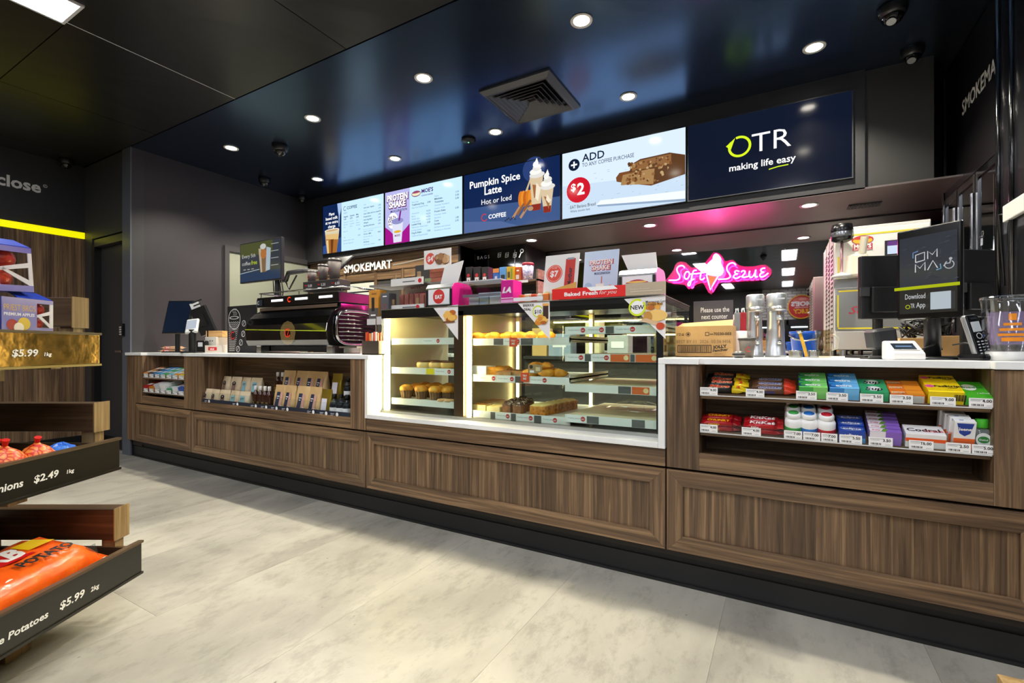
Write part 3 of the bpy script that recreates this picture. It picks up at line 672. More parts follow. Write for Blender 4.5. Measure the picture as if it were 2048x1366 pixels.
c.disc(.2, .44, .13, SWH, .15); c.text(.19, .47, '20.7g', .085, E_('#4c1260', .9), 'C', bold=.03); c.text(.19, .41, 'EXTRA', .07, E_('#4c1260', .9), 'C', bold=.03); c.text(.19, .355, 'PROTEIN', .05, E_('#4c1260', .9), 'C', bold=.03)
c.poly([(.18, .42), (.46, .42), (.42, .02), (.22, .02)], E_('#dfe3f4')); c.disc(.32, .42, .15, E_('#8f93c9'), .06); c.poly([(.34, .42), (.38, .42), (.42, .6), (.38, .6)], E_('#7d2a8c')); c.disc(.32, .22, .09, E_('#e0b23c'), .025); c.text(.32, .13, "MOE'S", .05, E_('#7a1d6c', .9), 'C', bold=.03)
c.disc(.78, .86, .11, E_('#7a1d6c', .9), .055); c.disc(.78, .86, .1, E_('#efe6c0'), .04); c.disc(.78, .885, .1, E_('#a04a6a'), .018); c.text(.91, .85, "MOE'S", .1, E_('#4c2a7a', .9), bold=.03); c.text(.91, .79, 'DOGS & SHAKES', .036, E_('#4c2a7a', .9), bold=.02)
menu(c, .68, .7, [("Moe's Dog", '', 0), ('Traditional Dog', '3.00', 1), ('New York Original Franks', '', 0), ('', '', 0), ('Accessories', '+0.50', 0), ('Bacon', '+0.50', 0), ('Cheese sauce', '+0.50', 0), ('Crispy shallots', '+0.50', 0), ('Loaded Dog', '5.00', 1), ('With bacon, cheese sauce', '', 0), ('& crispy shallots', '', 0), ('Dog & Shake', '7.00', 1), ('Traditional Dog and shake', '', 0)], 1.12, .052, .045)
menu(c, 1.22, .73, [('Shakes', '5.00', 0), ('Milkshake', '5.00', 1), ('Thickshake', '5.00', 1), ('Chocolate  Strawberry', '', 0), ('Caramel  Vanilla', '', 0), ('Protein Shake', '5.00', 1), ('Chocolate  Vanilla', '', 0), ('Soft Serve', '', 0), ('Cone', '1.00', 1), ('Sundae', '2.95', 1), ('Soft Serve with Caramel', '', 0), ('Strawberry or Chocolate', '', 0)], w - .06, .056, .045)
c.build('display', t)
c, w, t = TV[2]
c.rect(0, 0, w, 1, NAVY); c.poly([(0, 0), (w, 0), (w, .36), (0, .42)], E_('#3b5688')); c.poly([(0, 0), (w * .6, 0), (w * .4, .12), (0, .2)], E_('#52699a')); c.disc(1.35, .86, .2, E_('#2a4076'))
c.text(.12, .75, 'Pumpkin Spice', .17, SWH, bold=.02); c.text(.42, .6, 'Latte', .17, SWH, bold=.02); c.text(.36, .44, 'Hot or Iced', .125, SWH)
c.ring(.42, .22, .05, .064, E_('#d8333a'), 50, 330, 14); c.text(.5, .185, 'COFFEE', .1, SWH, bold=.02)
ORG = [E_('#d9791f'), E_('#e98f2c'), E_('#c0621a')]
for k in range(5): c.disc(1.12 + k * .045, .42, .05, ORG[k % 3], .13)
c.poly([(1.2, .53), (1.24, .53), (1.3, .7), (1.28, .71)], E_('#cdb88e'))
def cup(x0, x1, y0, y1, tall):
    c.poly([(x0, y1), (x1, y1), (x1 - .05, y0), (x0 + .05, y0)], E_('#d9c3a0')); m_ = (x0 + x1) / 2; q = (x1 - x0)
    c.poly([(x0 + .04, y0 + .1), (x1 - .04, y0 + .1), (x1 - .05, y0), (x0 + .05, y0)], E_('#8d2a1c')); c.poly([(x0 + .05, y1 - .12), (x1 - .06, y1 - .16), (x1 - .08, y1 - .34), (x0 + .08, y0 + .2)], E_('#a2683a')); c.poly([(m_, y1 - .1), (x1 - .04, y1 - .2), (m_ + .03, y0 + .14), (m_ - .02, y0 + .2)], E_('#f1e5cf'))
    for j in range(4): c.disc(m_ + (-1) ** j * .012, y1 + .02 + j * .055, q * (.56 - j * .12), E_('#f7f6f0' if j % 2 else '#e3e1da'), .05)
    c.poly([(m_ - .04, y1 + .2), (m_ + .04, y1 + .2), (m_ + .01, y1 + .29)], E_('#f7f6f0'))
cup(1.28, 1.52, .2, .74, 1); cup(1.48, 1.7, .14, .52, 0)
for x, y, r in ((1.06, .22, 0), (1.14, .26, 1), (1.2, .2, 0), (1.26, .3, 1)): c.poly([(x - .1, y - .07), (x - .07, y - .1), (x + .06, y + .06), (x + .03, y + .09)], E_('#8a5a38' if r else '#b58a66'))
c.disc(1.3, .24, .05, E_('#b3906a'), .035)
for k in range(7): c.disc(.84 + k * .03, .11 + (k % 3) * .015, .012, E_('#2a1c18'))
c.build('display', t)
c, w, t = TV[3]
BRD = [E_('#7a4a26'), E_('#8f6238'), E_('#5d3a1e'), E_('#a98252'), E_('#c0a274')]
c.rect(0, 0, w, 1, E_('#cfe0f3', 1.15)); c.poly([(0, 0), (w, 0), (w, .4), (0, .5)], E_('#c3d7ea', 1.1)); rd = random.Random(4)
for k in range(40): x, y = rd.random() * w * .97, .12 + rd.random() * .5; c.rect(x, y, .02 + rd.random() * .03, .006, E_('#a4bdd6', 1.0))
c.disc(.2, .79, .09, E_('#101d38')); c.rect(.15, .778, .1, .024, SWH); c.rect(.188, .74, .024, .1, SWH)
c.text(.33, .81, 'ADD', .16, E_('#101d38'), bold=.015); c.text(.33, .73, 'TO ANY COFFEE PURCHASE', .083, E_('#101d38'), fit=.78)
c.disc(.27, .4, .19, E_('#d0142a')); c.text(.19, .4, '$', .15, SWH, 'C', bold=.03); c.text(.31, .33, '2', .24, SWH, 'C', bold=.03)
c.text(.14, .13, 'EAT Banana Bread', .07, E_('#20242c'), fit=.4); c.text(.14, .075, 'While stocks last.', .045, E_('#20242c'))
c.poly([(.55, .13), (w, .03), (w, .14), (.62, .19)], E_('#e9f1f8', 1.1)); c.poly([(.56, .13), (w, .03), (w, .0), (.58, .1)], E_('#93aac6'))
c.poly([(.86, .42), (1.05, .36), (1.35, .28), (w, .36), (w, .56), (1.4, .55), (.9, .54), (.85, .48)], BRD[0]); c.poly([(.95, .5), (1.4, .52), (1.38, .3), (.92, .36)], BRD[3]); c.poly([(1.4, .54), (w, .56), (w, .36), (1.38, .29)], BRD[2])
c.poly([(1.06, .53), (1.4, .51), (w, .54), (w, .62), (1.6, .69), (1.2, .68), (1.05, .62)], BRD[2]); c.poly([(1.08, .53), (1.62, .54), (1.62, .67), (1.2, .66), (1.08, .62)], BRD[1])
for k in range(110):
    x = 1.0 + rd.random() * .62; y = .34 + rd.random() * .31; c.disc(x, y, .012 + rd.random() * .012, rd.choice(BRD), n=7); c.k -= c.e * .9
c.build('display', t)
c, w, t = TV[4]
c.rect(0, 0, w, 1, E_('#10182e', .8)); GR = E_('#cbe51e', 1.2)
c.ring(.62, .6, .105, .135, GR, -215, 110, 30); c.poly([(.46, .63), (.57, .72), (.52, .58)], GR)
c.text(.76, .49, 'TR', .34, SWH, bold=-.005, fit=.43); c.text(.5, .3, 'making life easy', .118, SWH, bold=.015); c.line([(.95, .245), (1.05, .262), (1.16, .267)], .012, GR)
c.build('display', t)
# ================================================================= product prototypes
def rrect(w, h, n=2, r=.3):
    """rounded rectangle outline in (a, b), centred"""
    o = []; rr = min(w, h) * r
    for cx, cy, a0 in ((w / 2 - rr, h / 2 - rr, 0), (-w / 2 + rr, h / 2 - rr, 90), (-w / 2 + rr, -h / 2 + rr, 180), (w / 2 - rr, -h / 2 + rr, 270)):
        for k in range(n + 1):
            a = math.radians(a0 + 90 * k / n); o.append((cx + rr * math.cos(a), cy + rr * math.sin(a)))
    return o
def bar_pack(L, w, h, col, endcol, txt, tcol, name, label, cat='chocolate bar', tsize=.55, split=.68, ocol=None, c2=None):
    """flow-wrapped bar lying along X, its front edge at y = 0, with crimped flat ends"""
    t = thing(name, label, cat); m1, m2 = P(col, .28, spec=.6), P(endcol, .28, spec=.6); cut = L * (split - .5)
    def ring(x, ww, hh): return [(x, w / 2 + a, h / 2 + b) for a, b in rrect(ww, hh)]
    st = [(-L / 2, w * 1.02, .002), (-L / 2 + .011, w * .96, .002), (-L / 2 + .022, w * .95, h * .8), (-L / 2 + .032, w, h), (cut, w, h)]
    en = [(cut, w, h), (L / 2 - .032, w, h), (L / 2 - .022, w * .95, h * .8), (L / 2 - .011, w * .96, .002), (L / 2, w * 1.02, .002)]
    MB().loft([ring(*q) for q in st], m1).loft([ring(*q) for q in en], m2).build('wrapper', t, smooth=True, world=False)
    c = Cv((-L / 2, 0, h), (1, 0, 0), (0, 1, 0)); f = L * (split - .22)
    if ocol: c.text(L * .16 - .001, w * .24, txt, w * tsize, P(ocol, .4), bold=.1, shear=.1, fit=f + .002)
    c.text(L * .16, w * .26, txt, w * tsize, P(tcol, .4), bold=.03, shear=.1, fit=f)
    if c2: c.text(L * (split + .09), w * .2, c2, w * .7, P('#d3202a', .4), bold=.04)
    c.build('print', t, world=False)
    c = Cv((-L / 2, 0, 0), (1, 0, 0), (0, 0, 1)); c.text(L * .2, h * .3, txt, h * .5, P(tcol, .4), bold=.03); c.build('side_print', t, world=False)
    return t
def carton(w, d, h, col, name, label, cat, top=None, front=None, mat=None):
    """carton with its front edge at y = 0, centred in X"""
    t = thing(name, label, cat); m = mat or P(col, .38)
    MB().box(-w / 2, w / 2, 0, d, 0, h, m).build('carton', t, bev=.0012, world=False)
    if top: c = Cv((-w / 2, 0, h), (1, 0, 0), (0, 1, 0)); top(c, w, d); c.build('top_print', t, world=False)
    if front: c = Cv((-w / 2, 0, 0), (1, 0, 0), (0, 0, 1)); front(c, w, h); c.build('front_print', t, world=False)
    return t
def pouch(w, d, h, mat, name, label, cat, deco=None, top=.12, fold=True):
    t = thing(name, label, cat)
    def ring(z, ww, dd, y=0): return [(a, y + b, z) for a, b in rrect(ww, dd, 2, .35)]
    k = [ring(0, w * .94, d * .8), ring(h * .06, w, d), ring(h * .35, w, d * .79), ring(h * .65, w * .98, d * .5), ring(h * (1 - top), w * .96, d * .16), ring(h * .99, w * .95, .004), ring(h, w * .95, .003)]
    MB().loft(k, mat).build('bag', t, smooth=True, world=False)
    c = Cv((-w / 2, -d / 2 - .0015, h * .06), (1, 0, 0), (0, d * .25, h * .59), lift=.0028)
    if deco: deco(c, w, h * .8); c.build('label', t, world=False)
    return t
def lathe_thing(name, label, cat, parts):
    t = thing(name, label, cat)
    for nm, prof, mat in parts: MB().lathe(prof, mat, n=20).build(nm, t, smooth=True, world=False)
    return t
def ticket(parent, x, y, z, price, w=.07, h=.03):
    c = Cv((x, y, z), (1, 0, 0), (0, 0, 1)); c.rect(0, 0, w, h, TKT); q = P('#55555a', .6)
    c.rect(.004, h * .78, w * .55, .0014, q); c.rect(.004, h * .64, w * .4, .001, q); c.text(w - .005, h * .52, price, .013, INK, 'R', bold=.02)
    for k in range(9): c.rect(.006 + k * .0032, .004, .0012 + (k % 3) * .0006, .006, INK)
    c.rect(w * .68, .005, w * .22, .001, q); c.build('price_ticket', parent)

# ================================================================= near shelves: chocolate and gum
AL = math.radians(19); AL2 = math.radians(18); SY = FY + .012
def slope_shelf(u, x0, x1, zf, al, d=.185):
    M = Matrix.Translation((0, SY, zf)) @ Matrix.Rotation(al, 4, 'X')
    s = MB().box(x0, x1, 0, d, -.021, 0, WHt, M).build('shelf', u, bev=.001); return s
def rail(u, x0, x1, zf, tickets, hh=.034):
    r = MB().box(x0, x1, SY - .004, SY - .002, zf - .004, zf + hh, glass('clear_plastic', '#fbfdfd', .8)).box(x0, x1, SY - .006, SY - .002, zf - .006, zf - .003, P('#e8e8e6', .3)).build('ticket_rail', u)
    for x, p, w in tickets: ticket(r, x, SY - .0045, zf - .002, p, w)
def on(x, yy, zf, al, up=0): return (x, SY + yy * math.cos(al) - up * math.sin(al), zf + yy * math.sin(al) + up * math.cos(al))
ZU, ZL = .814, .665
slope_shelf(uD, -.294, .57, ZU, AL); slope_shelf(uD, -.294, .57, ZL, AL2)
X = lambda u: sx(u, 2.06)
rail(uD, -.294, .57, ZU, [(X(a), p, X(b) - X(a)) for a, b, p in ((1401, 1436, '4.00'), (1492, 1529, '4.00'), (1592, 1633, '3.50'), (1652, 1695, '3.50'), (1719, 1765, '5.50'), (1778, 1824, '3.50'), (1858, 1909, '9.00'), (1935, 1985, '4.00'))])
rail(uD, -.294, .57, ZL, [(X(a), p, X(b) - X(a)) for a, b, p in ((1401, 1436, '4.00'), (1484, 1522, '4.00'), (1568, 1604, '7.00'), (1606, 1640, '7.00'), (1642, 1674, '7.00'), (1678, 1723, '5.50'), (1736, 1784, '3.50'), (1816, 1865, '16.00'), (1889, 1939, '2.50'), (1941, 1987, '5.00'))])
gU, gL = 'sweets on the upper near shelf', 'goods on the lower near shelf'
def mid(a, b): return (X(a) + X(b)) / 2
def row(proto, spots, lab, grp, al, zf):
    used = []
    for i, (x, yy, up, rz) in enumerate(spots):
        place(proto, used, on(x, yy, zf, al, up), rot=(al, 0, rz), label=lab(i), group=grp)
L = X(1495) - X(1406)
mars = bar_pack(L, .042, .022, '#1d1a1b', '#f0cf16', 'Mars', '#e5482a', 'chocolate_bar', '', tsize=.8, ocol='#f3d7b0', c2='2')
row(mars, [(mid(1406, 1495) - .004 + .006 * (i % 2), .012 + i * .041, .004 * (i % 2), math.radians((-2, 1, -1, 2)[i])) for i in range(4)], lambda i: 'black and yellow chocolate bar on the near upper shelf, %s from the front' % ordn(i), gU, AL, ZU)
L = X(1592) - X(1503)
row(bar_pack(L, .04, .022, '#6a4630', '#d83a22', 'SNICKERS', '#1f3f9a', 'chocolate_bar', '', tsize=.6, split=.74, ocol='#f2ece6'), [(mid(1503, 1592), .012 + i * .042, .003, math.radians((1, -2, 1)[i])) for i in range(3)], lambda i: 'brown chocolate bar with blue lettering on the near upper shelf, %s from the front' % ordn(i), gU, AL, ZU)
def gum_top(logo, dark, light, txt):
    def f(c, w, d):
        c.poly([(w * .35, 0), (w, 0), (w, d), (w * .5, d)], P(light, .38)); c.disc(w * .16, d * .5, d * .36, P('#17307c', .4), n=14); c.disc(w * .2, d * .52, d * .3, P(dark, .4), n=14); c.text(w * .22, d * .25, txt, d * .62, P('#f4f6f8', .4), bold=.03, shear=.15, fit=w * .55)
    return f
for (a, b, c1, c2, txt, nm) in ((1597, 1656, '#39a845', '#7ecf6a', 'extra', 'green'), (1657, 1719, '#2f83c9', '#6db8ea', 'extra', 'blue')):
    w = X(b) - X(a) - .004
    def fr(c, w, h, c2=c2): c.rect(w * .5, 0, w * .5, h, P(c2, .4)); c.text(w * .1, h * .2, 'PROFESSIONAL', h * .4, P('#f4f6f8', .4), fit=w * .4)
    row(carton(w, .046, .045, c1, 'gum_pack', '', 'chewing gum', gum_top(1, c1, c2, txt), fr), [(mid(a, b), .004 + i * .048, 0, 0) for i in range(3)], lambda i: '%s chewing gum box on the near upper shelf, %s from the front' % (nm, ordn(i)), gU, AL, ZU)
def t5(c, w, d): c.disc(w * .5, d * .5, w * .26, P('#f2f5f2', .4), d * .36); c.text(w * .5, d * .25, '5up', d * .6, INK, 'C', bold=.03, shear=.2)
w = X(1777) - X(1720); row(carton(w, .055, .036, '#2fa36a', 'gum_pack', '', 'chewing gum', t5), [(mid(1720, 1777), .004 + i * .058, 0, 0) for i in range(2)], lambda i: 'dark green gum box with an oval white logo, %s row' % ['front', 'rear'][i], gU, AL, ZU)
def t6(c, w, d):
    c.rect(w * .5, 0, w * .5, d, P('#f0982a', .4)); c.rect(w * .05, d * .3, w * .4, d * .35, P('#f6dcae', .4)); c.text(w * .08, d * .35, 'Orange', d * .3, P('#c9481a', .4), bold=.02)
w = X(1849) - X(1780); row(carton(w, .04, .028, '#ee7a1e', 'lozenge_box', '', 'lozenges', t6, lambda c, w, h: c.rect(w * .55, 0, w * .42, h * .9, P('#c9c6c0', .4))), [(mid(1780, 1849), .004 + i * .043, 0, 0) for i in range(3)], lambda i: 'orange lozenge box on the near upper shelf, %s from the front' % ordn(i), gU, AL, ZU)
def t7(c, w, d): c.disc(w * .12, d * .65, d * .17, P('#e2529a', .4), n=14); c.text(w * .25, d * .55, 'Fast', d * .3, INK, bold=.03); c.text(w * .52, d * .55, 'Strips', d * .3, INK, bold=.03); c.rect(w * .6, d * .4, w * .25, d * .04, INK)
def t7f(c, w, h):
    for k in range(12): c.rect(w * .72 + k * .0024, h * .3, .001 + (k % 3) * .0006, h * .5, INK)
w = X(1928) - X(1856); row(carton(w, .07, .045, '#f4d312', 'plaster_box', '', 'box', t7, t7f), [(mid(1853, 1928), .004 + i * .073, 0, 0) for i in range(2)], lambda i: 'bright yellow carton with black lettering on the near upper shelf, %s row' % ['front', 'rear'][i], gU, AL, ZU)
def t8(c, w, d): c.disc(w * .36, d * .6, w * .28, P('#f3f6ee', .4), d * .2); c.text(w * .36, d * .55, 'Panadol', d * .16, P('#2f8f3f', .4), 'C', bold=.03); c.text(w * .5, d * .2, 'relief', d * .12, P('#f3f6ee', .4))
w = X(1986) - X(1930); row(carton(w, .13, .03, '#4fbf2c', 'tablet_box', '', 'box', t8), [(mid(1929, 1986), .004, 0, 0)], lambda i: 'bright green tablet box at the right end of the near upper shelf', gU, AL, ZU)
# lower shelf
L = X(1481) - X(1402); b_ = bar_pack(L, .04, .02, '#a8101a', '#8c0d16', 'CHUNKY', '#f2c318', 'chocolate_bar', '', tsize=.6, split=.8)
row(b_, [(mid(1402, 1481), .006, k * .021, 0) for k in range(2)] + [(mid(1402, 1481), .05, k * .021, 0) for k in range(2)] + [(mid(1402, 1481), .094, 0, 0)], lambda i: 'red chocolate bar with yellow lettering, %s' % ['front pile bottom', 'front pile top', 'second pile bottom', 'second pile top', 'single one at the back'][i], gL, AL2, ZL)
L = X(1567) - X(1487); b_ = bar_pack(L, .04, .02, '#b3141d', '#b3141d', 'KitKat', '#f5efe8', 'chocolate_bar', '', tsize=.85, split=.85)
row(b_, [(mid(1487, 1567), .006, k * .021, 0) for k in range(2)] + [(mid(1487, 1567), .05, k * .021, 0) for k in range(2)] + [(mid(1487, 1567), .094, 0, 0)], lambda i: 'red wafer bar with white lettering, %s' % ['front pile bottom', 'front pile top', 'second pile bottom', 'second pile top', 'single one at the back'][i], gL, AL2, ZL)
for col, cn, u in (('#3f9e48', 'green', 1587), ('#2470c2', 'blue', 1618), ('#c0202f', 'red', 1653)):
    jr = lathe_thing('mint_tub', '', 'tub', [('tub', [(.024, 0), (.029, .004), (.029, .056), (.025, .066), (.019, .07)], WHITE), ('label_band', [(.0293, .006), (.0296, .007), (.0296, .036), (.0293, .037)], P(col, .35)), ('cap', [(.022, .07), (.0235, .072), (.0235, .084), (.021, .088), (.001, .089)], WHITE), ('cap_disc', [(.017, .0885), (.017, .0898), (.001, .09)], P(col, .4))])
    c = Cv((-.014, -.0302, .006), (1, 0, 0), (0, 0, 1)); c.text(.014, .012, 'extra', .014, WHITE, 'C', bold=.03, shear=.2); c.build('lettering', jr, world=False)
    row(jr, [(X(u), .034 + i * .058, 0, 0) for i in range(3)], lambda i: 'white mint tub with a %s lid disc, %s row' % (cn, ['front', 'middle', 'back'][i]), gL, AL2, ZL)
def t9(c, w, d): c.disc(w * .5, d * .5, w * .42, P('#e8eef8', .4), d * .4); c.disc(w * .5, d * .5, w * .41, P('#16308a', .4), d * .36); c.text(w * .5, d * .3, 'eclipse', d * .5, P('#f4f6f8', .4), 'C', bold=.03, shear=.2, fit=w * .7)
w = X(1730) - X(1677); row(carton(w, .035, .045, '#1c46a8', 'mint_box', '', 'mints', t9, lambda c, w, h: (c.rect(0, 0, w, h * .4, P('#4a9bd8', .4)), c.text(w * .2, h * .5, 'eclipse', h * .35, WHITE, bold=.03))), [(mid(1677, 1730), .004 + i * .038, i * .004, 0) for i in range(3)], lambda i: 'blue mint box with an oval logo, %s from the front' % ordn(i), gL, AL2, ZL)
def t10(c, w, d): c.rect(0, 0, w * .45, d, P('#f0e6e8', .4)); c.poly([(w * .35, 0), (w * .5, 0), (w * .6, d), (w * .45, d)], P('#6a9a3a', .4)); c.text(w * .08, d * .3, 'fruity', d * .5, P('#c0206a', .4), bold=.03)
w = X(1802) - X(1738); row(carton(w, .021, .05, '#8a62c0', 'chew_stick', '', 'sweets', t10, lambda c, w, h: (c.rect(0, 0, w * .5, h, P('#ece6ee', .4)), c.disc(w * .5, h * .3, w * .12, P('#5a3a9a', .4)))), [(mid(1738, 1802), .004 + i * .023, i * .003, 0) for i in range(6)], lambda i: 'slim purple and white sweet pack, %s from the front' % ordn(i), gL, AL2, ZL)
w = X(1891) - X(1810); row(carton(w, .07, .05, '#f2f0ee', 'tablet_box', '', 'box', lambda c, w, d: (c.text(w * .06, d * .3, 'Codral', d * .45, INK, bold=.03), c.text(w * .5, d * .3, 'Cold & Flu', d * .25, RED, bold=.01)), lambda c, w, h: c.rect(0, h * .45, w, h * .25, P('#ee5a1e', .4))), [(mid(1809, 1891), .004, 0, 0)], lambda i: 'white tablet box with an orange band on the near lower shelf', gL, AL2, ZL)
w = X(1950) - X(1907)
def t11(c, w, h): c.rect(0, 0, w, h * .42, P('#ee6a2a', .4)); c.poly([(w * .1, h * .95), (w * .9, h * .95), (w * .75, h * .6), (w * .5, h * .5), (w * .25, h * .6)], P('#20409a', .4)); c.text(w * .5, h * .7, 'Kleenex', h * .14, WHITE, 'C', bold=.03)
row(carton(w, .026, .1, '#f3f2f0', 'tissue_pack', '', 'tissues', lambda c, w, d: c.rect(w * .25, d * .4, w * .2, d * .2, P('#6a86c8', .4)), t11), [(mid(1905, 1948) - i * .006, .012 + i * .03, 0, 0) for i in range(4)], lambda i: 'pocket tissue pack on the near lower shelf, %s from the front' % ordn(i), gL, AL2, ZL)
def ell(prof, mat, k=.62):
    return MB().add(*[(lambda v, f: (v, f))(*[None, None])][0]) if False else None
sz_ = thing('hand_sanitiser', 'small clear hand sanitiser bottle with a bright green cap', 'bottle', on(X(1970), .04, ZL, AL2), 0, gL)
def erings(prof, ky): return [[(r * math.cos(2 * PI * j / 20), ky * r * math.sin(2 * PI * j / 20), z) for j in range(20)] for r, z in prof]
MB().loft(erings([(.024, 0), (.028, .004), (.029, .04), (.027, .055), (.012, .064)], .6), P('#dfe8e4', .1, trans=.75)).build('bottle', sz_, smooth=True, world=False)
MB().loft(erings([(.014, .064), (.0165, .066), (.0165, .09), (.015, .094)], .9), P('#52cf3a', .35)).build('cap', sz_, smooth=True, world=False)
c = Cv((0, -.0183, .028), (1, 0, 0), (0, 0, 1)); c.disc(0, 0, .019, P('#f2f5f0', .4), .022); c.disc(0, .0, .014, P('#2f8a3a', .4), .011); c.text(0, -.003, 'Dettol', .008, WHITE, 'C', bold=.02); c.build('label', sz_, world=False)

# ================================================================= far stocked shelves
gA = 'small goods on the far counter shelves'
XA = lambda u: sx(u, 2.06)
for zf, al in ((.745, AL), (.615, AL2)):
    slope_shelf(uA, -4.964, -4.255, zf, al); rail(uA, -4.964, -4.255, zf, [(-4.95 + i * .1, '4.00', .075) for i in range(7)])
cols = [('#e0913c', 'orange'), ('#2a2326', 'black'), ('#2f7fc4', 'blue'), ('#54b6df', 'sky blue'), ('#46ad55', 'green'), ('#8fd0e8', 'pale blue'), ('#f0a52a', 'amber'), ('#f2cf1a', 'yellow')]
for i, (cc, nm) in enumerate(cols):
    tag(carton(.078, .15, .035, cc, 'gum_pack', '%s sweets box on the far upper counter shelf' % nm, 'sweets', lambda c, w, d: (c.rect(w * .1, d * .15, w * .8, d * .2, P('#f4f2ee', .4)), c.rect(w * .1, d * .6, w * .8, d * .2, P('#f4f2ee', .4)))), '%s sweets box on the far upper counter shelf' % nm, 'sweets', gA)
    o = bpy.data.objects[bpy.data.objects[-1].name] if False else None
for o in [q for q in bpy.data.objects if q.get('group') == gA]:
    i = [k for k, q in enumerate(cols) if o['label'].startswith(q[1] + ' ')][0]; o.location = on(-4.918 + i * .088, .006, .745, AL); o.rotation_euler = (AL, 0, 0)
low = [('#b3141d', 'red', .05), ('#d9821f', 'brown orange', .045), ('#c7c9cc', 'silver', .07), ('#f0efec', 'white', .075), ('#3a9a6a', 'teal', .04), ('#ece8ea', 'off-white', .05), ('#2f55a8', 'dark blue', .06)]
for i, (cc, nm, hh) in enumerate(low):
    t = carton(.088, .14, hh, cc, 'small_box', '%s little box on the far lower counter shelf' % nm, 'box', lambda c, w, d: (c.rect(w * .1, d * .2, w * .8, d * .25, P('#f4f2ee', .4)), c.rect(w * .2, d * .6, w * .4, d * .15, RED)))
    t['group'] = gA; t.location = on(-4.91 + i * .1, .006, .615, AL2); t.rotation_euler = (AL2, 0, 0)

# ================================================================= coffee bay
XB = lambda u, Y: sx(u, Y)
gB = 'coffee and snacks in the counter bay'
rb = MB().box(-3.99, -2.315, FY + .004, FY + .012, .566, .6, P('#232a3a', .4)).build('ticket_rail', uB)
MB().box(-3.99, -2.315, FY + .003, FY + .005, .6, .655, glass('clear_plastic', '#fbfdfd', .8)).build('front_guard', uB)
c = Cv((0, FY + .004, .566), (1, 0, 0), (0, 0, 1))
for u in (417, 474, 511, 532, 553, 575, 627, 653, 675):
    x = sx(u, FY); c.disc(x, .018, .012, WHITE, n=14); c.rect(x - .06, .018, .035, .004, P('#c9ccd4', .5)); c.rect(x - .06, .01, .025, .003, P('#c9ccd4', .5))
c.build('price_print', rb)
MB().box(-3.99, -2.32, FY + .14, FY + .262, .56, .655, P('#2e2824', .6)).build('riser', uB)
KR = noisy('kraft_paper', [(.3, '#c59d62'), (.6, '#d8b47c'), (.8, '#e3c592')], 7, .6, bump=.15); KR2 = noisy('pale_snack_paper', [(.3, '#d3b98f'), (.7, '#ead8b8')], 9, .5, bump=.2); GLD = P('#a38a2e', .28, .6)
def lab_s(col):
    def f(c, w, h): c.rect(w * .25, h * .02, w * .34, h * .7, P(col, .5)); c.disc(w * .42, h * .62, w * .17, P('#2a211f', .5), h * .18, n=14); c.text(w * .42, h * .6, 'S', h * .16, WHITE, 'C', bold=.04)
    return f
def lab_t(c, w, h): c.rect(w * .25, h * .02, w * .4, h * .8, P('#8fc3cc', .5)); c.text(w * .45, h * .5, 'TTT', h * .22, P('#1d2a30', .5), 'C', bold=.05, rot=8)
s1 = pouch(.125, .06, .115, KR2, 'snack_pouch', '', 'snack', lab_s('#8a6a5c')); s2 = pouch(.125, .06, .115, KR2, 'snack_pouch', '', 'snack', lab_t)
uu, u2_ = [], []
for i, u in enumerate((416, 433, 452, 472, 491)):
    place(s1 if i < 3 else s2, uu if i < 3 else u2_, (XB(u, 2.085), 2.085, .562), rz=math.radians((-1) ** i * 4), label='kraft snack pouch with a %s label, %s from left in the front row' % ('brown' if i < 3 else 'pale teal', ordn(i)), group=gB)
for i, u in enumerate((437, 456, 475, 495, 515)):
    place(s1 if i < 3 else s2, uu if i < 3 else u2_, (XB(u, 2.21), 2.21, .655), rz=math.radians((-1) ** i * 5), label='kraft snack pouch with a %s label, %s from left in the raised rear row' % ('brown' if i < 3 else 'pale teal', ordn(i)), group=gB)
AMB = P('#3a1608', .08, coat=.5)
bt = lathe_thing('syrup_bottle', '', 'bottle', [('bottle', [(.021, 0), (.0225, .003), (.0225, .1), (.018, .116), (.01, .126), (.01, .134)], AMB), ('cap', [(.0115, .132), (.0115, .162), (.0105, .164)], WHITE)])
c = Cv((-.016, -.0228, .02), (1, 0, 0), (0, 0, 1)); c.rect(.003, 0, .026, .032, P('#8a7038', .5)); c.rect(.006, .018, .02, .006, P('#2a1c10', .5)); c.build('label', bt, world=False); ub = []
for i, u in enumerate((512, 521.5, 530.5, 539)): place(bt, ub, (XB(u, 2.08), 2.08, .562), label='amber bottle with a white cap in the coffee bay, %s from left' % ordn(i), group=gB)
for i, u in enumerate((556, 565.5)): place(bt, ub, (XB(u, 2.22), 2.22, .655), label='amber bottle behind the coffee bags, %s of two' % ['left', 'right'][i], group=gB)
def lab_c(c, w, h):
    c.poly([(w * .2, 0), (w * .5, 0), (w * .56, h * .85), (w * .3, h * .85)], P('#26304a', .5)); c.poly([(w * .5, h * .1), (w * .72, h * .1), (w * .76, h * .82), (w * .57, h * .82)], P('#d6a592', .5)); c.rect(w * .32, h * .62, w * .2, h * .04, WHITE); c.rect(w * .34, h * .52, w * .12, h * .04, WHITE); c.rect(w * .62, h * .06, w * .16, h * .16, P('#e9dcc8', .5))
cb = pouch(.13, .075, .18, KR, 'coffee_bag', '', 'coffee bag', lab_c, .16); uc = []
for i, u in enumerate((565, 583, 609, 633)): place(cb, uc, (XB(u, 2.095), 2.095, .562), rz=math.radians((5, -3, 4, -2)[i]), label='kraft coffee bag with a navy label, %s from left in the front row' % ordn(i), group=gB)
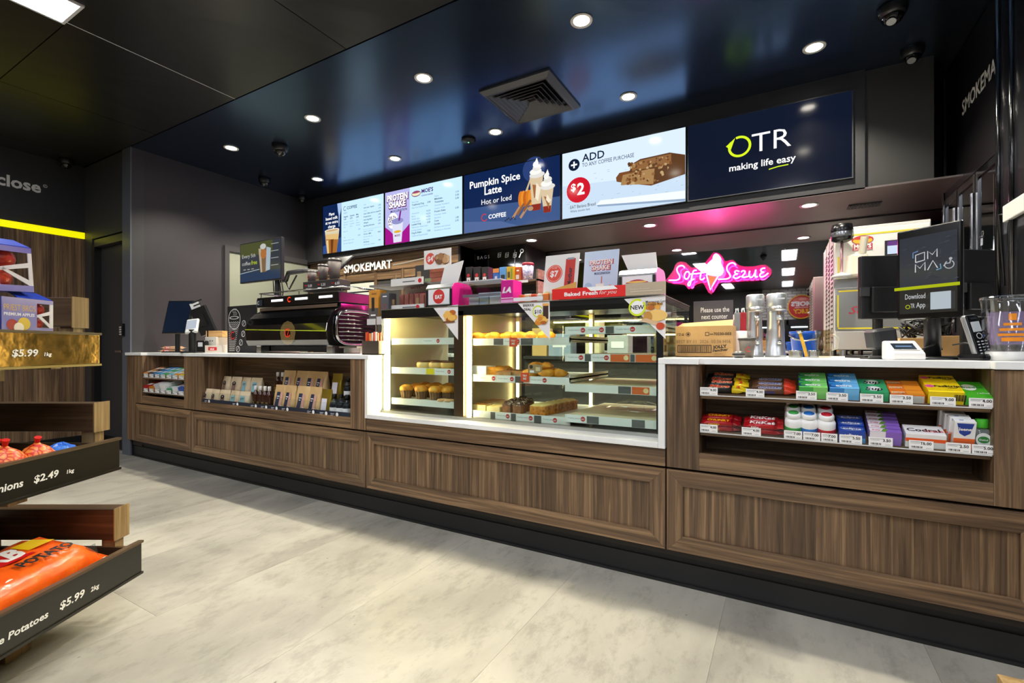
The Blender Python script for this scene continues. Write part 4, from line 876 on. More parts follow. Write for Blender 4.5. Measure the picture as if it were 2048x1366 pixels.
for i, u in enumerate((581, 605, 626, 645)): place(cb, uc, (XB(u, 2.23), 2.23, .655), rz=math.radians((4, -4, 3, -2)[i]), label='kraft coffee bag with a navy label, %s from left in the rear row' % ordn(i), group=gB)
gb = pouch(.1, .06, .17, GLD, 'coffee_bag', '', 'coffee bag', lambda c, w, h: c.rect(w * .2, 0, w * .5, h * .75, P('#e9e6ee', .5)), .18); ug = []
place(gb, ug, (XB(655, 2.085), 2.085, .562), label='shiny gold coffee bag with a white label in the front row', group=gB); place(gb, ug, (XB(676, 2.22), 2.22, .655), label='shiny gold coffee bag standing in the raised rear row', group=gB)
wb = lathe_thing('water_bottle', '', 'bottle', [('bottle', [(.028, 0), (.03, .004), (.03, .09), (.024, .108), (.013, .118), (.013, .122)], glass('bottle_glass', '#dfe8ea', .9)), ('contents', [(.026, .004), (.027, .08), (.022, .09)], P('#2c2f30', .4)), ('cap', [(.0145, .12), (.0145, .142), (.013, .144)], BLACK), ('label_band', [(.0303, .028), (.0305, .03), (.0305, .058), (.0303, .06)], WHITE), ('dark_band', [(.0304, .06), (.0306, .061), (.0306, .078), (.0304, .079)], P('#14181f', .4))]); uw = []
for i, u in enumerate((669, 682, 695)): place(wb, uw, (XB(u, 2.08), 2.08, .562), label='glass bottle with black and white bands at the bay end, %s from left' % ordn(i), group=gB)
place(wb, uw, (XB(697, 2.21), 2.21, .655), label='glass bottle with black and white bands on the raised rear row', group=gB)
# ================================================================= pastries in the case
gP = 'pastries in the cake case'
CRUST = noisy('golden_crust', [(.3, '#b86a14'), (.5, '#e89c28'), (.7, '#f7c24a')], 22, .55, bump=.5); CHOC = noisy('chocolate_glaze', [(.3, '#4a230f'), (.7, '#6e3a1a')], 18, .25); CREAM = noisy('cream_cake', [(.3, '#e9c878'), (.7, '#f6e2a8')], 16, .6, bump=.3)
SPON = noisy('carrot_sponge', [(.35, '#8a4a14'), (.5, '#c77a1e'), (.65, '#e0982c')], 60, .7, bump=.6); COCO = noisy('coconut_crumb', [(.4, '#3a2012'), (.55, '#6e4a30'), (.62, '#efe3d0')], 55, .7, bump=.7); ICE = noisy('pale_icing', [(.3, '#e6c45e'), (.7, '#f6e09a')], 30, .5, bump=.4); PAPER = noisy('muffin_paper', [(.3, '#5a4028'), (.6, '#7a5a38')], 20, .6)
def muffin():
    t = thing('muffin', '', 'muffin'); n = 24
    MB().lathe([(.027, 0), (.029, .003), (.038, .05), (.037, .05)], PAPER, n=n, fn=lambda j: 1.05 if j % 2 else .95).build('paper_case', t, world=False)
    rd = random.Random(3); rings = []
    for r, z in ((.036, .044), (.041, .052), (.04, .064), (.031, .075), (.016, .081), (.003, .082)): rings.append([(r * math.cos(2 * PI * j / n) * (1 + .06 * rd.random()), r * math.sin(2 * PI * j / n) * (1 + .06 * rd.random()), z + .004 * rd.random()) for j in range(n)])
    MB().loft(rings, CRUST).build('top', t, smooth=True, world=False); return t
mf = muffin(); um = []; x0, x1, z, y0 = SH['a2']
lab = ['front row left', 'front row middle', 'front row right', 'second row left', 'second row middle', 'second row right', 'back row left', 'back row middle', 'back row right', 'front row, beside the mullion']
sp = [(sx(813, 2.24), 2.24), (sx(843, 2.24), 2.24), (sx(871, 2.235), 2.235)] + [(sx(u, 2.35), 2.35) for u in (833, 862, 888)] + [(sx(u, 2.46), 2.46) for u in (850, 873, 897)] + [(sx(897, 2.26), 2.26)]
for (x, y), lb in zip(sp, lab): place(mf, um, (x, y, z), rz=x * 9, label='golden topped muffin on the bottom case shelf, ' + lb, group=gP)
ck = lathe_thing('cookie', '', 'cookie', [('biscuit', [(.002, 0), (.03, 0), (.036, .006), (.03, .014), (.002, .017)], noisy('cookie_dough', [(.3, '#c98f52'), (.7, '#e9c48e')], 30, .7, bump=.5))]); uk = []
for i, u in enumerate((886, 900)): place(ck, uk, (sx(u, 2.2), 2.2, z + .0), label='pale cookie at the front of the bottom case shelf, %s one' % ['left', 'right'][i], group=gP)
x0, x1, z, y0 = SH['a1']
bn = lathe_thing('filled_bun', '', 'bun', [('bun', [(.003, 0), (.042, 0), (.05, .008), (.052, .02), (.049, .032), (.044, .037)], noisy('bun_crust', [(.3, '#e3b04a'), (.7, '#f7df9a')], 5, .5)), ('glaze', [(.0465, .034), (.045, .04), (.036, .0435), (.002, .044)], CHOC)]); un = []
for i, u in enumerate((850, 874, 898)): place(bn, un, (sx(u, 2.28), 2.28, z), label='round glazed bun on the middle case shelf, %s from left' % ordn(i), group=gP)
for i, u in enumerate((866, 887, 906)): place(bn, un, (sx(u, 2.42), 2.42, z), label='round glazed bun in the rear of the middle case shelf, %s from left' % ordn(i), group=gP)
def block(w, d, h, body, topm, name, cat, tz=.006, bumps=0):
    t = thing(name, '', cat); MB().box(-w / 2, w / 2, -d / 2, d / 2, 0, h, body).build('sponge', t, bev=.003, world=False)
    rd = random.Random(5); g = 6; v = []; f = []
    for i in range(g + 1):
        for j in range(g + 1): v.append((-w / 2 - .001 + (w + .002) * i / g, -d / 2 - .001 + (d + .002) * j / g, h - .003 if i in (0, g) or j in (0, g) else h + tz * (.5 + rd.random())))
    for i in range(g):
        for j in range(g): a = i * (g + 1) + j; f.append((a, a + g + 1, a + g + 2, a + 1))
    MB().add(v, f, topm).build('topping', t, smooth=True, world=False); return t
def croissant(name='croissant'):
    t = thing(name, '', 'croissant'); pts = []
    mb = MB(); n = 10; rings = []
    for i in range(15):
        s = i / 14 * 2 - 1; a = s * 1.25; R = .045
        c = Vector((R * math.sin(a), -R * math.cos(a) + .03, .018)); r = .024 * (1 - abs(s) ** 2.2) + .004; r *= 1.0 + .1 * (i % 2)
        d = Vector((math.cos(a), math.sin(a), 0)); nn = Vector((-d.y, d.x, 0))
        rings.append([tuple(c + nn * r * math.cos(2 * PI * j / n) + Vector((0, 0, 1)) * (r * .8 * math.sin(2 * PI * j / n))) for j in range(n)])
    mb.loft(rings, CRUST).build('pastry', t, smooth=True, world=False)
    MB().loft([[(p[0], p[1], p[2] + .0015) for p in [r[k] for k in (1, 2, 3)]] for r in rings[2:13]], ICE, cap=False).build('icing_streak', t, world=False) if False else None
    return t
x0, x1, z, y0 = SH['b0']
cr = croissant(); ucr = []
for i, (u, Y) in enumerate(((958, 2.25), (985, 2.25), (1012, 2.25), (1040, 2.25), (1067, 2.25), (1093, 2.26), (970, 2.38), (1000, 2.38), (1032, 2.38), (1062, 2.38))):
    place(cr, ucr, (sx(u, Y), Y, z), rz=i * 1.3, label='golden pastry on the top case shelf, %s from left in the %s row' % (ordn(i if i < 6 else i - 6), 'front' if i < 6 else 'rear'), group=gP)
x0, x1, z, y0 = SH['b1']
t = carton(.12, .1, .05, '#f5efe2', 'pastry_box', 'white card pastry box at the left end of the second case shelf', 'box'); t.location = (sx(958, 2.22), 2.2, z); t['group'] = gP
sr = block(.13, .05, .032, CRUST, CRUST, 'sausage_roll', 'pastry', .01); us = []
for i, (u, Y) in enumerate(((988, 2.24), (990, 2.32), (1003, 2.4))): place(sr, us, (sx(u, Y), Y, z), rz=.25, label='flaky sausage roll on the second case shelf, %s from the front' % ordn(i), group=gP)
bw = block(.1, .05, .022, noisy('brown_slice', [(.3, '#8a6238'), (.7, '#c29a68')], 30, .7), noisy('nut_top', [(.3, '#6e4522'), (.7, '#b07a44')], 30, .6), 'nut_slice', 'slice', .004); ubw = []
for i, (u, Y) in enumerate(((1012, 2.22), (1026, 2.3), (1036, 2.38), (1040, 2.22))): place(bw, ubw, (sx(u, Y), Y, z), rz=-.1, label='flat nutty slice on the second case shelf, %s one' % ordn(i), group=gP)
for i, (u, Y, dz) in enumerate(((1062, 2.23, 0), (1092, 2.23, 0), (1078, 2.33, 0), (1108, 2.34, 0), (1075, 2.26, .035), (1098, 2.28, .035), (1122, 2.28, .0))):
    dup(cr, (sx(u, Y), Y, z + dz), rz=i * .9 + .4, label='bagged croissant on the right of the second case shelf, %s of the pile' % ordn(i), group=gP)
a = pt(1072, 739, 2.19); MB_ = MB().box(a.x - .045, a.x + .035, 2.188, 2.19, a.z - .02, a.z + .025, P('#a88a64', .5)); o = tag(MB_.build('bag_label'), 'brown bag label leaning on the croissants in the second case shelf', 'label', gP)
c = Cv((a.x - .045, 2.188, a.z - .02), (1, 0, 0), (0, 0, 1)); c.disc(.018, .033, .01, P('#3a2a20')); c.rect(.01, .003, .025, .012, WHITE); c.rect(.045, .012, .025, .02, P('#e0c8a0')); c.build('print', o)
x0, x1, z, y0 = SH['b2']
ch = block(.1, .06, .032, CREAM, noisy('bronzed_top', [(.3, '#9a5a1e'), (.7, '#d0913c')], 14, .4), 'cheesecake_slice', 'slice', .003); uch = []
for i, (u, Y) in enumerate(((962, 2.23), (972, 2.31), (984, 2.39), (994, 2.47))): place(ch, uch, (sx(u, Y), Y, z), label='bronzed cheesecake slice on the bottom middle shelf, %s from the front' % ordn(i), group=gP)
lm = block(.085, .06, .03, CREAM, ICE, 'lemon_slice', 'slice', .003); ulm = []
for i, (u, Y) in enumerate(((992, 2.22), (1002, 2.3), (1012, 2.38))): place(lm, ulm, (sx(u, Y), Y, z), label='pale lemon slice on the bottom middle shelf, %s from the front' % ordn(i), group=gP)
lg = block(.05, .06, .045, noisy('rocky_sponge', [(.3, '#5a3016'), (.7, '#a0683a')], 40, .7), COCO, 'rocky_road_slice', 'slice', .014); ulg = []
for i, (u, Y) in enumerate(((1018, 2.22), (1039, 2.22), (1026, 2.3), (1047, 2.3), (1036, 2.38), (1056, 2.38), (1046, 2.46))): place(lg, ulg, (sx(u, Y), Y, z), label='crumb topped rocky slice on the bottom middle shelf, %s row %s' % (['front', 'front', 'second', 'second', 'third', 'third', 'back'][i], ['left', 'right', 'left', 'right', 'left', 'right', 'single'][i]), group=gP)
cs = block(.09, .055, .05, SPON, ICE, 'carrot_cake_slice', 'slice', .006); ucs = []
for i in range(6): Y = 2.215 + i * .062; place(cs, ucs, (sx(1078, 2.215) + .004 + i * .006, Y, z), label='orange carrot cake slice with icing, %s from the front' % ordn(i), group=gP)
x0, x1, z, y0 = SH['c3']
cl = thing('plastic_bag', 'crumpled clear plastic bag lying on the bottom right case shelf', 'bag', (sx(1270, 2.4), 2.42, z))
rd = random.Random(8); rings = []
for k, (r, zz) in enumerate(((.11, .003), (.13, .015), (.1, .035), (.05, .05), (.005, .055))): rings.append([(r * math.cos(2 * PI * j / 26) * (.75 + .5 * rd.random()), r * .7 * math.sin(2 * PI * j / 26) * (.75 + .5 * rd.random()), zz + .015 * rd.random()) for j in range(26)])
MB().loft(rings, glass('crinkled_film', '#ffffff', 1.0, .08)).build('film', cl, world=False)
# ================================================================= things on the counter
def imb(u0, u1, v0, v1, Y):
    """place seen face-on: base centre (world) plus width and height, for something turned to face the photographer's side"""
    b = pt((u0 + u1) / 2, v1, Y); d = -ST * b.x + CT * b.y
    return b, (u1 - u0) * d / F, (v1 - v0) * d / F
def gb(p, z=CTZ): return (p.x, p.y, z)
# --- left till area
p, w, h = imb(322, 378, 598, 668, 2.25)
t = thing('customer_display', 'black portrait touch display leaning back on the far end of the counter', 'screen', gb(p), TH - .12)
M = Matrix.Translation((0, 0, p.z - CTZ)) @ Matrix.Rotation(math.radians(-14), 4, 'X')
MB().rbox(-w / 2, w / 2, -.012, .012, 0, h, .008, P('#08080a', .3), M=M).build('housing', t, world=False)
MB().box(-w / 2 + .012, w / 2 - .012, -.0135, -.012, .014, h - .014, noisy('night_sky_screen', [(.5, '#0c1420'), (.62, '#1d3050'), (.72, '#4a6ea0')], 7, .12, 3)).build('glass', t, world=False) if False else None
m = EM('#1a2840', .4, '#0a1018', .08)
o = MB(); o.box(-w / 2 + .012, w / 2 - .012, -.0135, -.012, .014, h - .014, m, M); o.build('glass', t, world=False)
MB().cyl((0, .03, 0), (0, .03, p.z - CTZ + .1), .02, BLACK).box(-.09, .09, -.05, .1, 0, .012, BLACK).build('stand', t, world=False)
p, w, h = imb(369, 396, 637, 666, 2.14)
t = thing('payment_terminal', 'white handheld card terminal on a black post at the far till', 'card terminal', gb(p), TH + .1)
M = Matrix.Translation((0, 0, p.z - CTZ)) @ Matrix.Rotation(math.radians(-38), 4, 'X') @ Matrix.Rotation(math.radians(-12), 4, 'Y')
MB().rbox(-w * .42, w * .42, -.014, .014, 0, h * 1.25, .012, P('#c9cbc8', .35), M=M).build('body', t, world=False, smooth=False)
MB().box(-w * .32, w * .32, -.0155, -.014, h * .3, h * 1.1, EM('#d9e2f0', .7), M).build('screen', t, world=False)
MB().cyl((0, .02, .01), (0, .02, p.z - CTZ + .03), .028, BLACK).box(-.06, .06, -.05, .07, 0, .012, BLACK).build('post', t, world=False)
p, w, h = imb(402, 436, 612, 667, 2.42)
t = thing('till_monitor', 'black till monitor seen from behind, tilted, with a white note on top', 'monitor', gb(p), TH - .05)
M = Matrix.Translation((0, 0, p.z - CTZ)) @ Matrix.Rotation(math.radians(8), 4, 'X') @ Matrix.Rotation(math.radians(-20), 4, 'Y')
MB().rbox(-w * .5, w * .5, -.015, .015, 0, h * 1.0, .008, P('#121214', .4), M=M).build('housing', t, world=False)
MB().box(-w * .2, w * .2, -.03, -.015, h * .3, h * .75, P('#0c0c0e', .5), M).build('rear_cover', t, world=False)
MB().cyl((0, .0, 0), (0, .0, p.z - CTZ + .12), .022, BLACK).box(-.1, .1, -.08, .08, 0, .012, BLACK).build('stand', t, world=False)
nt = MB().box(-w * .4, w * .16, .0, .003, h * 1.0, h * 1.22, WHITE, M).build('note', t, world=False)
c = Cv(M @ Vector((-w * .4, -.0005, h * 1.0)), M.to_3x3() @ Vector((1, 0, 0)), M.to_3x3() @ Vector((0, 0, 1))); c.rect(.02, .05, .11, .012, INK); c.rect(.03, .02, .07, .012, INK); c.build('note_print', t, world=False)
p, w, h = imb(396, 414, 678, 702, 2.35)
t = thing('desk_scanner', 'small black and white desk scanner beside the card terminal', 'scanner', gb(p), TH)
MB().rbox(-w / 2, w / 2, -.03, .03, .012, h, .012, P('#101012', .3)).build('head', t, world=False); MB().box(-w * .25, w * .25, -.0315, -.03, h * .5, h * .85, P('#c6cbd0', .2)).build('window', t, world=False); MB().box(-w * .6, w * .6, -.05, .04, 0, .012, BLACK).build('foot', t, world=False)
for i, (u0, u1, dz, a) in enumerate(((324, 362, 0, .1), (328, 366, .03, -.12))):
    p, w, h = imb(u0, u1, 690, 703, 2.35); t = thing('snack_packet', 'flat shiny snack packet with a red flash by the till, %s one' % ['lower', 'upper'][i], 'snack', gb(p, CTZ + dz), TH + a, 'snack packets by the till')
    def ring(x, ww, hh): return [(x, a_, .0145 + b_) for a_, b_ in rrect(ww, hh)]
    MB().loft([ring(*q) for q in ((-w / 2, .1, .002), (-w / 2 + .015, .1, .003), (-w / 2 + .04, .1, .028), (w / 2 - .04, .1, .028), (w / 2 - .015, .1, .003), (w / 2, .1, .002))], P('#c9a07c', .3)).build('wrapper', t, smooth=True, world=False)
    c = Cv((-w / 2, -.0505, .004), (1, 0, 0), (0, 0, 1)); c.rect(w * .25, 0, w * .3, .02, RED); c.text(w * .3, .004, 'WW', .02, WHITE, bold=.04); c.build('print', t, world=False)
p, w, h = imb(420, 456, 654, 668, 2.5)
for i, (u0, u1, v0, v1, Y, cc, zz) in enumerate(((418, 456, 686, 703, 2.42, '#d8cfc4', 0), (419, 444, 668, 687, 2.46, '#dcd9d0', .067), (420, 456, 652, 668, 2.48, '#cda05e', .145))):
    p, w, h = imb(u0, u1, v0, v1, Y); t = thing('till_box', ['red and white carton at the bottom of the stack beside the cup board', 'white socket box in the middle of the stack beside the cup board', 'light wooden tray on top of the stack beside the cup board'][i], 'box', gb(p, CTZ + zz), TH - .15, 'stacked boxes by the till')
    if i < 2:
        MB().box(-w / 2, w / 2, -.06, .1, 0, [.066, .076][i], P(cc, .5)).build('carton', t, world=False, bev=.002)
        c = Cv((-w / 2, -.06, 0), (1, 0, 0), (0, 0, 1))
        if i == 0: c.rect(w * .2, .02, w * .5, .03, RED); c.text(w * .3, .026, 'SALE', .02, WHITE, bold=.04)
        else: c.disc(w * .45, .04, .007, GREYPL); c.disc(w * .65, .04, .007, GREYPL)
        c.build('print', t, world=False)
    else:
        TW_ = wood('X', '#a87d48', '#c79a60', '#dcb47c', key='pale_tray_wood')
        MB().box(-w / 2, w / 2, -.06, .1, 0, .012, TW_).box(-w / 2, w / 2, -.06, -.05, .012, .055, TW_).box(-w / 2, w / 2, .09, .1, .012, .055, TW_).box(-w / 2, -w / 2 + .01, -.05, .09, .012, .055, TW_).box(w / 2 - .01, w / 2, -.05, .09, .012, .055, TW_).build('tray', t, world=False)
# --- coffee cup board
Y = 2.42; q = [pt(455, 703, Y), pt(512, 703, Y), pt(512, 609, Y), pt(456, 611, Y)]
x0, x1, zt = q[0].x, q[1].x, q[2].z
t = thing('coffee_cup_board', 'black board with a white chalk drawing of a coffee cup and beans', 'board', ((x0 + x1) / 2, Y, CTZ))
MB().box(x0, x1, Y, Y + .012, CTZ, zt, P('#1c1c20', .5)).build('panel', t)
MB().box(x0 + .1, x0 + .14, Y + .012, Y + .09, CTZ, CTZ + .012, BLACK).box(x1 - .14, x1 - .1, Y + .012, Y + .09, CTZ, CTZ + .012, BLACK).build('feet', t)
W_, H_ = x1 - x0, zt - CTZ; c = Cv((x0, Y, CTZ), (1, 0, 0), (0, 0, 1)); CH = P('#d6d6d2', .6)
def wob(y, x0_, x1_, amp): return [(x0_ + (x1_ - x0_) * k / 24, y + amp * math.sin(k * 1.3)) for k in range(25)]
for k in range(16):
    y = .02 + k * .0165; f = k / 16; c.line(wob(y, W_ * (.06 - .0 * f), W_ * (.26 + .2 * f), .005), .0035, CH)
c.ring(W_ * .27, H_ * .72, W_ * .2, W_ * .215, CH); c.k += .001
c.disc(W_ * .22, H_ * .37, W_ * .1, P('#1c1c20', .5), H_ * .1); c.ring(W_ * .22, H_ * .37, .026, .034, P('#e0301e', .5), 50, 330); c.disc(W_ * .27, H_ * .75, W_ * .17, CH, H_ * .035); c.disc(W_ * .27, H_ * .75, W_ * .13, P('#1c1c20', .5), H_ * .024)
for k in range(3): c.line([(W_ * (.24 + k * .05) + .012 * math.sin(j * .9), H_ * (.8 + j * .018)) for j in range(9)], .003, CH)
for x, y in ((.62, .62), (.6, .4), (.52, .22), (.42, .08)): c.ring(W_ * x, H_ * y, .022, .027, CH); c.line([(W_ * x - .015, H_ * y - .015), (W_ * x, H_ * y + .004), (W_ * x + .015, H_ * y + .015)], .004, CH)
c.build('drawing', t)
# --- espresso machine
X0, X1 = sx(499, 2.3), sx(661, 2.3)
t = thing('espresso_machine', 'large glossy black espresso machine with a round gold and red emblem', 'coffee machine', ((X0 + X1) / 2, 2.5, CTZ))
prof = [(2.33, 1.012), (2.285, 1.02), (2.268, 1.06), (2.262, 1.12), (2.272, 1.18), (2.3, 1.235), (2.34, 1.275), (2.385, 1.3), (2.39, 1.33), (2.74, 1.33), (2.74, 1.012)]
GB = P('#070708', .08, coat=.6)
MB().prism([(X0, y, z) for y, z in reversed(prof)], (X1 - X0, 0, 0), GB).build('body', t, bev=.004)
MB().box(X0 - .03, X1 - .01, 2.38, 2.74, 1.335, 1.415, P('#0c0c0e', .2)).build('top_housing', t, bev=.006)
MB().box(X0 + .02, X1 - .02, 2.375, 2.385, 1.303, 1.327, CHROME).build('trim_bar', t)
MB().box(X0 + .03, X0 + .09, 2.34, 2.7, CTZ, 1.012, STEEL).box(X1 - .09, X1 - .03, 2.34, 2.7, CTZ, 1.012, STEEL).box(X0 + .1, X1 - .1, 2.42, 2.7, .975, 1.012, DARK).build('feet', t)
MB().tube([(X0 - .02, 2.4, 1.452), (X1 + .02, 2.4, 1.452), (X1 + .03, 2.72, 1.452), (X0 - .03, 2.72, 1.452)], .006, CHROME, closed=True).build('cup_rail', t, smooth=True)
for x in (X0, (X0 + X1) / 2, X1): MB().cyl((x, 2.4, 1.415), (x, 2.4, 1.452), .005, CHROME).build('rail_post', t)
c = Cv((X0, 2.379, 1.335), (1, 0, 0), (0, 0, 1), lift=.002)
for x in (.17, .47, .75): c.rect(x, .038, .15, .018, EM('#ffffff', 1.6))
c.ring(.4, .047, .014, .021, EM('#ff4020', 1.5), 40, 320); c.rect(-.025, .012, .08, .05, P('#26303a', .3)); c.text(-.015, .024, 'C', .04, WHITE); c.build('badges', t)
c = Cv((X0, 2.262, 1.12), (1, 0, 0), (0, 0, 1), lift=.003); cx = sx(576, 2.262) - X0; cz = pt(576, 666, 2.262).z - 1.12
for k in range(6):
    r = .085 - k * .009; v = [(cx + (r + .003 * math.cos(12 * a)) * math.cos(a), cz + (r + .003 * math.cos(12 * a)) * math.sin(a)) for a in [2 * PI * i / 60 for i in range(61)]]; c.line(v, .0022, P('#b59a5c', .4))
c.ring(cx, cz, .026, .034, P('#e0301e', .4), 50, 330); c.line([(cx - .005, cz - .035), (cx + .02, cz + .035)], .005, P('#e0301e', .4)); c.build('emblem', t)
MB().add([(X0, 2.2615, 1.145), (X1, 2.2615, 1.118), (X1, 2.2615, 1.124), (X0, 2.2615, 1.151)], [(0, 1, 2, 3)], P('#a9b822', .3)).build('coach_line', t)
def oval(cy, cz, ry, rz, x, n=28): return [(x, cy + ry * math.copysign(abs(math.cos(2 * PI * i / n)) ** .6, math.cos(2 * PI * i / n)), cz + rz * math.copysign(abs(math.sin(2 * PI * i / n)) ** .6, math.sin(2 * PI * i / n))) for i in range(n)]
MB().tube(oval(2.53, 1.15, .19, .125, X1 + .012), .012, P('#8a8a8c', .12, 1.0), closed=True).build('side_hoop', t, smooth=True)
for k in range(7): z = 1.06 + k * .03; MB().cyl((X1 + .012, 2.36, z), (X1 + .012, 2.7, z), .006, P('#6a6668', .15, 1.0), n=8).build('side_bar', t, smooth=True)
MB().prism(oval(2.53, 1.15, .18, .115, X1 + .001), (.003, 0, 0), P('#2a0c1e', .15)).build('side_plate', t)  # pink reflection is put into the plate's dark colour
MB().box(X1 + .02, X1 + .2, 2.36, 2.68, 1.0, 1.012, STEEL).box(X1 + .02, X1 + .03, 2.4, 2.6, CTZ, 1.0, STEEL).box(X1 + .18, X1 + .19, 2.4, 2.6, CTZ, 1.0, STEEL).build('drip_tray', t)
# cups on their plinth
Y = 2.5; a, b = sx(606, Y), sx(676, Y); z0 = 1.458; zz = pt(640, 583, Y).z
t = thing('cup_plinth', 'low dark box with cup prices on top of the coffee machine', 'box', ((a + b) / 2, Y + .05, z0))
zt = pt(640, 568, Y).z; MB().box(a, b, Y, Y + .12, z0, z0 + .075, P('#3a3634', .5)).build('box', t, bev=.002)
c = Cv((a, Y, z0), (1, 0, 0), (0, 0, 1))
for k in range(3): c.text(.06 + k * .16, .03, ['5.00', '5.50', '6.00'][k], .03, WHITE, bold=.02); c.rect(.02 + k * .16, .04, .03, .008, RED)
c.build('prices', t)
for i, (u, r, hh) in enumerate(((622, .036, .095), (644, .042, .135), (667, .05, .17))):
    lb = ['small', 'medium', 'large'][i]; p = pt(u, 570, Y + .05)
    q = thing('takeaway_cup', lb + ' dark paper coffee cup with lid on top of the coffee machine', 'cup', (p.x, Y + .06, z0 + .0755), 0, 'display cups on the coffee machine')
    MB().lathe([(r * .72, 0), (r, hh * .9)], P('#5b5250', .55), n=24).build('cup', q, smooth=True, world=False); MB().lathe([(r * 1.06, hh * .88), (r * 1.07, hh * .93), (r * .98, hh * .95), (r * .95, hh), (r * .85, hh), (r * .8, hh * .97), (.002, hh * .97)], P('#3a3534', .4), n=24).build('lid', q, smooth=True, world=False)
    c = Cv((0, -r * .9, hh * .45), (1, 0, 0), (0, r * .1, hh)); c.ring(0, 0, .01, .014, P('#d8342a', .5), 40, 320); c.build('logo', q, world=False)
# monitor on a pole and its arm
Y = 2.74; A, B, D = pt(480, 487, Y), pt(563, 473, Y), pt(565, 558, Y)
t = thing('pole_monitor', 'flat screen on a black pole showing a coffee offer above the coffee machine', 'screen', ((A.x + B.x) / 2, Y + .03, CTZ))
MB().box(A.x, B.x, Y, Y + .03, D.z, B.z, P('#26262a', .3)).build('housing', t, bev=.003)
w, h = B.x - A.x, B.z - D.z; c = Cv((A.x, Y, D.z), (1, 0, 0), (0, 0, 1))
def e3(col): return EM(col, .75, '#05070a', .15)
c.rect(.012, .012, w - .024, h - .024, e3('#3c4048')); c.rect(.012, .012, w - .024, h * .22, e3('#2c3f5e')); c.rect(.012, h * .66, w * .78, h * .31, e3('#55592e')); c.text(w * .06, h * .62, 'Every 5th', h * .13, e3('#d9d9d2'), fit=w * .33); c.text(w * .06, h * .44, 'coffee', h * .13, e3('#d9d9d2'), fit=w * .21); c.text(w * .29, h * .44, 'free', h * .15, e3('#c3d61a'), bold=.01)
c.poly([(w * .5, h * .8), (w * .7, h * .8), (w * .66, h * .22), (w * .54, h * .22)], e3('#8a6a4a')); c.poly([(w * .66, h * .82), (w * .76, h * .78), (w * .74, h * .26), (w * .64, h * .24)], e3('#b9c9d4')); c.poly([(w * .47, h * .8), (w * .53, h * .8), (w * .56, h * .22), (w * .52, h * .22)], e3('#c9b9a0')); c.disc(w * .59, h * .66, w * .07, e3('#c07a3a')); c.disc(w * .58, h * .84, w * .07, e3('#d9d9d2'), h * .07)
for k in range(4): c.rect(w * .77, h * (.86 - k * .17), w * .17, h * .015, e3('#b9b9b4'))
for k in range(3): c.rect(w * (.1 + k * .1), h * .32, w * .06, h * .02, e3('#b9b9b4'))
c.line([(.012, h * .24), (w * .5, h * .3)], .006, e3('#b9c9d4')); c.build('display', t)
px = pt(541, 600, Y).x
MB().cyl((px, Y + .07, CTZ), (px, Y + .07, D.z + .2), .022, DARK).box(px - .1, px + .1, Y + .02, Y + .14, CTZ, CTZ + .012, DARK).build('pole', t)
MB().box(px - .06, px + .06, Y + .03, Y + .06, D.z + .06, D.z + .2, BLACK).build('bracket', t)
g = MB()
for k in range(5): g.tube([(px - .05 + k * .03, Y + .06, D.z + .02), (px - .06 + k * .035, Y + .075, D.z - .1), (px - .02 + k * .01, Y + .09, D.z - .25)], .006, BLACK, 6)
g.build('cables', t, smooth=True)
E1 = pt(572, 560, Y + .1); E2 = pt(577, 546, Y + .1); E3 = pt(610, 541, Y + .1)
MB().tube([(px, Y + .09, E1.z), E1, E2, E3], .022, P('#3a3a3c', .35), 10).build('arm', t, smooth=True)
MB().tube([E1 - Vector((0, 0, .02)), (E1.x + .05, Y + .1, E1.z - .09), (E2.x + .12, Y + .1, E2.z - .03)], .008, BLACK, 6).build('arm_cable', t, smooth=True)
p = pt(650, 540, Y + .05)
M = Matrix.Translation(Vector((p.x, Y + .1, p.z)) - Vector(t.location)) @ Matrix.Rotation(math.radians(-50), 4, 'X')
MB().rbox(-.17, .12, -.015, .015, -.02, .22, .01, P('#121214', .3), M=M).build('arm_screen', t, world=False)
MB().box(-.12, .0, .015, .05, .02, .12, BLACK, M).build('arm_joint', t, world=False); MB().tube([E3, (p.x - .05, Y + .1, p.z - .02)], .02, P('#6a6a6c', .3, .6)).build('arm_end', t)
